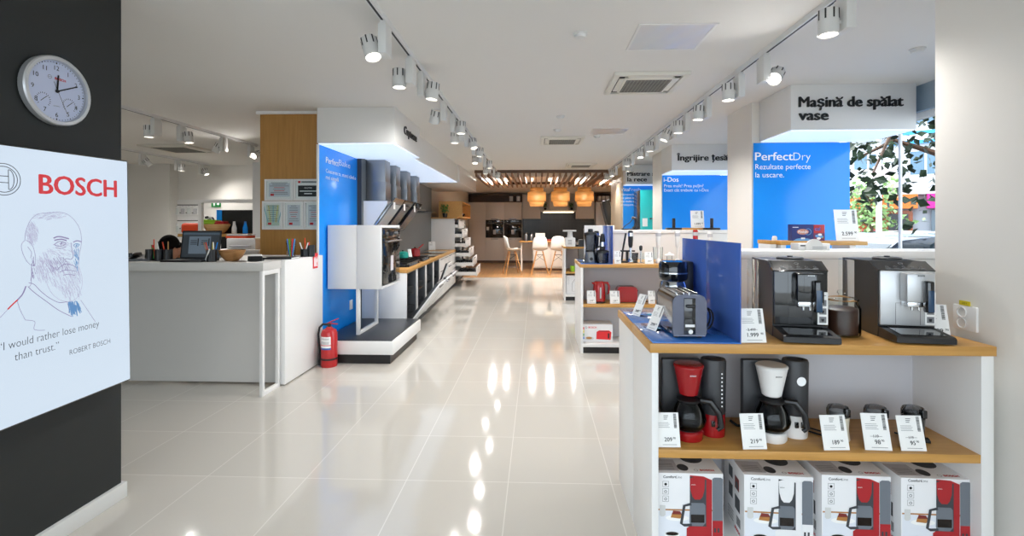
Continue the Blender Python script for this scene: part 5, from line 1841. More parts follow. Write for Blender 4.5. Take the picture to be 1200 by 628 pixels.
def hatch_(label, x0, y0, x1, y1):
    t = thing('ceiling_hatch', label, 'hatch', (x0, y0, H_C), 0, 'silver ceiling hatches')
    W, D = x1 - x0, y1 - y0
    b = MB()
    b.box(0, W, 0, 0.018, -0.006, 0).box(0, W, D - 0.018, D, -0.006, 0).box(0, 0.018, 0.018, D - 0.018, -0.006, 0).box(W - 0.018, W, 0.018, D - 0.018, -0.006, 0)
    obj('frame', b, 'white', t)
    m = MB()
    n = 14
    q = random.Random(2)
    g = [[m.bm.verts.new((0.018 + (W - 0.036) * i / n, 0.018 + (D - 0.036) * j / n, -0.004 + 0.0022 * sin(i * 1.3 + j * .6) + q.uniform(-0.0006, 0.0006))) for j in range(n + 1)] for i in range(n + 1)]
    for i in range(n):
        for j in range(n):
            m.bm.faces.new((g[i][j], g[i][j + 1], g[i + 1][j + 1], g[i + 1][j]))
    obj('foil_panel', m, 'foil', t, smooth=80)
    return t


hatch_('silver ceiling hatch nearest the camera', 0.66, 3.15, 1.17, 3.62)
hatch_('small silver ceiling hatch beside the second air conditioner', XY(694, 6.5), 6.5, XY(694, 6.5) + 0.5, 6.95)
for k, (px, py) in enumerate([(680, 39), (657, 136), (653, 152), (700, 159), (1075, 57)]):
    x, y = FL(px, py, H_C)
    t = thing('smoke_detector', '%s small white detector from the camera on the ceiling' % ORD[k], 'detector', (x, y, H_C), 0, 'small detectors on the ceiling')
    obj('base', MB().lathe([(0.05, 0), (0.052, -0.012), (0.0, -0.012)], n=24), 'lamp', t)
    obj('head', MB().lathe([(0.042, -0.012), (0.036, -0.03), (0.012, -0.036), (0, -0.036)], n=24), 'lamp', t)

# ================================================================ FRAMED CERTIFICATES ON THE OAK COLUMN
FY = 5.428


def framed(label, px0, px1, py0, py1, kind):
    x0, x1 = XY(px0, FY), XY(px1, FY)
    z0, z1 = ZA(py1, -2.8, FY), ZA(py0, -2.8, FY)
    W, Hh = x1 - x0, z1 - z0
    t = thing('picture_frame', label, 'picture frame', (x0, FY, z0), 0, 'framed certificates on the oak column')
    e = 0.022
    b = MB()
    b.box(0, W, -0.022, 0, 0, e, 0, 0.002).box(0, W, -0.022, 0, Hh - e, Hh, 0, 0.002).box(0, e, -0.022, 0, e, Hh - e, 0, 0.002).box(W - e, W, -0.022, 0, e, Hh - e, 0, 0.002)
    obj('frame', b, 'white', t)
    obj('mount', MB().box(e, W - e, -0.008, -0.004, e, Hh - e), 'paper', t)
    m = 0.045
    pm = {'dark': mat('cert_black', '#26282b', 0.5), 'green': mat('cert_green', '#c9d8c8', 0.5)}.get(kind, mat('cert_paper', '#cfd4dc', 0.5))
    sh = MB().box(m, W - m, -0.010, -0.008, m, (Hh - m) * (0.86 if kind == 'dark' else 1))
    s = obj('certificate', sh, pm, t)
    f = flatmb()
    q = random.Random(len(label))
    if kind == 'dark':
        f.text('PRACTICE', (W / 2, -0.0102, Hh * 0.56), UX, UZ, cap=0.014, mi=1, align='C', bold=0.02)
        f.text('GRUNDWERK ZWISCHEN', (W / 2, -0.0102, Hh * 0.42), UX, UZ, cap=0.012, w=W * 0.62, mi=1, align='C', bold=0.02) if False else f.rect(W * .2, W * .8, Hh * .42, Hh * .46, (0, -0.0102, 0), UX, UZ, 0.0003, 1)
        f.rect(W * .36, W * .64, Hh * .3, Hh * .34, (0, -0.0102, 0), UX, UZ, 0.0003, 1)
        f.rect(m, m + 0.03, Hh * 0.82, Hh * 0.82 + 0.03, (0, -0.0102, 0), UX, UZ, 0.0003, 0)
        f.rect(m + 0.04, W - m, Hh * 0.83, Hh * 0.83 + 0.016, (0, -0.0102, 0), UX, UZ, 0.0003, 2)
    else:
        for k in range(8):
            v = Hh * (0.82 - 0.075 * k)
            a = q.uniform(0.05, 0.3)
            f.rect(m + W * a * 0.6, W - m - W * a * 0.6, v, v + 0.006, (0, -0.0102, 0), UX, UZ, 0.0003, 0 if k in (3, 5) and kind != 'green' else 2)
        if kind == 'green':
            for k in range(5):
                f.flat([(W * 0.5 + (k - 2) * 0.03, Hh * 0.25), (W * 0.5 + (k - 2) * 0.055, Hh * 0.85), (W * 0.5 + (k - 2) * 0.055 + 0.012, Hh * 0.85), (W * 0.5 + (k - 2) * 0.03 + 0.012, Hh * 0.25)], (0, -0.0101, 0), UX, UZ, 0.0002, 3 if k % 2 else 4)
        f.rect(m + 0.02, m + 0.06, m + 0.01, m + 0.035, (0, -0.0102, 0), UX, UZ, 0.0003, 0)
    obj('certificate_print', f, ['logored', 'lightw', 'greyink', mat('cert_yellow', '#d6cf7a', 0.5), mat('cert_cyan', '#8fc3cf', 0.5)], s, smooth=0)
    obj('glazing', MB().box(e, W - e, -0.014, -0.013, e, Hh - e), 'clear', t, smooth=0)
    return t


framed('white framed certificate with red writing, upper left on the oak column', 311, 344.5, 210, 235, 'plain')
framed('white framed black notice, upper right on the oak column', 345.2, 378, 210, 235, 'dark')
framed('white framed green and yellow certificate, lower left on the oak column', 308, 332.2, 235.6, 269, 'green')
framed('white framed certificate, lower middle on the oak column', 332.8, 356.5, 235.6, 269, 'plain')
framed('white framed certificate, lower right on the oak column', 357, 380, 235.6, 269, 'plain')

# ================================================================ THINGS ON THE RECEPTION DESK
def cup(label, x, y, z, r=0.04, h=0.1, m='black'):
    t = thing('pen_cup', label, 'pen cup', (x, y, z), 0, 'pen cups on the reception desk')
    obj('cup', MB().lathe([(0, 0), (r, 0), (r, h), (r * 0.93, h), (r * 0.93, 0.004), (0, 0.004)], n=20), m, t)
    return t


def pen(label, x, y, z, L, lean, az, col, r=0.0042, tip=True):
    t = thing('pen', label, 'pen', (x, y, z), 0, 'pens and pencils in the pen cups')
    t.rotation_euler = (radians(lean), 0, radians(az))
    obj('barrel', MB().cyl((0, 0, 0.012), (0, 0, L), r, n=8), col, t)
    obj('tip', MB().cyl((0, 0, 0.0), (0, 0, 0.012), 0.001, r, n=8), 'ink', t)
    return t


def dpx(px, Y, z=DZ):
    return XY(px, Y), Y, z


YD = 4.34
for px, nm in ((176, 'leftmost'), (187, 'second from the left'), (197, 'third from the left')):
    x, y, z = dpx(px, YD)
    cup('black pen cup on the reception desk, %s' % nm, x, y, z, 0.038, 0.105)
for px, lb_, c, L, ln, az in ((178, 'red marker in the leftmost black pen cup', 'logored', 0.14, 6, 60), (180.5, 'green marker in the leftmost black pen cup', 'green', 0.14, 6, -60), (181, 'tall orange pencil in the leftmost black pen cup', 'orange', 0.19, 2, 0),
                              (188, 'white pen in the second black pen cup', 'paper', 0.16, 8, -50), (185.5, 'black pen in the second black pen cup', 'black', 0.17, 5, 40), (195, 'orange pencil in the third black pen cup', 'orange', 0.17, 10, -40), (197, 'yellow pencil in the third black pen cup', 'oak', 0.17, 4, 40)):
    x, y, z = dpx(px, YD)
    pen(lb_, x, y, z + 0.008, L, ln, az, c, 0.009 if 'marker' in lb_ else 0.0045)
x, y, z = dpx(248, 4.24)
cup('black pen cup on the reception desk, right of the laptop', x, y, z, 0.042, 0.11)
for k, (c, ln, az, w) in enumerate((('wbowl', 14, -70, 'wooden pencil'), ('orange', 12, -40, 'orange pencil'), ('yellow', 8, 60, 'yellow pencil'), ('blue', 12, 110, 'blue pen'), ('paper', 10, 20, 'white pen'))):
    pen('%s in the black cup right of the laptop' % w, x + (0.012 * (k - 2)), y, z + 0.008, 0.17, ln, az, c)
pen('white pen leaning in front of the laptop screen', x - 0.045, y - 0.02, z + 0.004, 0.13, 32, 62, 'paper', 0.006)

# laptop, screen towards the camera
LY = 4.40
lx0, lx1 = XY(211, LY), XY(257, LY)
lt = thing('laptop', 'open black laptop on the reception desk, screen towards the camera', 'laptop', ((lx0 + lx1) / 2, LY, DZ))
lw = (lx1 - lx0) / 2
obj('base', MB().box(-lw * 1.02, lw, -0.24, 0.0, 0.0, 0.018, 0, 0.003), 'black', lt)
kb = flatmb()
for r_ in range(5):
    for k in range(14):
        kb.rect(-lw * 0.88 + lw * 1.76 * k / 14, -lw * 0.88 + lw * 1.76 * (k + 0.85) / 14, -0.13 + 0.022 * r_, -0.112 + 0.022 * r_, (0, 0, 0.0181), UX, UY, 0.002)
obj('keyboard', kb, 'char', lt, smooth=0)['kind'] = 'stuff'
a = radians(8)
T = Matrix.Translation((0, 0.0, 0.016)) @ Matrix.Rotation(-a, 4, 'X')
hs = (ZA(272, lx0, LY) - DZ)
sc_ = obj('screen', MB().box(-lw, lw, -0.004, 0.006, 0.0, hs, 0, 0.003, T=T), 'black', lt)
so = obj('display', MB().box(-lw * 0.93, lw * 0.93, -0.0052, -0.0042, 0.012, hs - 0.012, T=T), mat('laptop_display', '#0a0c10', 0.3, emit=0.13, ecol='#6c7a86'), sc_, smooth=0)
f = flatmb()
Vs = (T.to_3x3() @ UZ)
Os = T @ Vector((0, -0.0054, 0))
f.rect(-lw * 0.6, lw * 0.5, 0.045, hs - 0.055, Os, UX, Vs, 0.0003, 0)
for sx in (-0.35, 0.2):
    for k in range(4):
        f.rect(lw * (sx - 0.18), lw * (sx + 0.15), hs * 0.5 + 0.012 * k, hs * 0.5 + 0.015 + 0.012 * k - 0.01, Os - UY * 0.0005, UX, Vs, 0.0003, 1)
    f.rect(lw * (sx + 0.18), lw * (sx + 0.24), hs * 0.45, hs * 0.72, Os - UY * 0.0005, UX, Vs, 0.0003, 1)
f.rect(-lw * 0.93, lw * 0.93, hs - 0.04, hs - 0.02, Os, UX, Vs, 0.0003, 2)
obj('display_page', f, [mat('page_glow', '#10141a', 0.3, emit=0.30, ecol='#8fa3b5'), 'ink', mat('bar_glow', '#10141a', 0.3, emit=0.22, ecol='#7f95a8')], so, smooth=0)


def bowl(label, loc, r, h, m, nm='bowl'):
    return tag(obj(nm, MB().lathe([(0, 0), (r * 0.45, 0.0), (r * 0.75, h * 0.35), (r * 0.95, h * 0.8), (r, h), (r * 0.95, h), (r * 0.88, h * 0.8), (r * 0.68, h * 0.38), (r * 0.4, 0.012), (0, 0.012)], n=32), m, None, loc), label, 'bowl')


x, y, z = dpx(272, 4.36)
bowl('wooden bowl on the reception desk right of the laptop', (x, y, z), 0.112, 0.1, 'wbowl')
# business card holder, papers, cable, phone
x, y, z = dpx(300, 4.36)
ch = thing('card_holder', 'small black business card holder on the reception desk corner', 'card holder', (x, y, z), 0.2)
obj('holder', MB().prism([(-0.035, 0), (0.035, 0), (0.035, 0.008), (-0.01, 0.02), (-0.02, 0.045), (-0.026, 0.045), (-0.032, 0.008)], 'x', -0.06, 0.06), 'black', ch)
obj('card_stack', MB().box(-0.045, 0.045, -0.012, 0.012, 0.0, 0.05, T=Matrix.Translation((0, -0.008, 0.012)) @ Matrix.Rotation(radians(-35), 4, 'X')), 'paper', ch)
x, y, z = dpx(318, 4.62)
nb = thing('notebook', 'flat black notebook on the reception desk beside the straw glass', 'notebook', (x, y, z), 0.1)
obj('cover', MB().box(-0.16, 0.22, -0.08, 0.12, 0.0, 0.018, 0, 0.003), 'black', nb)
obj('pages', MB().box(-0.155, 0.222, -0.075, 0.115, 0.004, 0.014), 'paper', nb)
x, y, z = dpx(288, 4.3)
tag(obj('paper_sheet', MB().box(-0.12, 0.12, -0.08, 0.08, 0, 0.001), 'black', None, (x, y, z), (0, 0, 0.15)), 'black desk mat lying beside the wooden bowl', 'mat')
x, y, z = dpx(166, 4.36)
ph = thing('telephone', 'black desk telephone left of the pen cups', 'telephone', (x, y, z), 0.3)
obj('body', MB().prism([(-0.09, 0), (0.09, 0), (0.09, 0.05), (-0.09, 0.02)], 'x', -0.08, 0.1), 'black', ph)
obj('handset', MB().box(-0.08, -0.03, -0.09, 0.09, 0.035, 0.075, 0, 0.012), 'black', ph)
x, y, z = dpx(150, 4.26)
tag(obj('cable', MB().tube([(x - 0.1, y + 0.05, z + .005), (x, y, z + .005), (x + 0.08, y + 0.03, z + .005), (x + 0.05, y + 0.1, z + .005), (x - 0.06, y + 0.12, z + .005)], 0.005), 'rubber'), 'black cable lying on the left end of the reception desk', 'cable')
# straw glass
x, y, z = dpx(341, 4.78)
sg = thing('glass', 'clear glass holding coloured straws on the reception desk', 'glass', (x, y, z))
obj('glass_wall', MB().lathe([(0, 0), (0.036, 0), (0.048, 0.17), (0.046, 0.17), (0.034, 0.006), (0, 0.006)], n=24), 'clear', sg)
for k, c in enumerate(('blue', 'teal', 'logored', 'green', 'scr_vio', 'blue', 'lime', 'logored')):
    a = k * 0.785
    p = thing('straw', '%s coloured straw standing in the clear glass' % ['dark blue', 'turquoise', 'red', 'dark green', 'violet', 'bright blue', 'lime', 'crimson'][k], 'straw', (x + 0.012 * cos(a), y + 0.012 * sin(a), z + 0.008), 0, 'straws in the clear glass')
    p.rotation_euler = (radians(8) * -sin(a), radians(8) * cos(a), 0)
    obj('tube', MB().cyl((0, 0, 0), (0, 0, 0.185), 0.005, n=8), mat('violet', '#7a4aa0', 0.5) if c == 'scr_vio' else c, p)
for px, ym, lab in ((357, 4.95, 'shorter black desk caddy cup near the end of the reception desk'), (364, 4.98, 'tallest black pen cup near the end of the reception desk')):
    x, y, z = dpx(px, ym)
    cup(lab, x, y, z, 0.042, 0.08 if px < 360 else 0.12)
x, y, z = dpx(357, 4.95)
for k, (c, ln, az, w) in enumerate((('paper', 22, 70, 'slim white pen'), ('paper', 18, -60, 'white marker'), ('orange', 4, 0, 'tall orange pencil'), ('logored', 12, 100, 'red pen'))):
    pen('%s in the shorter caddy cup at the desk end' % w, x + 0.008 * (k - 1), y, z + 0.006, 0.15 + (0.04 if k == 2 else 0), ln, az, c, 0.006)

# ================================================================ LEFT ROOM BEHIND THE DESK
BY = 10.19
bx = lambda px: XY(px, BY)
bz = lambda py: ZA(py, -6.2, BY)
sw = thing('slatwall_panel', 'white slatted wall panel with hanging packs in the left room', 'panel', (bx(197), BY - 0.03, bz(300)))
Wp, Hp = bx(237) - bx(197), bz(234) - bz(300)
obj('board', MB().box(0, Wp, 0, 0.028, 0, Hp), 'white', sw)
for k in range(7):
    z = Hp * (0.06 + 0.14 * k)
    obj('slat_groove', MB().box(0, Wp, -0.001, 0.0, z, z + 0.018), 'dark', sw)
n = 0
for r_, py in enumerate((247, 268, 289)):
    for k in range(5):
        px = 200 + 7.2 * k
        if px > 233:
            continue
        n += 1
        pk = thing('accessory_pack', 'white hanging pack, %s row down, %s from left on the slatted wall' % (ORD[r_], ORD[k]), 'pack', (bx(px), BY - 0.06, bz(py + 5)), 0, 'packs on the slatted wall')
        obj('backing_card', MB().box(0, 0.1, 0.0, 0.004, 0, 0.2), 'paper', pk)
        obj('blister', MB().box(0.015, 0.085, -0.03, 0.0, 0.02, 0.14, 0, 0.01), 'clear' if k % 2 else 'grey', pk)
        obj('hook', MB().tube([(0.05, 0.03, 0.19), (0.05, -0.04, 0.19)], 0.004, 6), 'chrome', pk)
# white frame and black shelving behind the desk
YB2 = 8.2
fx = lambda px: XY(px, YB2)
fz = lambda py: ZA(py, -4.8, YB2)
wf = thing('white_frame', 'white square frame standing in the left room before the black cabinet', 'frame', (fx(232), YB2, 0))
obj('post', MB().box(0, 0.06, 0, 0.06, 0, fz(235)), 'white', wf)
obj('top_bar', MB().box(0.06, fx(296) - fx(232), 0, 0.06, fz(237.5), fz(233.5)), 'white', wf)
obj('post', MB().box(fx(296) - fx(232), fx(305) - fx(232), 0, 0.3, 0, fz(190)), 'cabinet', wf)
bc = thing('black_cabinet', 'tall black wall cabinet with blue section and oak shelf in the left room', 'cabinet', (fx(237), YB2 + 0.5, 0))
Wc = XY(298, YB2 + .5) - fx(237)
zt = ZA(246, -5, YB2 + 0.5)
zs = ZA(274, -5, YB2 + 0.1)
obj('rear_panel', MB().box(0, Wc, 0.0, 0.05, 0, zt), 'black', bc)
obj('blue_section', MB().box(0.02, XY(254, YB2 + .5) - fx(237), -0.006, 0.0, zs, zt), 'blue', bc)
obj('oak_shelf', MB().box(-0.5, Wc, -0.42, -0.008, zs - 0.05, zs), 'oak', bc)
obj('lower_body', MB().box(0.3, Wc, -0.38, 0.0, 0, zs - 0.05), 'black', bc)
ys = YB2 + 0.28
tag(bowl('wide pale wooden bowl of folded cloths on the oak shelf', (XY(254, ys), ys, zs), 0.22, 0.17, 'pbowl'), 'wide pale wooden bowl of folded cloths on the oak shelf', 'bowl')
for lab, px, c, w, h_, dz in (('lime green folded cloth in the wide wooden bowl', 248, 'lime', 0.15, 0.085, 0.165), ('red folded cloth in the wide wooden bowl', 260, 'redm', 0.085, 0.06, 0.165)):
    tag(obj('folded_cloth', MB().box(-w, w, -0.1, 0.1, 0, h_ * 0.55, 0, 0.012).box(-w * 0.9, w * 0.85, -0.09, 0.09, h_ * 0.5, h_, 0, 0.012), c, None, (XY(px, ys), ys, zs + dz), (0.0, 0.05, 0.1)), lab, 'cloth', 'cloths in the bowl')
tag(obj('storage_box', MB().box(-0.18, 0.18, -0.06, 0.06, 0, 0.19, 0, 0.05, seg=4), 'orange', None, (XY(230, ys), ys - 0.1, zs)), 'orange red padded box left of the white frame post', 'box')
for lab, px, c in (('cream bottle on the oak shelf in the left room', 274.5, 'paper'), ('blue detergent bottle on the oak shelf in the left room', 287.5, 'blue')):
    t = thing('bottle', lab, 'bottle', (XY(px, ys), ys, zs), 0, 'bottles on the oak shelf')
    obj('body', MB().lathe([(0, 0), (0.04, 0), (0.042, 0.01), (0.04, 0.1), (0.022, 0.17), (0.02, 0.185), (0, 0.185)], n=20), c, t)
    obj('cap', MB().lathe([(0.022, 0.185), (0.02, 0.22), (0, 0.222)], n=16), 'white' if c == 'paper' else 'bluebase', t)
t = thing('football', 'black and white ball on the oak shelf before the blue section', 'ball', (XY(243.5, ys + 0.1), ys + 0.1, zs + 0.21))
obj('ball', MB().ball((0, 0, 0), 0.11), 'paper', t)
pt = MB()
for d in ((0, -1, 0.15), (0.75, -0.65, 0.3), (-0.75, -0.65, 0.2), (0.2, -0.6, 0.8), (-0.4, -0.4, -0.8), (-0.6, -0.3, 0.75), (0.8, 0.2, 0.6)):
    v = Vector(d).normalized()
    pt.cyl(v * 0.105, v * 0.1135, 0.04, 0.034, 5)
obj('patches', pt, 'black', t)['kind'] = 'stuff'
t = thing('ball_stand', 'small black stand under the ball on the oak shelf', 'stand', (XY(243.5, ys + 0.1), ys + 0.1, zs))
obj('stem', MB().lathe([(0, 0), (0.07, 0), (0.06, 0.02), (0.015, 0.03), (0.015, 0.085), (0.04, 0.1), (0, 0.098)], n=18), 'black', t)
es = thing('exit_sign', 'small green exit sign above the white frame in the left room', 'sign', (XY(253, 10.17), 10.17, ZA(239, -6, 10.17)))
obj('plate', MB().box(-0.1, 0.1, 0, 0.02, -0.06, 0.06), mat('exit_green', '#0d7a35', 0.4, emit=0.15), es)
f = flatmb().flat([(0.02, -0.02), (0.05, -0.02), (0.05, -0.04), (0.08, 0), (0.05, 0.04), (0.05, 0.02), (0.02, 0.02)], (0, -0.0005, 0), UX, UZ, 0.001).rect(-0.06, -0.02, -0.04, 0.04, (0, -0.0005, 0), UX, UZ, 0.001)
obj('symbol', f, 'lightw', es, smooth=0)
# side counter with printer, books
cx0 = XY(256, 5.9)
sc2 = thing('side_counter', 'pale side counter between the reception desk and the black cabinet', 'counter', (cx0, 5.75, 0))
obj('body', MB().box(0, 0.6, 0, 0.5, 0, 1.16), 'white', sc2)
obj('top', MB().box(-0.02, 0.62, -0.02, 0.52, 1.16, 1.2, 0, 0.003), 'white', sc2)
x = XY(283, 6.0)
pr = thing('printer', 'white printer on the side counter behind the wooden bowl', 'printer', (x, 6.0, 1.2))
obj('body', MB().box(-0.12, 0.25, -0.12, 0.15, 0, 0.14, 0, 0.012), 'white', pr)
obj('paper_tray', MB().box(-0.06, 0.2, -0.16, -0.1, 0.03, 0.05, 0, 0.004), 'grey', pr)
for k, (c, lab, dz, off) in enumerate((('orange', 'orange folder lying on the white printer', 0.14, 0), ('grey', 'grey folder lying on the orange folder', 0.168, 0.01))):
    tag(obj('folder', MB().box(-0.14, 0.12, -0.1, 0.1, 0, 0.027 if k == 0 else 0.02, 0, 0.004), c, None, (x - 0.0 + off, 6.0, 1.2 + dz), (0, 0, 0.06 * k)), lab, 'folder', 'folders on the printer')

# ================================================================ PERSON BENDING OVER THE DESK
def person(loc):
    J = {}
    V = []
    Rr = []
    E = []

    def j(n, p, r, par=None):
        J[n] = len(V)
        V.append(Vector(p))
        Rr.append(r)
        if par is not None:
            E.append((J[par], J[n]))

    # local: faces -Y (towards the desk and the camera)
    j('pelvis', (0, 0.42, 0.93), (0.15, 0.11))
    j('waist', (0, 0.33, 1.04), (0.135, 0.1), 'pelvis')
    j('chest', (0, 0.19, 1.15), (0.16, 0.115), 'waist')
    j('uchest', (0, 0.10, 1.21), (0.15, 0.10), 'chest')
    j('neck', (0, 0.02, 1.255), (0.056, 0.056), 'uchest')
    j('skull', (0, -0.04, 1.275), (0.06, 0.06), 'neck')
    for s, n in ((-1, 'l'), (1, 'r')):
        j('sh' + n, (s * 0.175, 0.10, 1.19), (0.07, 0.065), 'uchest')
        j('el' + n, (s * 0.27, 0.06, 0.93), (0.046, 0.046), 'sh' + n)
        j('wr' + n, (s * 0.20, -0.14, 0.80), (0.03, 0.026), 'el' + n)
        j('pa' + n, (s * 0.185, -0.20, 0.785), (0.036, 0.016), 'wr' + n)
        j('hip' + n, (s * 0.095, 0.42, 0.88), (0.095, 0.095), 'pelvis')
        j('kn' + n, (s * 0.11, 0.38, 0.49), (0.06, 0.06), 'hip' + n)
        j('an' + n, (s * 0.115, 0.42, 0.09), (0.04, 0.042), 'kn' + n)
        j('to' + n, (s * 0.125, 0.26, 0.035), (0.038, 0.028), 'an' + n)
        for k in range(4):
            fx_ = s * (0.185 + (k - 1.5) * 0.021)
            L = (0.062, 0.074, 0.07, 0.054)[k]
            j('f%s%d' % (n, k), (fx_, -0.235, 0.785), (0.0105, 0.009), 'pa' + n)
            j('g%s%d' % (n, k), (fx_, -0.235 - L * 0.55, 0.782), (0.009, 0.008), 'f%s%d' % (n, k))
            j('h%s%d' % (n, k), (fx_, -0.235 - L, 0.77), (0.0075, 0.007), 'g%s%d' % (n, k))
        j('t1' + n, (s * 0.142, -0.19, 0.782), (0.012, 0.011), 'pa' + n)
        j('t2' + n, (s * 0.128, -0.225, 0.775), (0.009, 0.009), 't1' + n)
    me = bpy.data.meshes.new('person')
    me.from_pydata([tuple(v) for v in V], E, [])
    o = bpy.data.objects.new('person', me)
    COL.objects.link(o)
    m = o.modifiers.new('skin', 'SKIN')
    m.use_smooth_shade = True
    for i, r in enumerate(Rr):
        me.skin_vertices[0].data[i].radius = r
    me.skin_vertices[0].data[0].use_root = True
    s = o.modifiers.new('sub', 'SUBSURF')
    s.levels = s.render_levels = 2
    dg = bpy.context.evaluated_depsgraph_get()
    em = bpy.data.meshes.new_from_object(o.evaluated_get(dg))
    bm = bmesh.new()
    bm.from_mesh(em)
    # head: pitched forward so that the crown faces the camera
    HM = Matrix.Translation((0, -0.09, 1.27)) @ Matrix.Rotation(radians(52), 4, 'X')

    def add(c, r, rot=None):
        res = bmesh.ops.create_uvsphere(bm, u_segments=24, v_segments=16, radius=1)
        for v in res['verts']:
            p = Vector((v.co.x * r[0], v.co.y * r[1], v.co.z * r[2])) + Vector(c)
            v.co = HM @ p

    add((0, 0.01, 0.03), (0.076, 0.095, 0.092))        # cranium
    add((0, -0.02, -0.04), (0.062, 0.072, 0.085))      # face
    add((0, -0.05, -0.095), (0.034, 0.034, 0.03))      # chin
    add((0, -0.094, -0.025), (0.014, 0.02, 0.03))      # nose
    add((0, -0.09, 0.012), (0.05, 0.012, 0.012))       # brow
    for q in (-1, 1):
        add((q * 0.077, 0.005, -0.02), (0.012, 0.024, 0.034))
    bm.to_mesh(em)
    bm.free()
    o.modifiers.clear()
    o.data = em
    rm = o.modifiers.new('remesh', 'REMESH')
    rm.mode = 'VOXEL'
    rm.voxel_size = 0.0075
    sm = o.modifiers.new('smooth', 'SMOOTH')
    sm.iterations = 3
    dg = bpy.context.evaluated_depsgraph_get()
    fm = bpy.data.meshes.new_from_object(o.evaluated_get(dg))
    o.modifiers.clear()
    o.data = fm
    fm.materials.clear()
    fm.materials.append(M['skin'])
    fm.shade_smooth()
    o.location = loc
    tag(o, 'dark haired person bending low behind the reception desk beside the laptop', 'person')
    # clothes and hair: shells that follow the body

    def shell(nm, m_, test, off):
        b = bmesh.new()
        b.from_mesh(fm)
        b.normal_update()
        dele = [f for f in b.faces if not test(f.calc_center_median())]
        bmesh.ops.delete(b, geom=dele, context='FACES')
        for v in b.verts:
            v.co += v.normal * off
        mm = bpy.data.meshes.new(nm)
        b.to_mesh(mm)
        b.free()
        mm.materials.append(M[m_])
        mm.shade_smooth()
        c = bpy.data.objects.new(nm, mm)
        COL.objects.link(c)
        c.parent = o
        so_ = c.modifiers.new('thickness', 'SOLIDIFY')
        so_.thickness = 0.004
        return c

    HI = HM.inverted()

    def hairy(p):
        q = HI @ p
        return q.length < 0.2 and (q.z > 0.035 and q.y < -0.02 or q.y > -0.02 and q.z > -0.01 + max(0, -q.y) or q.y > 0.03 and q.z > -0.07) and p.y < 0.03

    shell('hair', 'hair', hairy, 0.012)
    shell('shirt', 'shirt', lambda p: p.z > 0.93 and p.y > 0.03 and (p - Vector((0, -0.02, 1.27))).length > 0.09 or (abs(p.x) > 0.17 and 0.86 < p.z < 1.2 and p.y > -0.05), 0.010)
    shell('trousers', 'trouser', lambda p: 0.12 < p.z < 0.97 and p.y > 0.24 and abs(p.x) < 0.22, 0.009)
    shell('shoe', 'rubber', lambda p: p.z < 0.12 and p.x < 0, 0.006)
    shell('shoe', 'rubber', lambda p: p.z < 0.12 and p.x > 0, 0.006)
    for q in (-1, 1):
        e = MB().ball((0, 0, 0), 0.012, u=14, v=10)
        obj('eye', e, 'paper', o, HM @ Vector((q * 0.03, -0.078, -0.006)))
    obj('mouth', MB().ball((0, 0, 0), (0.02, 0.006, 0.004), u=14, v=8), mat('lips', '#9a5a4c', 0.5), o, HM @ Vector((0, -0.09, -0.068)), (radians(52), 0, 0))


YP = 4.98
person((XY(203, YP), YP + 0.05, 0))

# ================================================================ LOW WALLS BEHIND THE SHELF UNITS
def low_wall(label, x0, x1, y, zt):
    t = thing('display_wall', label, 'low wall', (x0, y, 0), 0, 'low white walls behind the shelf units')
    obj('panel', MB().box(0, x1 - x0, 0, 0.06, 0, zt - 0.05), 'white', t)
    obj('cap', MB().box(-0.01, x1 - x0 + 0.01, -0.012, 0.34, zt - 0.045, zt, 0, 0.003), 'white', t)
    obj('shadow_gap', MB().box(0, x1 - x0, 0.006, 0.05, zt - 0.052, zt - 0.043), 'grey', t)
    obj('rear_panel', MB().box(0, x1 - x0, 0.27, 0.32, 0, zt - 0.05), 'white', t)
    return t


LW1 = ZA(294, 1.5, 2.98)
low_wall('low white wall with flat cap behind the espresso machines', XY(861, 2.98), 3.5, 2.98, LW1)
LW2 = ZA(269.5, 1.4, 6.6)
low_wall('low white wall with flat cap behind the immersion blenders', XY(719, 6.6), 3.4, 6.6, LW2)
t = thing('display_board', 'white board standing behind the steel blenders at the middle shelf unit', 'board', (XY(685, 6.62), 6.62, 0))
obj('board', MB().box(0, XY(720, 6.62) - XY(685, 6.62), 0, 0.04, 0, ZA(264, .9, 6.62), 0, 0.002), 'white', t)
LW3 = ZA(264.5, 2.2, 10.2)

# ---- things by the PerfectDry panel
YB3 = 4.3
tb = thing('display_table', 'narrow oak topped bench before the blue panel by the window', 'bench', (XY(906, YB3), YB3, 0))
w = XY(1017, YB3) - XY(906, YB3)
zt = ZA(282.5, 2.2, YB3)
obj('oak_top', MB().box(0.07, w, 0, 0.3, zt - 0.035, zt, 0, 0.002), 'oak', tb)
obj('oak_top', MB().box(-0.0, 0.055, 0.05, 0.3, zt - 0.03, zt + 0.004, 0, 0.002), 'oak', tb)
obj('leg_panel', MB().box(0.075, 0.115, 0.01, 0.28, 0, zt - 0.035), 'white', tb)
obj('leg_panel', MB().box(0.0, 0.05, 0.05, 0.28, 0, zt - 0.03), 'white', tb)
obj('leg_panel', MB().box(w - 0.14, w - 0.09, 0.02, 0.28, 0, zt - 0.035), 'white', tb)
t = thing('tablet_bottle', 'small white bottle cap standing on the left end of the oak bench', 'bottle', (XY(909, YB3 + .15) , YB3 + 0.17, zt + 0.004))
obj('body', MB().lathe([(0, 0), (0.022, 0), (0.022, 0.02), (0.016, 0.036), (0, 0.038)], n=18), 'white', t)


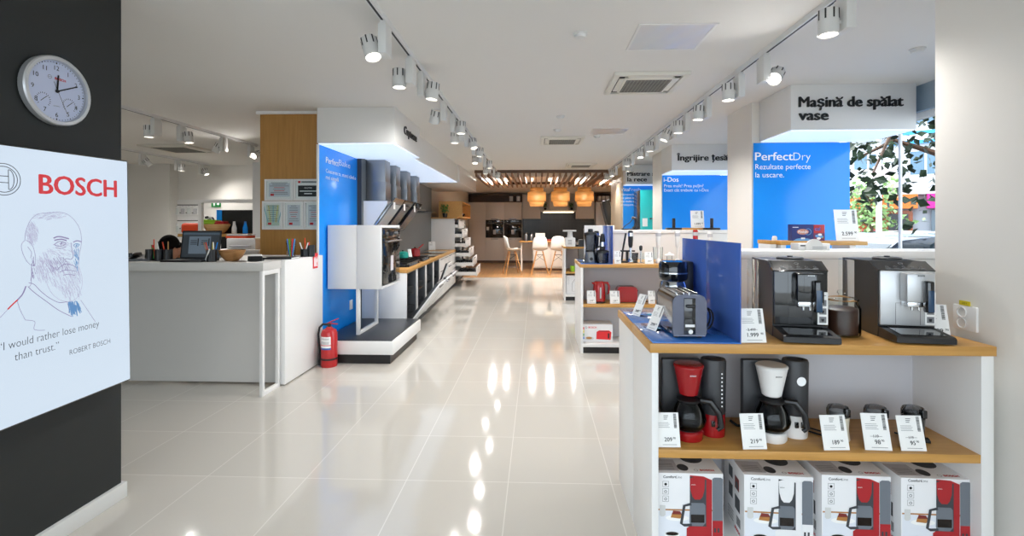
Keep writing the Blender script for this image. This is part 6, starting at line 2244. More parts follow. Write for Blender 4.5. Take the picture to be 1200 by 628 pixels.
def detergent(label, x, w_, d, h, main, kind):
    t = thing('detergent_box', label, 'box', (x, YB3 + 0.09, zt), 0, 'detergent boxes on the oak bench')
    obj('carton', MB().box(0, w_, 0, d, 0, h, 0, 0.001), main, t, smooth=0)
    f = flatmb()
    O = Vector((0, -0.0004, 0))
    el = lambda a, b: [(w_ / 2 + a * cos(2 * pi * k / 24), h * 0.55 + b * sin(2 * pi * k / 24)) for k in range(24)]
    if kind == 0:
        f.flat(el(w_ * 0.27, h * 0.17), O, UX, UZ, 0.0004, 0)
        f.text('Finish', (w_ / 2, -0.0012, h * 0.48), UX, UZ, cap=h * 0.15, w=w_ * 0.42, mi=1, align='C', bold=0.03)
        f.disc(h * 0.2, O + UX * w_ * 0.74 + UZ * h * 0.55, UX, UZ, 0.0004, 2, 20, h * 0.17)
        f.rect(w_ * 0.03, w_ * 0.3, h * 0.8, h * 0.84, O, UX, UZ, 0.0004, 1)
        f.flat([(w_ * 0.05, 0), (w_ * 0.95, 0), (w_ * 0.8, h * 0.12), (w_ * 0.5, h * 0.18), (w_ * 0.2, h * 0.12)], O, UX, UZ, 0.0004, 2)
        f.rect(w_ * 0.42, w_ * 0.6, h * 0.1, h * 0.2, O, UX, UZ, 0.0008, 1)
    else:
        f.rect(0, w_, 0, h * 0.48, O, UX, UZ, 0.0003, 3)
        f.text('cal', (w_ * 0.33, -0.001, h * 0.64), UX, UZ, cap=h * 0.24, w=w_ * 0.5, mi=4, align='C', bold=0.03)
        for k, (a, b_) in enumerate(((0.3, 0.3), (0.55, 0.38), (0.7, 0.25), (0.45, 0.15))):
            f.flat([(w_ * a + 0.018 * cos(2 * pi * q / 12), h * b_ + 0.011 * sin(2 * pi * q / 12)) for q in range(12)], O, UX, UZ, 0.0006, 1 if k % 2 else 2)
        f.disc(0.006, O + UX * w_ * 0.82 + UZ * h * 0.2, UX, UZ, 0.0006, 5)
    obj('printed_front', f, [mat('finish_orange', '#c98d7a', 0.5), 'lightw', mat('pale_blue_print', '#5fa0dc', 0.5), mat('plum_print', '#6a2f5a', 0.5), 'bluebase', 'yellow'], t, smooth=0)


xa, xb, xc = XY(928, YB3 + .09), XY(953.5, YB3 + .09), XY(966.5, YB3 + .09)
hh = 19 * (YB3 + .05) / FPX
detergent('dark blue dishwasher tablet box on the oak bench', xa, xb - xa, 0.07, hh, mat('navy_carton', '#1b2a6e', 0.35), 0)
detergent('red and purple softener box right of the dark blue box', xb + 0.002, xc - xb - 0.002, 0.07, hh * 0.98, 'redm', 1)
card_px('tall white information card on the oak bench before the window', 980, 1008, YB3 + 0.08, zt, 36, 0.05, price='2.599', lean=8, group='information cards', foot=False, bar=True)
yq = 3.05
zq = LW1
t = thing('dispenser_box', 'small white display box with round dial on the low wall before the blue panel', 'display box', (XY(936, yq), yq, zq))
w = XY(973, yq) - XY(936, yq)
obj('body', MB().box(0, w, 0, 0.1, 0, 8 * yq / FPX, 0, 0.004), 'white', t)
obj('dark_slot', MB().box(0.01, 0.05, -0.001, 0.0, 0.025, 0.033), 'char', t)
obj('round_dial', MB().cyl((w * 0.47, -0.012, 0.018), (w * 0.47, -0.002, 0.018), 0.052, n=36), 'lamp', t)
f = flatmb()
for k in range(2):
    f.rect(w * 0.4, w * 0.85, 0.01 + 0.01 * k, 0.013 + 0.01 * k, (0, -0.013, 0), UX, UZ, 0.0003)
obj('dial_print', f, 'greyink', t, smooth=0)


# ---- things by the i-Dos panel
def stand(label, px, Y, z):
    t = thing('display_stand', label, 'stand', (XY(px, Y), Y, z), 0, 'small black display stands')
    obj('base', MB().box(-0.1, 0.1, -0.05, 0.06, 0, 0.03, 0, 0.006), 'black', t)
    obj('stem', MB().box(-0.02, 0.02, -0.015, 0.01, 0.03, 0.16, 0, 0.004), 'black', t)
    return t


Z2 = LW2
stand('black stand with short stem, left of the information card before the middle blue panel', 789.5, 6.75, Z2)
stand('black stand with short stem, right of the information card before the middle blue panel', 834, 6.75, Z2)
tag(obj('oak_strip', MB().box(0, XY(830, 6.8) - XY(797, 6.8), 0, 0.08, 0, 0.028, 0, 0.002), 'oak', None, (XY(797, 6.8), 6.8, Z2)), 'short oak strip between the two black stands on the low wall', 'board')
card_px('white information card leaning before the middle blue panel', 810, 825.5, 6.85, Z2 + 0.0285, 20, 0.0, price='1.899', lean=8, group='information cards', foot=False)
t = thing('hose_stand', 'black curved hook shaped stand on the low wall behind the blenders', 'stand', (XY(738, 6.7), 6.7, Z2))
obj('base', MB().box(-0.11, 0.1, -0.05, 0.05, 0, 0.018, 0, 0.006), 'black', t)
obj('arm', MB().tube([(0.04, 0, 0.015), (0.085, 0, 0.05), (0.095, 0, 0.11), (0.075, 0, 0.16), (0.03, 0, 0.17)], [0.02, 0.024, 0.024, 0.022, 0.018], 10), 'black', t)
obj('wire', MB().tube([(-0.1, 0, 0.015), (-0.06, 0, 0.06), (0.0, 0, 0.1), (0.04, 0, 0.15)], 0.005, 6), 'black', t)

# ---- teal fridge
fr = thing('refrigerator', 'teal refrigerator with grey sides before the farthest blue panel', 'refrigerator', (XY(750.5, 9.7), 9.7, 0))
obj('body', MB().box(0, 0.62, 0.05, 0.66, 0.02, ZA(222.5, 2.1, 9.72), 0, 0.006), 'gun', fr)
zf = ZA(222.5, 2.1, 9.72)
obj('upper_door', MB().box(0, 0.62, 0.0, 0.048, 0.85, zf, 0, 0.008), 'teal', fr)
obj('lower_door', MB().box(0, 0.62, 0.0, 0.048, 0.03, 0.842, 0, 0.008), 'teal', fr)
obj('handle', MB().box(0.18, 0.45, -0.02, 0.0, 1.62, 1.645, 0, 0.004), 'gun', fr)
obj('card', MB().box(0.04, 0.14, -0.004, 0.0, 1.48, 1.64), 'paper', fr)
obj('kick_plate', MB().box(0.02, 0.6, 0.02, 0.05, 0.0, 0.025), 'black', fr)

# ================================================================ THINGS ON THE MIDDLE SHELF UNIT
YC = 5.82
t = thing('kettle', 'tall red electric kettle on the middle shelf unit', 'kettle', (XY(702, YC), YC, 0.575))
obj('base', MB().lathe([(0, 0), (0.075, 0), (0.075, 0.015), (0.06, 0.02), (0, 0.02)], n=28), 'black', t)
obj('body', MB().lathe([(0, 0.021), (0.075, 0.021), (0.078, 0.03), (0.07, 0.2), (0.064, 0.24), (0.06, 0.245), (0, 0.245)], n=32), 'red', t)
obj('spout', MB().prism([(-0.055, 0.2), (-0.095, 0.243), (-0.055, 0.245)], 'y', -0.02, 0.02), 'red', t)
obj('lid', MB().lathe([(0.06, 0.246), (0.05, 0.258), (0, 0.262)], n=28), 'red', t)
obj('handle', MB().tube([(0.055, 0, 0.24), (0.1, 0, 0.235), (0.118, 0, 0.2), (0.112, 0, 0.12), (0.098, 0, 0.1)], [0.014, 0.016, 0.015, 0.013, 0.01], 10), 'red', t)
obj('water_gauge', MB().box(0.0, 0.018, -0.0765, -0.066, 0.06, 0.19), 'silver', t)
x0, x1 = XY(723.5, YC), XY(747, YC)
t = thing('toaster', 'red toaster lying lengthwise on the middle shelf unit', 'toaster', ((x0 + x1) / 2, YC, 0.575))
w = (x1 - x0)
obj('body', MB().prism([(-w / 2, 0.01), (w / 2, 0.01), (w / 2, 0.15), (w / 2 - 0.02, 0.185), (w / 2 - 0.04, 0.19), (-w / 2 + 0.04, 0.19), (-w / 2 + 0.02, 0.185), (-w / 2, 0.15)], 'y', -0.0, 0.15), 'red', t)
for y in (0.05, 0.1):
    obj('slot', MB().box(-w * 0.36, w * 0.36, y - 0.013, y + 0.013, 0.189, 0.192), 'black', t)
obj('foot_strip', MB().box(-w * 0.46, w * 0.46, 0.01, 0.14, 0.0, 0.011), 'black', t)
obj('lever_panel', MB().box(w / 2, w / 2 + 0.006, 0.05, 0.1, 0.02, 0.17), 'black', t)
obj('lever', MB().box(w / 2 + 0.006, w / 2 + 0.02, 0.055, 0.095, 0.13, 0.145, 0, 0.002), 'black', t)
tag(obj('power_cord', MB().tube([(x1 + 0.01, YC + 0.08, .58), (x1 + .08, YC + 0.1, .581), (x1 + .13, YC + 0.05, .581), (x1 + .17, YC + 0.1, .581)], 0.004), 'rubber'), 'black cord right of the red toaster on the middle shelf unit', 'cord')
# toaster carton
x0, x1 = XY(682.5, 5.78), XY(718, 5.78)
w = x1 - x0
zb = 0.115
hB = ZA(380, .55, 5.78) - zb
t = thing('toaster_box', 'white carton picturing a red toaster on the bottom of the middle shelf unit', 'box', (x0, 5.78, zb))
obj('carton', MB().box(0, w, 0, 0.24, 0, hB, 0, 0.002), 'carton', t)
f = flatmb()
O = Vector((0, -0.0004, 0))
f.text('BOSCH', (w * 0.2, -0.0004, hB * 0.78), UX, UZ, cap=0.022, bold=0.04, mi=0)
f.disc(0.011, O + UX * w * 0.13 + UZ * (hB * 0.82), UX, UZ, 0.0004, 1, 16, 0.008)
f.flat([(w * 0.46, hB * 0.16), (w * 0.93, hB * 0.12), (w * 0.96, hB * 0.55), (w * 0.88, hB * 0.66), (w * 0.55, hB * 0.66), (w * 0.47, hB * 0.58)], O, UX, UZ, 0.0006, 0)
f.rect(w * 0.84, w * 0.89, hB * 0.2, hB * 0.5, O - UY * 0.0006, UX, UZ, 0.0004, 1)
f.rect(w * 0.56, w * 0.88, hB * 0.6, hB * 0.63, O - UY * 0.0006, UX, UZ, 0.0004, 1)
f.flat([(w * 0.22 + w * 0.16 * cos(2 * pi * k / 16), hB * 0.2 + hB * 0.1 * sin(2 * pi * k / 16)) for k in range(16)], O, UX, UZ, 0.0004, 2)
f.flat([(w * 0.22 + w * 0.1 * cos(2 * pi * k / 16), hB * 0.22 + hB * 0.07 * sin(2 * pi * k / 16)) for k in range(16)], O - UY * 0.0004, UX, UZ, 0.0004, 3)
for k, m_ in enumerate((4, 5, 6, 0)):
    f.rect(w * 0.005, w * 0.06, hB * (0.15 + 0.18 * k), hB * (0.3 + 0.18 * k), O, UX, UZ, 0.0004, m_)
obj('printed_front', f, ['logored', 'ink', 'skirting', 'pic_tan', 'bluebase', 'green', 'yellow'], t, smooth=0)
x0 = XY(714, 6.0) + 0.02
# steel blenders on the blue sheet
def blender_jug(label, px, Y, z, s=1.0):
    t = thing('jug_blender', label, 'blender', (XY(px, Y), Y, z), 0, 'blenders on the middle shelf unit')
    obj('motor_base', MB().lathe([(0, 0), (0.075, 0), (0.08, 0.01), (0.07, 0.08), (0.058, 0.13), (0, 0.13)], n=24), 'steel', t)
    obj('dial', MB().cyl((0, -0.07, 0.05), (0, -0.085, 0.05), 0.02, n=16), 'black', t)
    obj('jug', MB().lathe([(0.05, 0.131), (0.055, 0.14), (0.075, 0.31 * s), (0.07, 0.31 * s), (0.05, 0.146), (0, 0.14)], n=24), 'smoke', t)
    obj('blade_ring', MB().lathe([(0.056, 0.13), (0.058, 0.155), (0, 0.155)], n=20), 'black', t)
    obj('lid', MB().lathe([(0.077, 0.31 * s), (0.075, 0.335 * s), (0.03, 0.345 * s), (0.028, 0.375 * s), (0, 0.378 * s)], n=24), 'black', t)
    obj('handle', MB().tube([(0.07, 0, 0.3 * s), (0.125, 0, 0.29 * s), (0.125, 0, 0.19 * s), (0.06, 0, 0.16 * s)], 0.011, 8), 'black', t)
    return t


def multi_mixer(label, px, Y, z, s=1.0):
    t = thing('food_chopper', label, 'chopper', (XY(px, Y), Y, z), 0, 'blenders on the middle shelf unit')
    obj('bowl', MB().lathe([(0, 0), (0.06, 0), (0.07, 0.01), (0.075, 0.12), (0.07, 0.12), (0.065, 0.012), (0, 0.01)], n=24), 'smoke', t)
    obj('bowl_lid', MB().lathe([(0.078, 0.121), (0.076, 0.145), (0.04, 0.16), (0, 0.162)], n=24), 'black', t)
    obj('motor', MB().lathe([(0.034, 0.16), (0.036, 0.2), (0.03, 0.3 * s), (0.018, 0.34 * s), (0, 0.345 * s)], n=20), 'black', t)
    obj('steel_band', MB().lathe([(0.037, 0.2), (0.0355, 0.25)], n=20), 'chrome', t)
    return t


def stick_blender(label, px, Y, z, body, s=1.0, beaker=False):
    t = thing('hand_blender', label, 'hand blender', (XY(px, Y), Y, z), 0, 'hand blenders on the middle shelf unit')
    obj('foot', MB().lathe([(0, 0), (0.03, 0.0), (0.034, 0.012), (0.03, 0.04), (0.014, 0.06), (0.013, 0.2 * s), (0, 0.2 * s)], n=20), 'chrome' if body == 'black' else 'white', t)
    obj('grip', MB().lathe([(0.016, 0.19 * s), (0.026, 0.22 * s), (0.03, 0.3 * s), (0.03, 0.385 * s), (0.024, 0.4 * s), (0, 0.402 * s)], n=22), body, t)
    obj('button_band', MB().lathe([(0.031, 0.33 * s), (0.031, 0.372 * s)], n=22), 'grey' if body != 'black' else 'chrome', t)
    if beaker:
        obj('stand', MB().lathe([(0, 0), (0.07, 0), (0.07, 0.006), (0, 0.006)], n=20), 'clear', t)
    return t


def beaker(label, px, Y, z, r=0.045, h=0.15):
    return tag(obj('beaker', MB().lathe([(0, 0), (r * 0.9, 0), (r, h), (r * 0.96, h), (r * 0.86, 0.005), (0, 0.005)], n=24), 'clear', None, (XY(px, Y), Y, z)), label, 'beaker', 'clear beakers on the middle shelf unit')


ZC = CZ + 0.0055
blender_jug('steel jug blender with black lid, left on the blue sheet', 692, 5.85, ZC, 1.08)
multi_mixer('black chopper with clear bowl beside the steel jug blender', 706, 5.80, ZC, 1.02)
stick_blender('steel hand blender lying upright between jug blender and chopper', 699, 5.95, ZC, 'black', 0.95)
beaker('clear beaker at the left edge of the blue sheet', 682, 6.0, ZC, 0.05, 0.16)
beaker('clear beaker right of the black chopper', 713, 5.95, ZC, 0.04, 0.14)
stick_blender('tall black and steel hand blender on its black rack', 739, 5.85, CZ, 'black', 0.98)
t = thing('attachment_rack', 'black attachment rack around the tall black hand blender', 'rack', (XY(737, 5.95), 5.95, CZ))
obj('tray', MB().box(-0.12, 0.1, -0.04, 0.08, 0, 0.02, 0, 0.006), 'black', t)
obj('arm', MB().box(-0.1, 0.08, 0.02, 0.05, 0.13, 0.15, 0, 0.004), 'black', t)
obj('leg', MB().box(-0.03, 0.0, 0.02, 0.05, 0.02, 0.13), 'black', t)
obj('leg', MB().tube([(-0.08, 0.035, 0.02), (-0.07, 0.035, 0.14), (-0.03, 0.035, 0.36)], 0.012, 8), 'black', t)
obj('attachment_cup', MB().lathe([(0, 0.02), (0.035, 0.02), (0.045, 0.12), (0.04, 0.12), (0.03, 0.025), (0, 0.025)], (0.07, 0.0, 0), 20), 'smoke', t)
t = thing('whisk', 'small steel whisk with black grip right of the black hand blender', 'whisk', (XY(751, 5.85), 5.85, CZ))
obj('foot', MB().lathe([(0, 0), (0.04, 0), (0.04, 0.008), (0.008, 0.014), (0.007, 0.15), (0, 0.15)], n=18), 'chrome', t)
obj('grip', MB().lathe([(0.012, 0.15), (0.02, 0.17), (0.02, 0.205), (0.01, 0.215), (0, 0.216)], n=16), 'black', t)
beaker('clear beaker right of the small steel whisk', 755, 5.98, CZ, 0.045, 0.12)
stick_blender('white hand blender standing before a clear beaker', 771.5, 5.85, CZ, 'white', 0.98)
beaker('clear tall beaker behind the white hand blender', 771, 5.98, CZ, 0.06, 0.19)
t = thing('chopper_lid', 'white chopper top on a clear cup between the two white hand blenders', 'chopper', (XY(784.5, 5.85), 5.85, CZ))
obj('cup', MB().lathe([(0, 0), (0.045, 0), (0.035, 0.02), (0.03, 0.09), (0.026, 0.09), (0.03, 0.022), (0, 0.012)], n=20), 'clear', t)
obj('lid', MB().lathe([(0, 0.091), (0.055, 0.091), (0.056, 0.105), (0.02, 0.115), (0.012, 0.135), (0, 0.136)], n=24), 'white', t)
stick_blender('second white hand blender, beside the blue upright sheet', 794, 5.85, CZ, 'white', 0.98)
stick_blender('hand blender with red grip behind the blue upright sheet', 815, 5.95, CZ, 'red', 1.0)
stick_blender('hand blender with white grip behind the blue upright sheet', 832, 5.9, CZ, 'white', 0.95)

# farthest shelf unit: citrus press / grinder and carton
t = thing('meat_grinder', 'white meat grinder on the farthest shelf unit', 'grinder', (XY(668, 9.75), 9.75, EZ))
obj('base', MB().box(-0.1, 0.1, -0.1, 0.1, 0.0, 0.18, 0, 0.02), 'white', t)
obj('tower', MB().lathe([(0.06, 0.18), (0.05, 0.26), (0.05, 0.3), (0, 0.3)], (0, 0, 0), 20), 'white', t)
obj('tray', MB().box(-0.14, 0.12, -0.09, 0.09, 0.3, 0.33, 0, 0.008), 'silver', t)
for k in range(3):
    obj('vent_slit', MB().box(-0.05, 0.03, -0.1015, -0.0995, 0.05 + 0.035 * k, 0.06 + 0.035 * k), 'char', t)
t = thing('food_mixer', 'black kitchen machine right of the white meat grinder', 'mixer', (XY(682, 9.75), 9.75, EZ))
obj('body', MB().box(-0.07, 0.09, -0.1, 0.1, 0, 0.14, 0, 0.01), 'black', t)
obj('column', MB().box(0.03, 0.09, -0.08, 0.08, 0.14, 0.36, 0, 0.01), 'black', t)
obj('tray', MB().box(-0.13, -0.07, -0.09, 0.08, 0.0, 0.04, 0, 0.008), 'black', t)
x0, x1 = XY(663.5, 9.75), XY(690, 9.75)
t = thing('appliance_box', 'white appliance carton on the bottom of the farthest shelf unit', 'box', (x0, 9.76, 0.115))
obj('carton', MB().box(0, x1 - x0, 0, 0.3, 0, 0.38, 0, 0.002), 'carton', t)
f = flatmb()
f.stroke([(0.12, 0.06), (0.24, 0.06), (0.24, 0.28), (0.17, 0.3), (0.12, 0.22)], 0.006, (0, -0.0005, 0), UX, UZ, 0.0003, 0, True)
for k in range(3):
    f.stroke([(0.03, 0.2 + 0.05 * k), (0.06, 0.2 + 0.05 * k), (0.06, 0.235 + 0.05 * k), (0.03, 0.235 + 0.05 * k)], 0.004, (0, -0.0005, 0), UX, UZ, 0.0003, 0, True)
obj('printed_front', f, 'greyink', t, smooth=0)
tag(obj('cup', MB().lathe([(0, 0), (0.04, 0), (0.05, 0.11), (0.046, 0.11), (0.037, 0.006), (0, 0.006)], n=20), 'lime', None, (XY(671, 9.8), 9.8, 0.57)), 'lime green cup on the middle board of the farthest shelf unit', 'cup')

# ================================================================ KITCHEN AT THE FAR END
KY = 19.2
kx = lambda px: XY(px, KY)
kz = lambda py: ZA(py, 0, KY)
ZD, ZU, ZO0, ZO1, ZH = kz(304), kz(237), kz(278.6), kz(257.6), kz(257.2)
XS = [kx(549), kx(568.9), kx(590.4), kx(611.6)]
for k in range(3):
    t = thing('tall_cabinet', '%s tall beige kitchen cabinet%s' % (['leftmost', 'middle', 'rightmost'][k], ['', ' with oven', ' with oven next to the black tiles'][k]), 'cabinet', (XS[k], KY, 0), 0, 'tall beige kitchen cabinets')
    w = XS[k + 1] - XS[k] - 0.004
    if k:
        _b = MB().box(0, w, 0.3, 0.6, 0.1, ZU).box(0, w, 0.022, 0.3, 0.1, ZO0 - 0.002).box(0, w, 0.022, 0.3, ZO1 + 0.002, ZU)
        _b.box(0, 0.011, 0.022, 0.3, ZO0 - 0.002, ZO1 + 0.002).box(w - 0.011, w, 0.022, 0.3, ZO0 - 0.002, ZO1 + 0.002)
    else:
        _b = MB().box(0, w, 0.022, 0.6, 0.1, ZU)
    obj('body', _b, 'kitchen', t)
    if k:
        for z0, z1, nm in ((ZO1 + 0.01, ZU, 'upper_door'), (ZD, ZO0 - 0.01, 'lower_door')):
            d = obj(nm, MB().box(0.003, w - 0.003, 0, 0.02, z0, z1, 0, 0.002), 'kitchen', t)
            obj('handle', MB().box(w * 0.3, w * 0.7, -0.012, 0, (z0 + 0.02) if nm[0] == 'u' else (z1 - 0.05), (z0 + 0.035) if nm[0] == 'u' else (z1 - 0.035)), 'gun', d)
    else:
        obj('door', MB().box(0.003, w - 0.003, 0, 0.02, ZD, ZU, 0, 0.002), 'kitchen', t)
    obj('plinth', MB().box(0, w, 0.05, 0.5, 0, 0.1), 'walnut', t)
for k in (1, 2):
    w = XS[k + 1] - XS[k] - 0.03
    t = oven(['left built-in oven in the far beige kitchen wall', 'right built-in oven in the far beige kitchen wall'][k - 1], (XS[k] + w + 0.013 - w, KY - 0.001, ZO0), radians(-90), w, ZO1 - ZO0)
    t.location = (XS[k] + 0.013, KY - 0.001, ZO0)
tag(obj('energy_card', MB().box(0, 0.1, -0.004, 0, 0, 0.14), 'paper', None, (XS[1] + 0.05, KY - 0.06, kz(270))), 'white card hanging on the left far oven', 'card', 'cards on the far ovens')
t = thing('open_shelf', 'long dark wood niche above the tall beige cabinets', 'shelf', (XS[0], KY, kz(236.6)))
w, h = XS[3] - XS[0], kz(227.4) - kz(236.6)
obj('bottom_board', MB().box(0, w, 0, 0.5, 0, 0.03), 'walnut', t)
obj('top_board', MB().box(0, w, 0, 0.5, h - 0.03, h), 'walnut', t)
obj('end_board', MB().box(0, 0.03, 0, 0.5, 0.03, h - 0.03), 'walnut', t)
obj('end_board', MB().box(w - 0.03, w, 0, 0.5, 0.03, h - 0.03), 'walnut', t)
obj('rear_board', MB().box(0.03, w - 0.03, 0.45, 0.5, 0.03, h - 0.03), 'walnut', t)


def canister(label, px, z):
    t = thing('canister', label, 'canister', (XY(px, KY + 0.1), KY + 0.12, z), 0, 'white canisters in the wood niches')
    obj('body', MB().lathe([(0, 0), (0.075, 0), (0.075, 0.2), (0, 0.2)], n=20), 'white', t)
    obj('lid', MB().lathe([(0.077, 0.2), (0.077, 0.225), (0, 0.228)], n=20), 'gun', t)


zc_ = kz(236.6) + 0.031
canister('left white canister in the long wood niche', 599, zc_)
canister('right white canister in the long wood niche', 607.5, zc_)
# centre: base cabinets, black tiles, upper cabinets, hood
t = thing('base_cabinet_row', 'beige base cabinets with dark worktop under the black tiles', 'cabinet', (kx(612), KY, 0))
w = kx(698.3) - kx(612)
obj('body', MB().box(0, w, 0.02, 0.6, 0.1, 0.86), 'kitchen', t)
obj('worktop', MB().box(0, w, -0.02, 0.62, 0.86, 0.9), 'walnut', t)
for k in range(4):
    d = obj('drawer_front', MB().box(w * k / 4 + 0.004, w * (k + 1) / 4 - 0.004, 0, 0.02, 0.1, 0.85), 'kitchen', t)
    obj('handle', MB().box(w * (k + 0.3) / 4, w * (k + 0.7) / 4, -0.012, 0, 0.79, 0.805), 'gun', d)
obj('plinth', MB().box(0, w, 0.05, 0.5, 0, 0.1), 'walnut', t)
t = thing('tile_backsplash', 'black tiled backsplash on the far kitchen wall', 'backsplash', (kx(612), KY + 0.62, 0.9))
obj('tile_panel', MB().box(0, kx(702) - kx(612), 0, 0.03, 0, kz(246) - 0.9), 'btile', t)


def upper(label, pa, pb, pt, pb_):
    x0, x1 = kx(pa), kx(pb)
    z0, z1 = kz(pb_), kz(pt)
    t = thing('wall_cabinet', label, 'cabinet', (x0, KY + 0.2, z0), 0, 'upper kitchen cabinets on the far wall')
    obj('body', MB().box(0, x1 - x0, 0.022, 0.43, 0, z1 - z0), 'kitchen', t)
    n = 1 if x1 - x0 < 0.9 else 2
    for k in range(n):
        obj('door', MB().box((x1 - x0) * k / n + 0.003, (x1 - x0) * (k + 1) / n - 0.003, 0, 0.02, 0.002, z1 - z0 - 0.002, 0, 0.002), 'kitchen', t)
    return t


upper('left upper beige cabinet beside the long wood niche', 612.2, 633.4, 228, 256.2)
upper('right upper beige cabinet on the far kitchen wall', 676, 697.5, 228, 256.2)
t = thing('cooker_hood', 'beige boxed hood with light strip in the middle of the far kitchen', 'hood', (kx(633.8), KY + 0.2, kz(249)))
w = kx(675.6) - kx(633.8)
obj('boxing', MB().box(w * 0.24, w * 0.78, 0.0, 0.43, 0.12, kz(228) - kz(249), 0, 0.003), 'kitchen', t)
obj('lower_shelf', MB().box(0, w, 0.02, 0.43, 0.04, 0.11), 'kitchen', t)
obj('light_strip', MB().box(0.1, w - 0.1, 0.0, 0.1, 0.0, 0.03), mat('warm_strip', '#ffffff', 0.4, emit=4.0, ecol='#ffe6c0'), t)
obj('grille', MB().box(0.05, w - 0.05, 0.1, 0.4, 0.01, 0.04), 'steel', t)
for px in (639, 670):
    plant('small dark plant on the %s shelf beside the far hood' % ('left' if px < 650 else 'right'), (XY(px, KY + 0.3), KY + 0.36, kz(249) + 0.111), 0.8)
t = thing('open_shelf', 'small wood niche with canisters at the right of the far kitchen', 'shelf', (kx(698.5), KY, kz(236.5)))
w = kx(717) - kx(698.5)
h = kz(227.4) - kz(236.5)
obj('bottom_board', MB().box(0, w, 0, 0.5, 0, 0.03), 'walnut', t)
obj('top_board', MB().box(0, w, 0, 0.5, h - 0.03, h), 'walnut', t)
obj('end_board', MB().box(0, 0.03, 0, 0.5, 0.03, h - 0.03), 'walnut', t)
obj('end_board', MB().box(w - 0.03, w, 0, 0.5, 0.03, h - 0.03), 'walnut', t)
obj('rear_board', MB().box(0.03, w - 0.03, 0.45, 0.5, 0.03, h - 0.03), 'walnut', t)
for px in (702.5, 707.5, 712.5):
    canister('white canister in the small right wood niche, %s' % {702.5: 'left one', 707.5: 'middle one', 712.5: 'right one'}[px], px, kz(236.5) + 0.031)
t = thing('tall_cabinet', 'tall white cabinet under the small wood niche at the far right', 'cabinet', (kx(698.5), KY + 0.02, 0))
obj('body', MB().box(0, w, 0.022, 0.6, 0.1, kz(236.8)), 'white', t)
obj('door', MB().box(0.003, w - 0.003, 0, 0.02, 0.1, kz(236.8), 0, 0.002), 'white', t)
obj('plinth', MB().box(0, w, 0.05, 0.5, 0, 0.1), 'walnut', t)

# ---- peninsula with stools
PYY = 15.75
t = thing('breakfast_bar', 'oak topped breakfast bar before the bar stools', 'bar counter', (XY(608.5, PYY), PYY, 0))
w = XY(668, PYY) - XY(608.5, PYY)
zt = ZA(282.5, 0, PYY) + 0.0
obj('oak_top', MB().box(0, w, 0, 0.85, zt - 0.04, zt, 0, 0.002), 'oak', t)
obj('body', MB().box(0.45, w, 0.22, 0.85, 0.08, zt - 0.04), 'kitchen', t)
obj('end_support', MB().box(0.05, 0.09, 0.1, 0.8, 0, zt - 0.04), 'kitchen', t)
for k in range(2):
    d = obj('door', MB().box(0.46 + k * (w - 0.47) / 2, 0.455 + (k + 1) * (w - 0.47) / 2, 0.2, 0.22, 0.1, zt - 0.05, 0, 0.002), 'kitchen', t)
obj('plinth', MB().box(0.47, w - 0.02, 0.25, 0.8, 0, 0.08), 'walnut', t)
ZP = zt


def stool(label, loc, rotz):
    t = thing('bar_stool', label, 'stool', loc, rotz, 'white bar stools at the breakfast bar')
    SH = 0.74
    b = MB()
    nu, nv = 10, 14
    prof = [(0.235, -0.03), (0.22, -0.005), (0.15, 0.0), (0.05, -0.012), (-0.05, -0.012), (-0.13, 0.005), (-0.185, 0.05), (-0.215, 0.12), (-0.235, 0.2), (-0.25, 0.28), (-0.262, 0.34), (-0.27, 0.39), (-0.276, 0.42), (-0.28, 0.435), (-0.281, 0.44)]
    wid = [0.19, 0.215, 0.225, 0.23, 0.235, 0.235, 0.232, 0.228, 0.225, 0.215, 0.2, 0.175, 0.13, 0.07, 0.02]
    g = []
    for i, (y, z) in enumerate(prof):
        row = []
        for k in range(nu + 1):
            u = -1 + 2 * k / nu
            lift = 0.055 * abs(u) ** 2.4 * (1 if i < 7 else max(0, 1 - (i - 6) / 3))
            fw = 0.075 * abs(u) ** 2.2 * min(1, max(0, (i - 4) / 3)) * (1 if i < 12 else 0.6)
            row.append(b.bm.verts.new((u * wid[i], y + fw, SH + z + lift)))
        g.append(row)
    for i in range(len(prof) - 1):
        for k in range(nu):
            b.bm.faces.new((g[i][k], g[i][k + 1], g[i + 1][k + 1], g[i + 1][k]))
    s = obj('seat_shell', b, 'shell', t, smooth=80)
    sm = s.modifiers.new('thickness', 'SOLIDIFY')
    sm.thickness = 0.008
    tops = {}
    for sx in (-1, 1):
        for sy in (-1, 1):
            a, c = Vector((sx * 0.09, sy * 0.09, SH - 0.03)), Vector((sx * 0.262, sy * 0.25, 0.0))
            obj('leg', MB().cyl(c, a, 0.011, 0.017, 12), 'beech', t)
            tops[(sx, sy)] = (a, c)
    for (p, q) in (((-1, -1), (1, 1)), ((1, -1), (-1, 1)), ((-1, -1), (-1, 1)), ((1, -1), (1, 1)), ((-1, -1), (1, -1)), ((-1, 1), (1, 1))):
        a = tops[p][0].lerp(tops[p][1], 0.42 if p[0] != q[0] and p[1] != q[1] else 0.15)
        c = tops[q][0].lerp(tops[q][1], 0.15)
        obj('wire_brace', MB().tube([a, c], 0.005, 6), 'black', t)
    for p, q in (((-1, -1), (1, -1)), ((-1, 1), (1, 1)), ((-1, -1), (-1, 1)), ((1, -1), (1, 1))):
        a = tops[p][0].lerp(tops[p][1], 0.68)
        c = tops[q][0].lerp(tops[q][1], 0.68)
        obj('foot_rail', MB().tube([a, c], 0.005, 6), 'black', t)
    return t


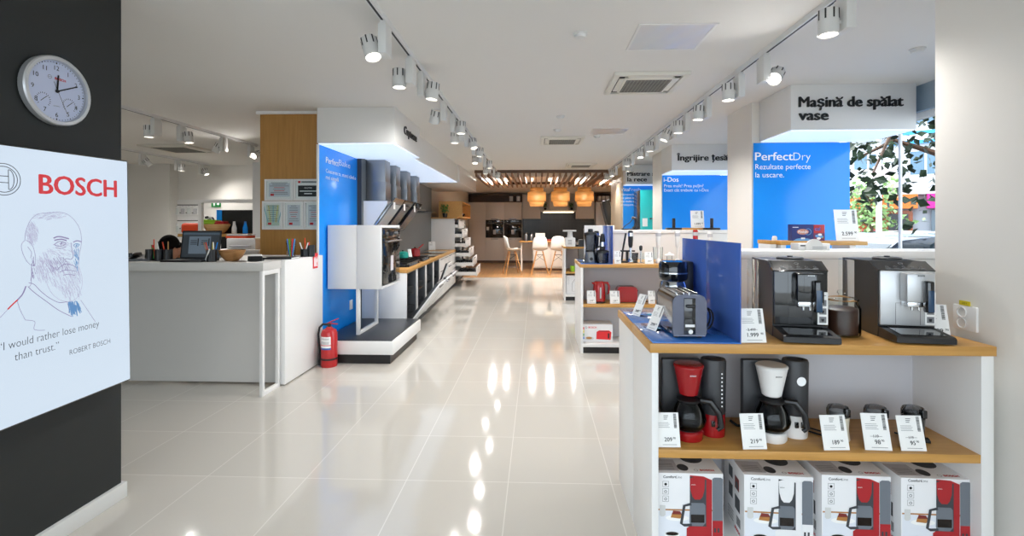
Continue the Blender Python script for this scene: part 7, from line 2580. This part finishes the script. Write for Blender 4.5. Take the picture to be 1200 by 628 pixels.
x, y = FL(601, 320)
stool('leftmost white bar stool, seen from the side', (x, 14.75, 0), radians(-75))
stool('middle white bar stool, back turned to the aisle', (XY(629.5 + 3, 14.75), 14.78, 0), radians(3))
stool('rightmost white bar stool, back turned to the aisle', (XY(651.5 + 3, 14.75), 14.78, 0), radians(-4))


# things on the breakfast bar and worktop
def small(name, label, px, Y, z, parts, cat):
    t = thing(name, label, cat, (XY(px, Y), Y, z))
    for nm, mb, m_ in parts:
        obj(nm, mb, m_, t)
    return t


small('toaster', 'white patterned toaster on the breakfast bar', 633, 16.0, ZP, [
    ('body', MB().box(-0.16, 0.16, -0.09, 0.09, 0.01, 0.26, 0, 0.02), 'shell'),
    ('slot', MB().box(-0.12, 0.12, -0.02, 0.02, 0.26, 0.262), 'black'),
    ('pattern', MB().box(-0.11, 0.11, -0.0915, -0.09, 0.06, 0.08).box(-0.11, 0.11, -0.0915, -0.09, 0.12, 0.14).box(-0.11, 0.11, -0.0915, -0.09, 0.18, 0.2), 'grey'),
    ('foot', MB().box(-0.14, 0.14, -0.08, 0.08, 0, 0.012), 'black')], 'toaster')
for px, lab in ((616.5, 'steel coffee grinder at the left end of the breakfast bar'), (623, 'steel and black coffee maker left of the patterned toaster')):
    small('coffee_machine', lab, px, 16.05, ZP, [
        ('body', MB().lathe([(0, 0), (0.075, 0), (0.075, 0.18), (0.06, 0.22), (0, 0.22)], n=20), 'steel'),
        ('lid', MB().lathe([(0.06, 0.22), (0.05, 0.26), (0, 0.27)], n=20), 'black'),
        ('handle', MB().tube([(0.07, 0, 0.2), (0.11, 0, 0.18), (0.11, 0, 0.1), (0.07, 0, 0.07)], 0.009, 6), 'black')], 'coffee machine')
bowl('wide dark fruit bowl on the breakfast bar', (XY(653.5, 15.95), 15.95, ZP), 0.2, 0.09, 'oak')
for k, (c, dx, dz, lab) in enumerate((('lime', -0.1, 0.07, 'green apple at the left of the fruit bowl'), ('lime', -0.01, 0.08, 'green apple in the middle of the fruit bowl'), ('yellow', 0.08, 0.08, 'yellow lemon in the fruit bowl'), ('red', 0.13, 0.06, 'red apple at the right of the fruit bowl'))):
    t = thing('fruit', lab, 'fruit', (XY(653.5, 15.95) + dx, 15.9, ZP + dz), 0, 'fruit on the breakfast bar')
    obj('flesh', MB().lathe([(0, 0.005), (0.03, 0.0), (0.045, 0.03), (0.042, 0.065), (0.015, 0.078), (0, 0.07)], n=18), c, t)
    obj('stalk', MB().cyl((0, 0, 0.068), (0.006, 0, 0.095), 0.004, n=6), 'walnut', t)
t = thing('fruit', 'orange lying right of the fruit bowl', 'fruit', (XY(664, 15.95), 15.95, ZP), 0, 'fruit on the breakfast bar')
obj('flesh', MB().ball((0, 0, 0.05), 0.05), 'orange', t)
obj('stalk', MB().cyl((0, 0, 0.097), (0, 0, 0.104), 0.006, n=6), 'green', t)
t = thing('serving_board', 'red serving board with food on the breakfast bar', 'board', (XY(645.5, 15.95), 16.25, ZP))
obj('board', MB().box(-0.14, 0.14, -0.1, 0.1, 0, 0.05, 0, 0.01), 'redm', t)
# black tilted screen and white lectern at the right
t = thing('display_monitor', 'tall black tilted display board at the right end of the kitchen', 'display board', (XY(717, 12.9), 12.9, 0))
T = Matrix.Translation((0, 0, 1.35)) @ Matrix.Rotation(radians(-14), 4, 'Y')
obj('board', MB().box(-0.1, 0.1, -0.22, 0.22, 0.1, 0.82, 0, 0.01, T=T), 'black', t)
obj('screen', MB().box(-0.105, -0.1, -0.19, 0.19, 0.14, 0.78, T=T), 'char', t)
obj('pole', MB().cyl((0, 0, 0.03), (0, 0, 1.46), 0.03), 'black', t)
obj('foot', MB().box(-0.22, 0.22, -0.22, 0.22, 0, 0.035, 0, 0.006), 'black', t)

# ---- pendant lamps
def pendant(label, x, y, s=1.0):
    t = thing('pendant_lamp', label, 'lamp', (x, y, H_C), 0, 'woven pendant lamps over the breakfast bar')
    zc = -H_C + 2.37
    obj('cord', MB().cyl((0, 0, 0), (0, 0, zc + 0.3), 0.006, n=8), 'black', t)
    obj('ceiling_cap', MB().lathe([(0.05, 0), (0.05, -0.025), (0, -0.028)], n=18), 'black', t)
    for nm, r0, r1, a, c in (('upper_ring', 0.2, 0.21, 0.14, 0.29), ('middle_ring', 0.28, 0.285, -0.14, 0.16), ('lower_ring', 0.235, 0.2, -0.29, -0.12)):
        o = obj(nm, MB().lathe([(r0, zc + c), ((r0 + r1) / 2 + 0.004, zc + (a + c) / 2), (r1, zc + a)], n=40), 'bamboo', t)
        sm = o.modifiers.new('thickness', 'SOLIDIFY')
        sm.thickness = 0.004
    b = MB()
    for z in (0.15, -0.13):
        for k in range(4):
            an = k * pi / 4
            b.tube([(0.27 * cos(an), 0.27 * sin(an), zc + z), (-0.27 * cos(an), -0.27 * sin(an), zc + z)], 0.005, 6)
    obj('spokes', b, 'slat', t)
    obj('socket', MB().cyl((0, 0, zc + 0.31), (0, 0, zc + 0.07), 0.02), 'black', t)
    obj('bulb', MB().ball((0, 0, zc + 0.0), 0.075), 'bulb', t)
    l = bpy.data.lights.new('bulb_light', 'POINT')
    l.energy = 9
    l.color = (1.0, 0.85, 0.66)
    l.shadow_soft_size = 0.08
    lo = bpy.data.objects.new('bulb_light', l)
    COL.objects.link(lo)
    lo.parent = t
    lo.location = (0, 0, zc - 0.09)
    return t


LY_ = 14.9
for px, lab in ((629, 'left woven bamboo pendant lamp over the breakfast bar'), (656.7, 'middle woven bamboo pendant lamp over the breakfast bar'), (684.7, 'right woven bamboo pendant lamp over the breakfast bar')):
    pendant(lab, XY(px, LY_), LY_)

# ---- slatted wooden ceiling
SY0, SY1 = 11.35, 14.6
SX0, SX1 = XY(556, SY0), XY(743, SY0)
t = thing('slatted_ceiling', 'dark wooden slatted ceiling hanging over the kitchen', 'slatted ceiling', (SX0, SY0, 0))
sz = ZA(203.5, 0, SY0)
W, D = SX1 - SX0, SY1 - SY0
obj('front_beam', MB().box(0, W, 0, 0.05, sz + 0.02, sz + 0.09), 'walnut', t)
obj('rear_beam', MB().box(0, W, D - 0.05, D, sz + 0.02, sz + 0.09), 'walnut', t)
n = 27
for k in range(n):
    x = 0.02 + (W - 0.06) * k / (n - 1)
    obj('slat', MB().box(x, x + 0.035, 0.0, D, sz - 0.07, sz + 0.02), 'slat', t)
for k in range(9):
    x = 0.2 + (W - 0.4) * k / 8
    obj('hanger', MB().cyl((x, 0.025, sz + 0.09), (x, 0.025, H_C), 0.008, n=8), 'black', t)
tube_m = mat('tube_light', '#ffffff', 0.4, emit=6.0, ecol='#fff1dc')
for k, (px, L) in enumerate(((577, 0.9), (592, 0.9), (623, 0.7), (645, 0.8), (676, 0.9), (703, 0.9), (716, 0.9))):
    x = XY(px, 13.1)
    tl = thing('ceiling_lamp', '%s bright lamp from the left above the wooden slats' % ORD[k], 'lamp', (x, 13.0, H_C), 0, 'lamps above the wooden slats')
    obj('housing', MB().box(-0.05, 0.05, 0, L, -0.03, 0), 'lamp', tl)
    obj('diffuser', MB().box(-0.04, 0.04, 0.02, L - 0.02, -0.036, -0.03), tube_m, tl)
    al = bpy.data.lights.new('tube_glow', 'AREA')
    al.shape = 'RECTANGLE'
    al.size, al.size_y = 0.08, L
    al.energy = 70
    al.color = (1.0, 0.965, 0.92)
    ao = bpy.data.objects.new('tube_glow', al)
    COL.objects.link(ao)
    ao.parent = tl
    ao.location = (0, L / 2, -0.04)

# ================================================================ THE STREET OUTSIDE
struct('ground_street', MB().box(3.76, 60, -20, 80, -0.25, -0.15), mat('asphalt', '#6d6f72', 0.8, var=0.15, vscale=3))
struct('ground_front', MB().box(-30, 3.75, -20, -2.62, -0.25, -0.05), mat('pavement', '#9a9894', 0.8, var=0.1, vscale=3))


def car(label, loc, rotz, paint, s=1.0):
    t = thing('car', label, 'car', loc, rotz, 'cars parked outside the window')
    L, Wd = 4.3 * s, 1.75 * s
    low = [(-L / 2, 0.3), (-L / 2 + 0.05, 0.55), (-L / 2 + 0.25, 0.78), (-L / 2 + 0.9, 0.86), (L / 2 - 0.6, 0.9), (L / 2 - 0.1, 0.84), (L / 2, 0.6), (L / 2 - 0.02, 0.28)]
    b = MB().prism(low, 'y', -Wd / 2, Wd / 2)
    bmesh.ops.bevel(b.bm, geom=list(b.bm.edges), offset=0.05, segments=2, affect='EDGES')
    obj('body', b, paint, t)
    cab = [(-L / 2 + 0.95, 0.86), (-L / 2 + 1.65, 1.38), (-L / 2 + 2.2, 1.44), (L / 2 - 1.0, 1.40), (L / 2 - 0.35, 0.9)]
    c = MB().prism(cab, 'y', -Wd / 2 + 0.14, Wd / 2 - 0.14)
    bmesh.ops.bevel(c.bm, geom=list(c.bm.edges), offset=0.04, segments=2, affect='EDGES')
    obj('cabin', c, paint, t)
    gm = mat('car_glass', '#1d2a33', 0.05, coat=0.5)
    for sd in (-1, 1):
        y = sd * (Wd / 2 - 0.139)
        g1 = MB().prism([(-L / 2 + 1.15, 0.92), (-L / 2 + 1.7, 1.33), (-L / 2 + 2.25, 1.36), (-L / 2 + 2.25, 0.92)], 'y', y - 0.006, y + 0.006)
        obj('side_window', g1, gm, t)
        g2 = MB().prism([(-L / 2 + 2.33, 0.92), (-L / 2 + 2.33, 1.36), (L / 2 - 1.05, 1.34), (L / 2 - 0.65, 0.96)], 'y', y - 0.006, y + 0.006)
        obj('side_window', g2, gm, t)
        obj('mirror', MB().box(-L / 2 + 1.25, -L / 2 + 1.4, sd * (Wd / 2 - 0.1) - 0.09, sd * (Wd / 2 - 0.1) + 0.09, 0.9, 1.02, 0, 0.03), paint, t)
        for x in (-L / 2 + 0.8, L / 2 - 0.85):
            w = obj('wheel', MB().cyl((x, sd * (Wd / 2 - 0.2), 0.31), (x, sd * (Wd / 2 + 0.005), 0.31), 0.31, n=28), 'rubber', t)
            obj('hubcap', MB().cyl((x, sd * (Wd / 2), 0.31), (x, sd * (Wd / 2 + 0.015), 0.31), 0.19, 0.17, n=20), 'silver', w)
    ws = Vector((0.7, 0, 0.52)).normalized()
    T = Matrix.Translation((-L / 2 + 1.26, 0, 1.09)) @ Matrix.Rotation(-atan2(0.52, 0.7), 4, 'Y')
    obj('windscreen', MB().box(-0.36, 0.36, -Wd / 2 + 0.2, Wd / 2 - 0.2, 0.012, 0.024, T=T), gm, t)
    T = Matrix.Translation((L / 2 - 0.68, 0, 1.14)) @ Matrix.Rotation(atan2(0.5, 0.65), 4, 'Y')
    obj('rear_window', MB().box(-0.33, 0.33, -Wd / 2 + 0.2, Wd / 2 - 0.2, 0.012, 0.022, T=T), gm, t)
    for sd in (-1, 1):
        obj('headlight', MB().box(-L / 2 + 0.03, -L / 2 + 0.2, sd * (Wd / 2 - 0.22) - 0.13, sd * (Wd / 2 - 0.22) + 0.13, 0.56, 0.68, 0, 0.02), 'lamp', t)
    return t


def at(px, Y, z=-0.15):
    return (XY(px, Y), Y, z)


car('dark blue car nearest the window', at(1046, 9.3), radians(6), mat('paint_navy', '#1c2a3f', 0.2, coat=0.8))
car('silver car behind the dark blue one', at(1030, 14.0), radians(8), mat('paint_silver', '#9fb0bf', 0.25, 0.4, coat=0.6))
car('white van like car right behind the silver one', at(1062, 19.0), radians(4), mat('paint_white', '#dfe4e8', 0.3, coat=0.6))
car('red car farthest up the street', at(1006, 26.0), radians(4), mat('paint_red', '#b2292c', 0.3, coat=0.6))

# apartment block across the street, square to the view through the window
bd = thing('apartment_block', 'pale apartment block with balconies and shops across the street', 'building', at(985, 30.0), radians(-34))
BWd, BH = 16.0, 15.0
obj('facade', MB().box(0, BWd, 0, 5, 3.4, BH), mat('render_pale', '#d9dadd', 0.8), bd)
obj('ground_floor', MB().box(0, BWd, 0.3, 5, 0, 3.4), mat('render_grey', '#9a9ea5', 0.8), bd)
gm = mat('far_window', '#5f7f95', 0.1)
for fl in range(4):
    z = 3.9 + 2.8 * fl
    for k in range(6):
        x = 0.6 + 2.6 * k
        w = obj('window', MB().box(x, x + 1.5, -0.05, 0.02, z + 0.5, z + 2.0), 'white', bd)
        obj('pane', MB().box(x + 0.08, x + 0.7, -0.07, -0.05, z + 0.6, z + 1.9).box(x + 0.8, x + 1.42, -0.07, -0.05, z + 0.6, z + 1.9), gm, w)
    for k in (0, 2, 4):
        x = 0.3 + 2.6 * k
        bl = obj('balcony', MB().box(x, x + 2.6, -1.1, 0, z - 0.15, z).box(x, x + 2.6, -1.1, -1.02, z, z + 0.95).box(x, x + 0.08, -1.02, 0, z, z + 0.95).box(x + 2.52, x + 2.6, -1.02, 0, z, z + 0.95), mat('balcony_white', '#e6e8ea', 0.7), bd)


def shop(label, x0, x1, col, col2):
    # local facade coordinates -> a shop front of its own
    t = thing('shop_front', label, 'shop', bd.location, radians(-34), 'shop fronts across the street')
    obj('fascia', MB().box(x0, x1, -0.25, 0.3, 2.6, 3.4), col, t)
    obj('display_window', MB().box(x0 + 0.2, x1 - 0.2, 0.1, 0.29, 0.4, 2.5), col2, t)
    obj('door', MB().box(x1 - 1.3, x1 - 0.4, 0.05, 0.1, 0, 2.3), 'char', t)
    return t


shop('orange shop front behind the parked cars', 0.2, 3.6, mat('shop_orange', '#e0762c', 0.6), mat('shop_orange_glass', '#8a4a2a', 0.2))
shop('magenta shop front right of the orange one', 4.0, 9.0, mat('shop_magenta', '#c8248c', 0.6), mat('shop_glass', '#56646e', 0.1))
t = thing('street_sign', 'blue and white shop sign on the pale facade', 'sign', bd.location, radians(-34))
obj('plate', MB().box(2.2, 5.2, -0.35, -0.2, 6.2, 6.9), mat('sign_cyan', '#3fa3d8', 0.5), t)
obj('white_stripe', MB().box(2.9, 4.4, -0.36, -0.35, 6.4, 6.7), 'lightw', t)
obj('bracket', MB().box(3.6, 3.7, -0.2, 0.0, 6.4, 6.6), 'grey', t)

t = thing('street_pole', 'pale street lamp post before the apartment block', 'pole', at(1030, 22))
obj('pole', MB().cyl((0, 0, 0), (0, 0, 7.5), 0.12, 0.08), 'grey', t)
obj('lamp_arm', MB().tube([(0, 0, 7.4), (0.4, 0, 7.7), (1.4, 0, 7.8)], 0.05), 'grey', t)
obj('road_sign', MB().cyl((-0.02, -0.16, 3.95), (-0.02, -0.13, 3.95), 0.4, n=24), mat('sign_pale', '#e9d4d6', 0.5), t)


def tree(label, loc, h, crown, col, n, leaf, seed, low=0.0):
    t = thing('tree', label, 'tree', loc, 0, None)
    q = random.Random(seed)
    obj('trunk', MB().tube([(0, 0, 0), (0.05, 0.02, h * 0.4), (0.0, 0.08, h * 0.75), (0.1, 0.1, h)], [0.16, 0.13, 0.1, 0.05], 10), 'walnut', t)
    br = MB()
    tips = []
    for k in range(16):
        a = k * 2.4
        z0 = h * (0.42 + 0.035 * k)
        e = Vector((crown * 0.8 * cos(a), crown * 0.8 * sin(a), z0 + q.uniform(-0.4 - low, 0.6)))
        br.tube([(0.02, 0.05, z0), (e.x * 0.5, e.y * 0.5, z0 + 0.3), tuple(e)], [0.05, 0.035, 0.015], 6)
        tips.append(e)
        tips.append(Vector((e.x * 0.55, e.y * 0.55, z0 + 0.3)))
    obj('branches', br, 'walnut', t)['kind'] = 'stuff'
    b = MB()
    for k in range(n):
        c = q.choice(tips)
        p = c + Vector((q.gauss(0, 0.34), q.gauss(0, 0.34), q.gauss(-0.05 - low * 0.2, 0.3)))
        d = Vector((q.uniform(-1, 1), q.uniform(-1, 1), q.uniform(-1.0, 0.2))).normalized()
        sd = d.orthogonal().normalized()
        sd = Matrix.Rotation(q.uniform(0, 6.28), 3, d) @ sd
        up = d.cross(sd)
        L = leaf * q.uniform(0.7, 1.3)
        b.poly([p, p + d * L * 0.45 + sd * L * 0.38 + up * L * 0.06, p + d * L, p + d * L * 0.45 - sd * L * 0.38 + up * L * 0.06])
    obj('foliage', b, mat('foliage_%d' % seed, col, 0.5, var=0.3, vscale=1.5), t, smooth=0)['kind'] = 'stuff'
    return t


tree('dark leaved tree standing close outside the shop window', at(1108, 7.4), 5.9, 1.5, '#182d13', 2400, 0.14, 21, 0.9)
tree('pale green street tree before the apartment block', at(1019, 24), 3.5, 0.95, '#8fb070', 700, 0.24, 22)
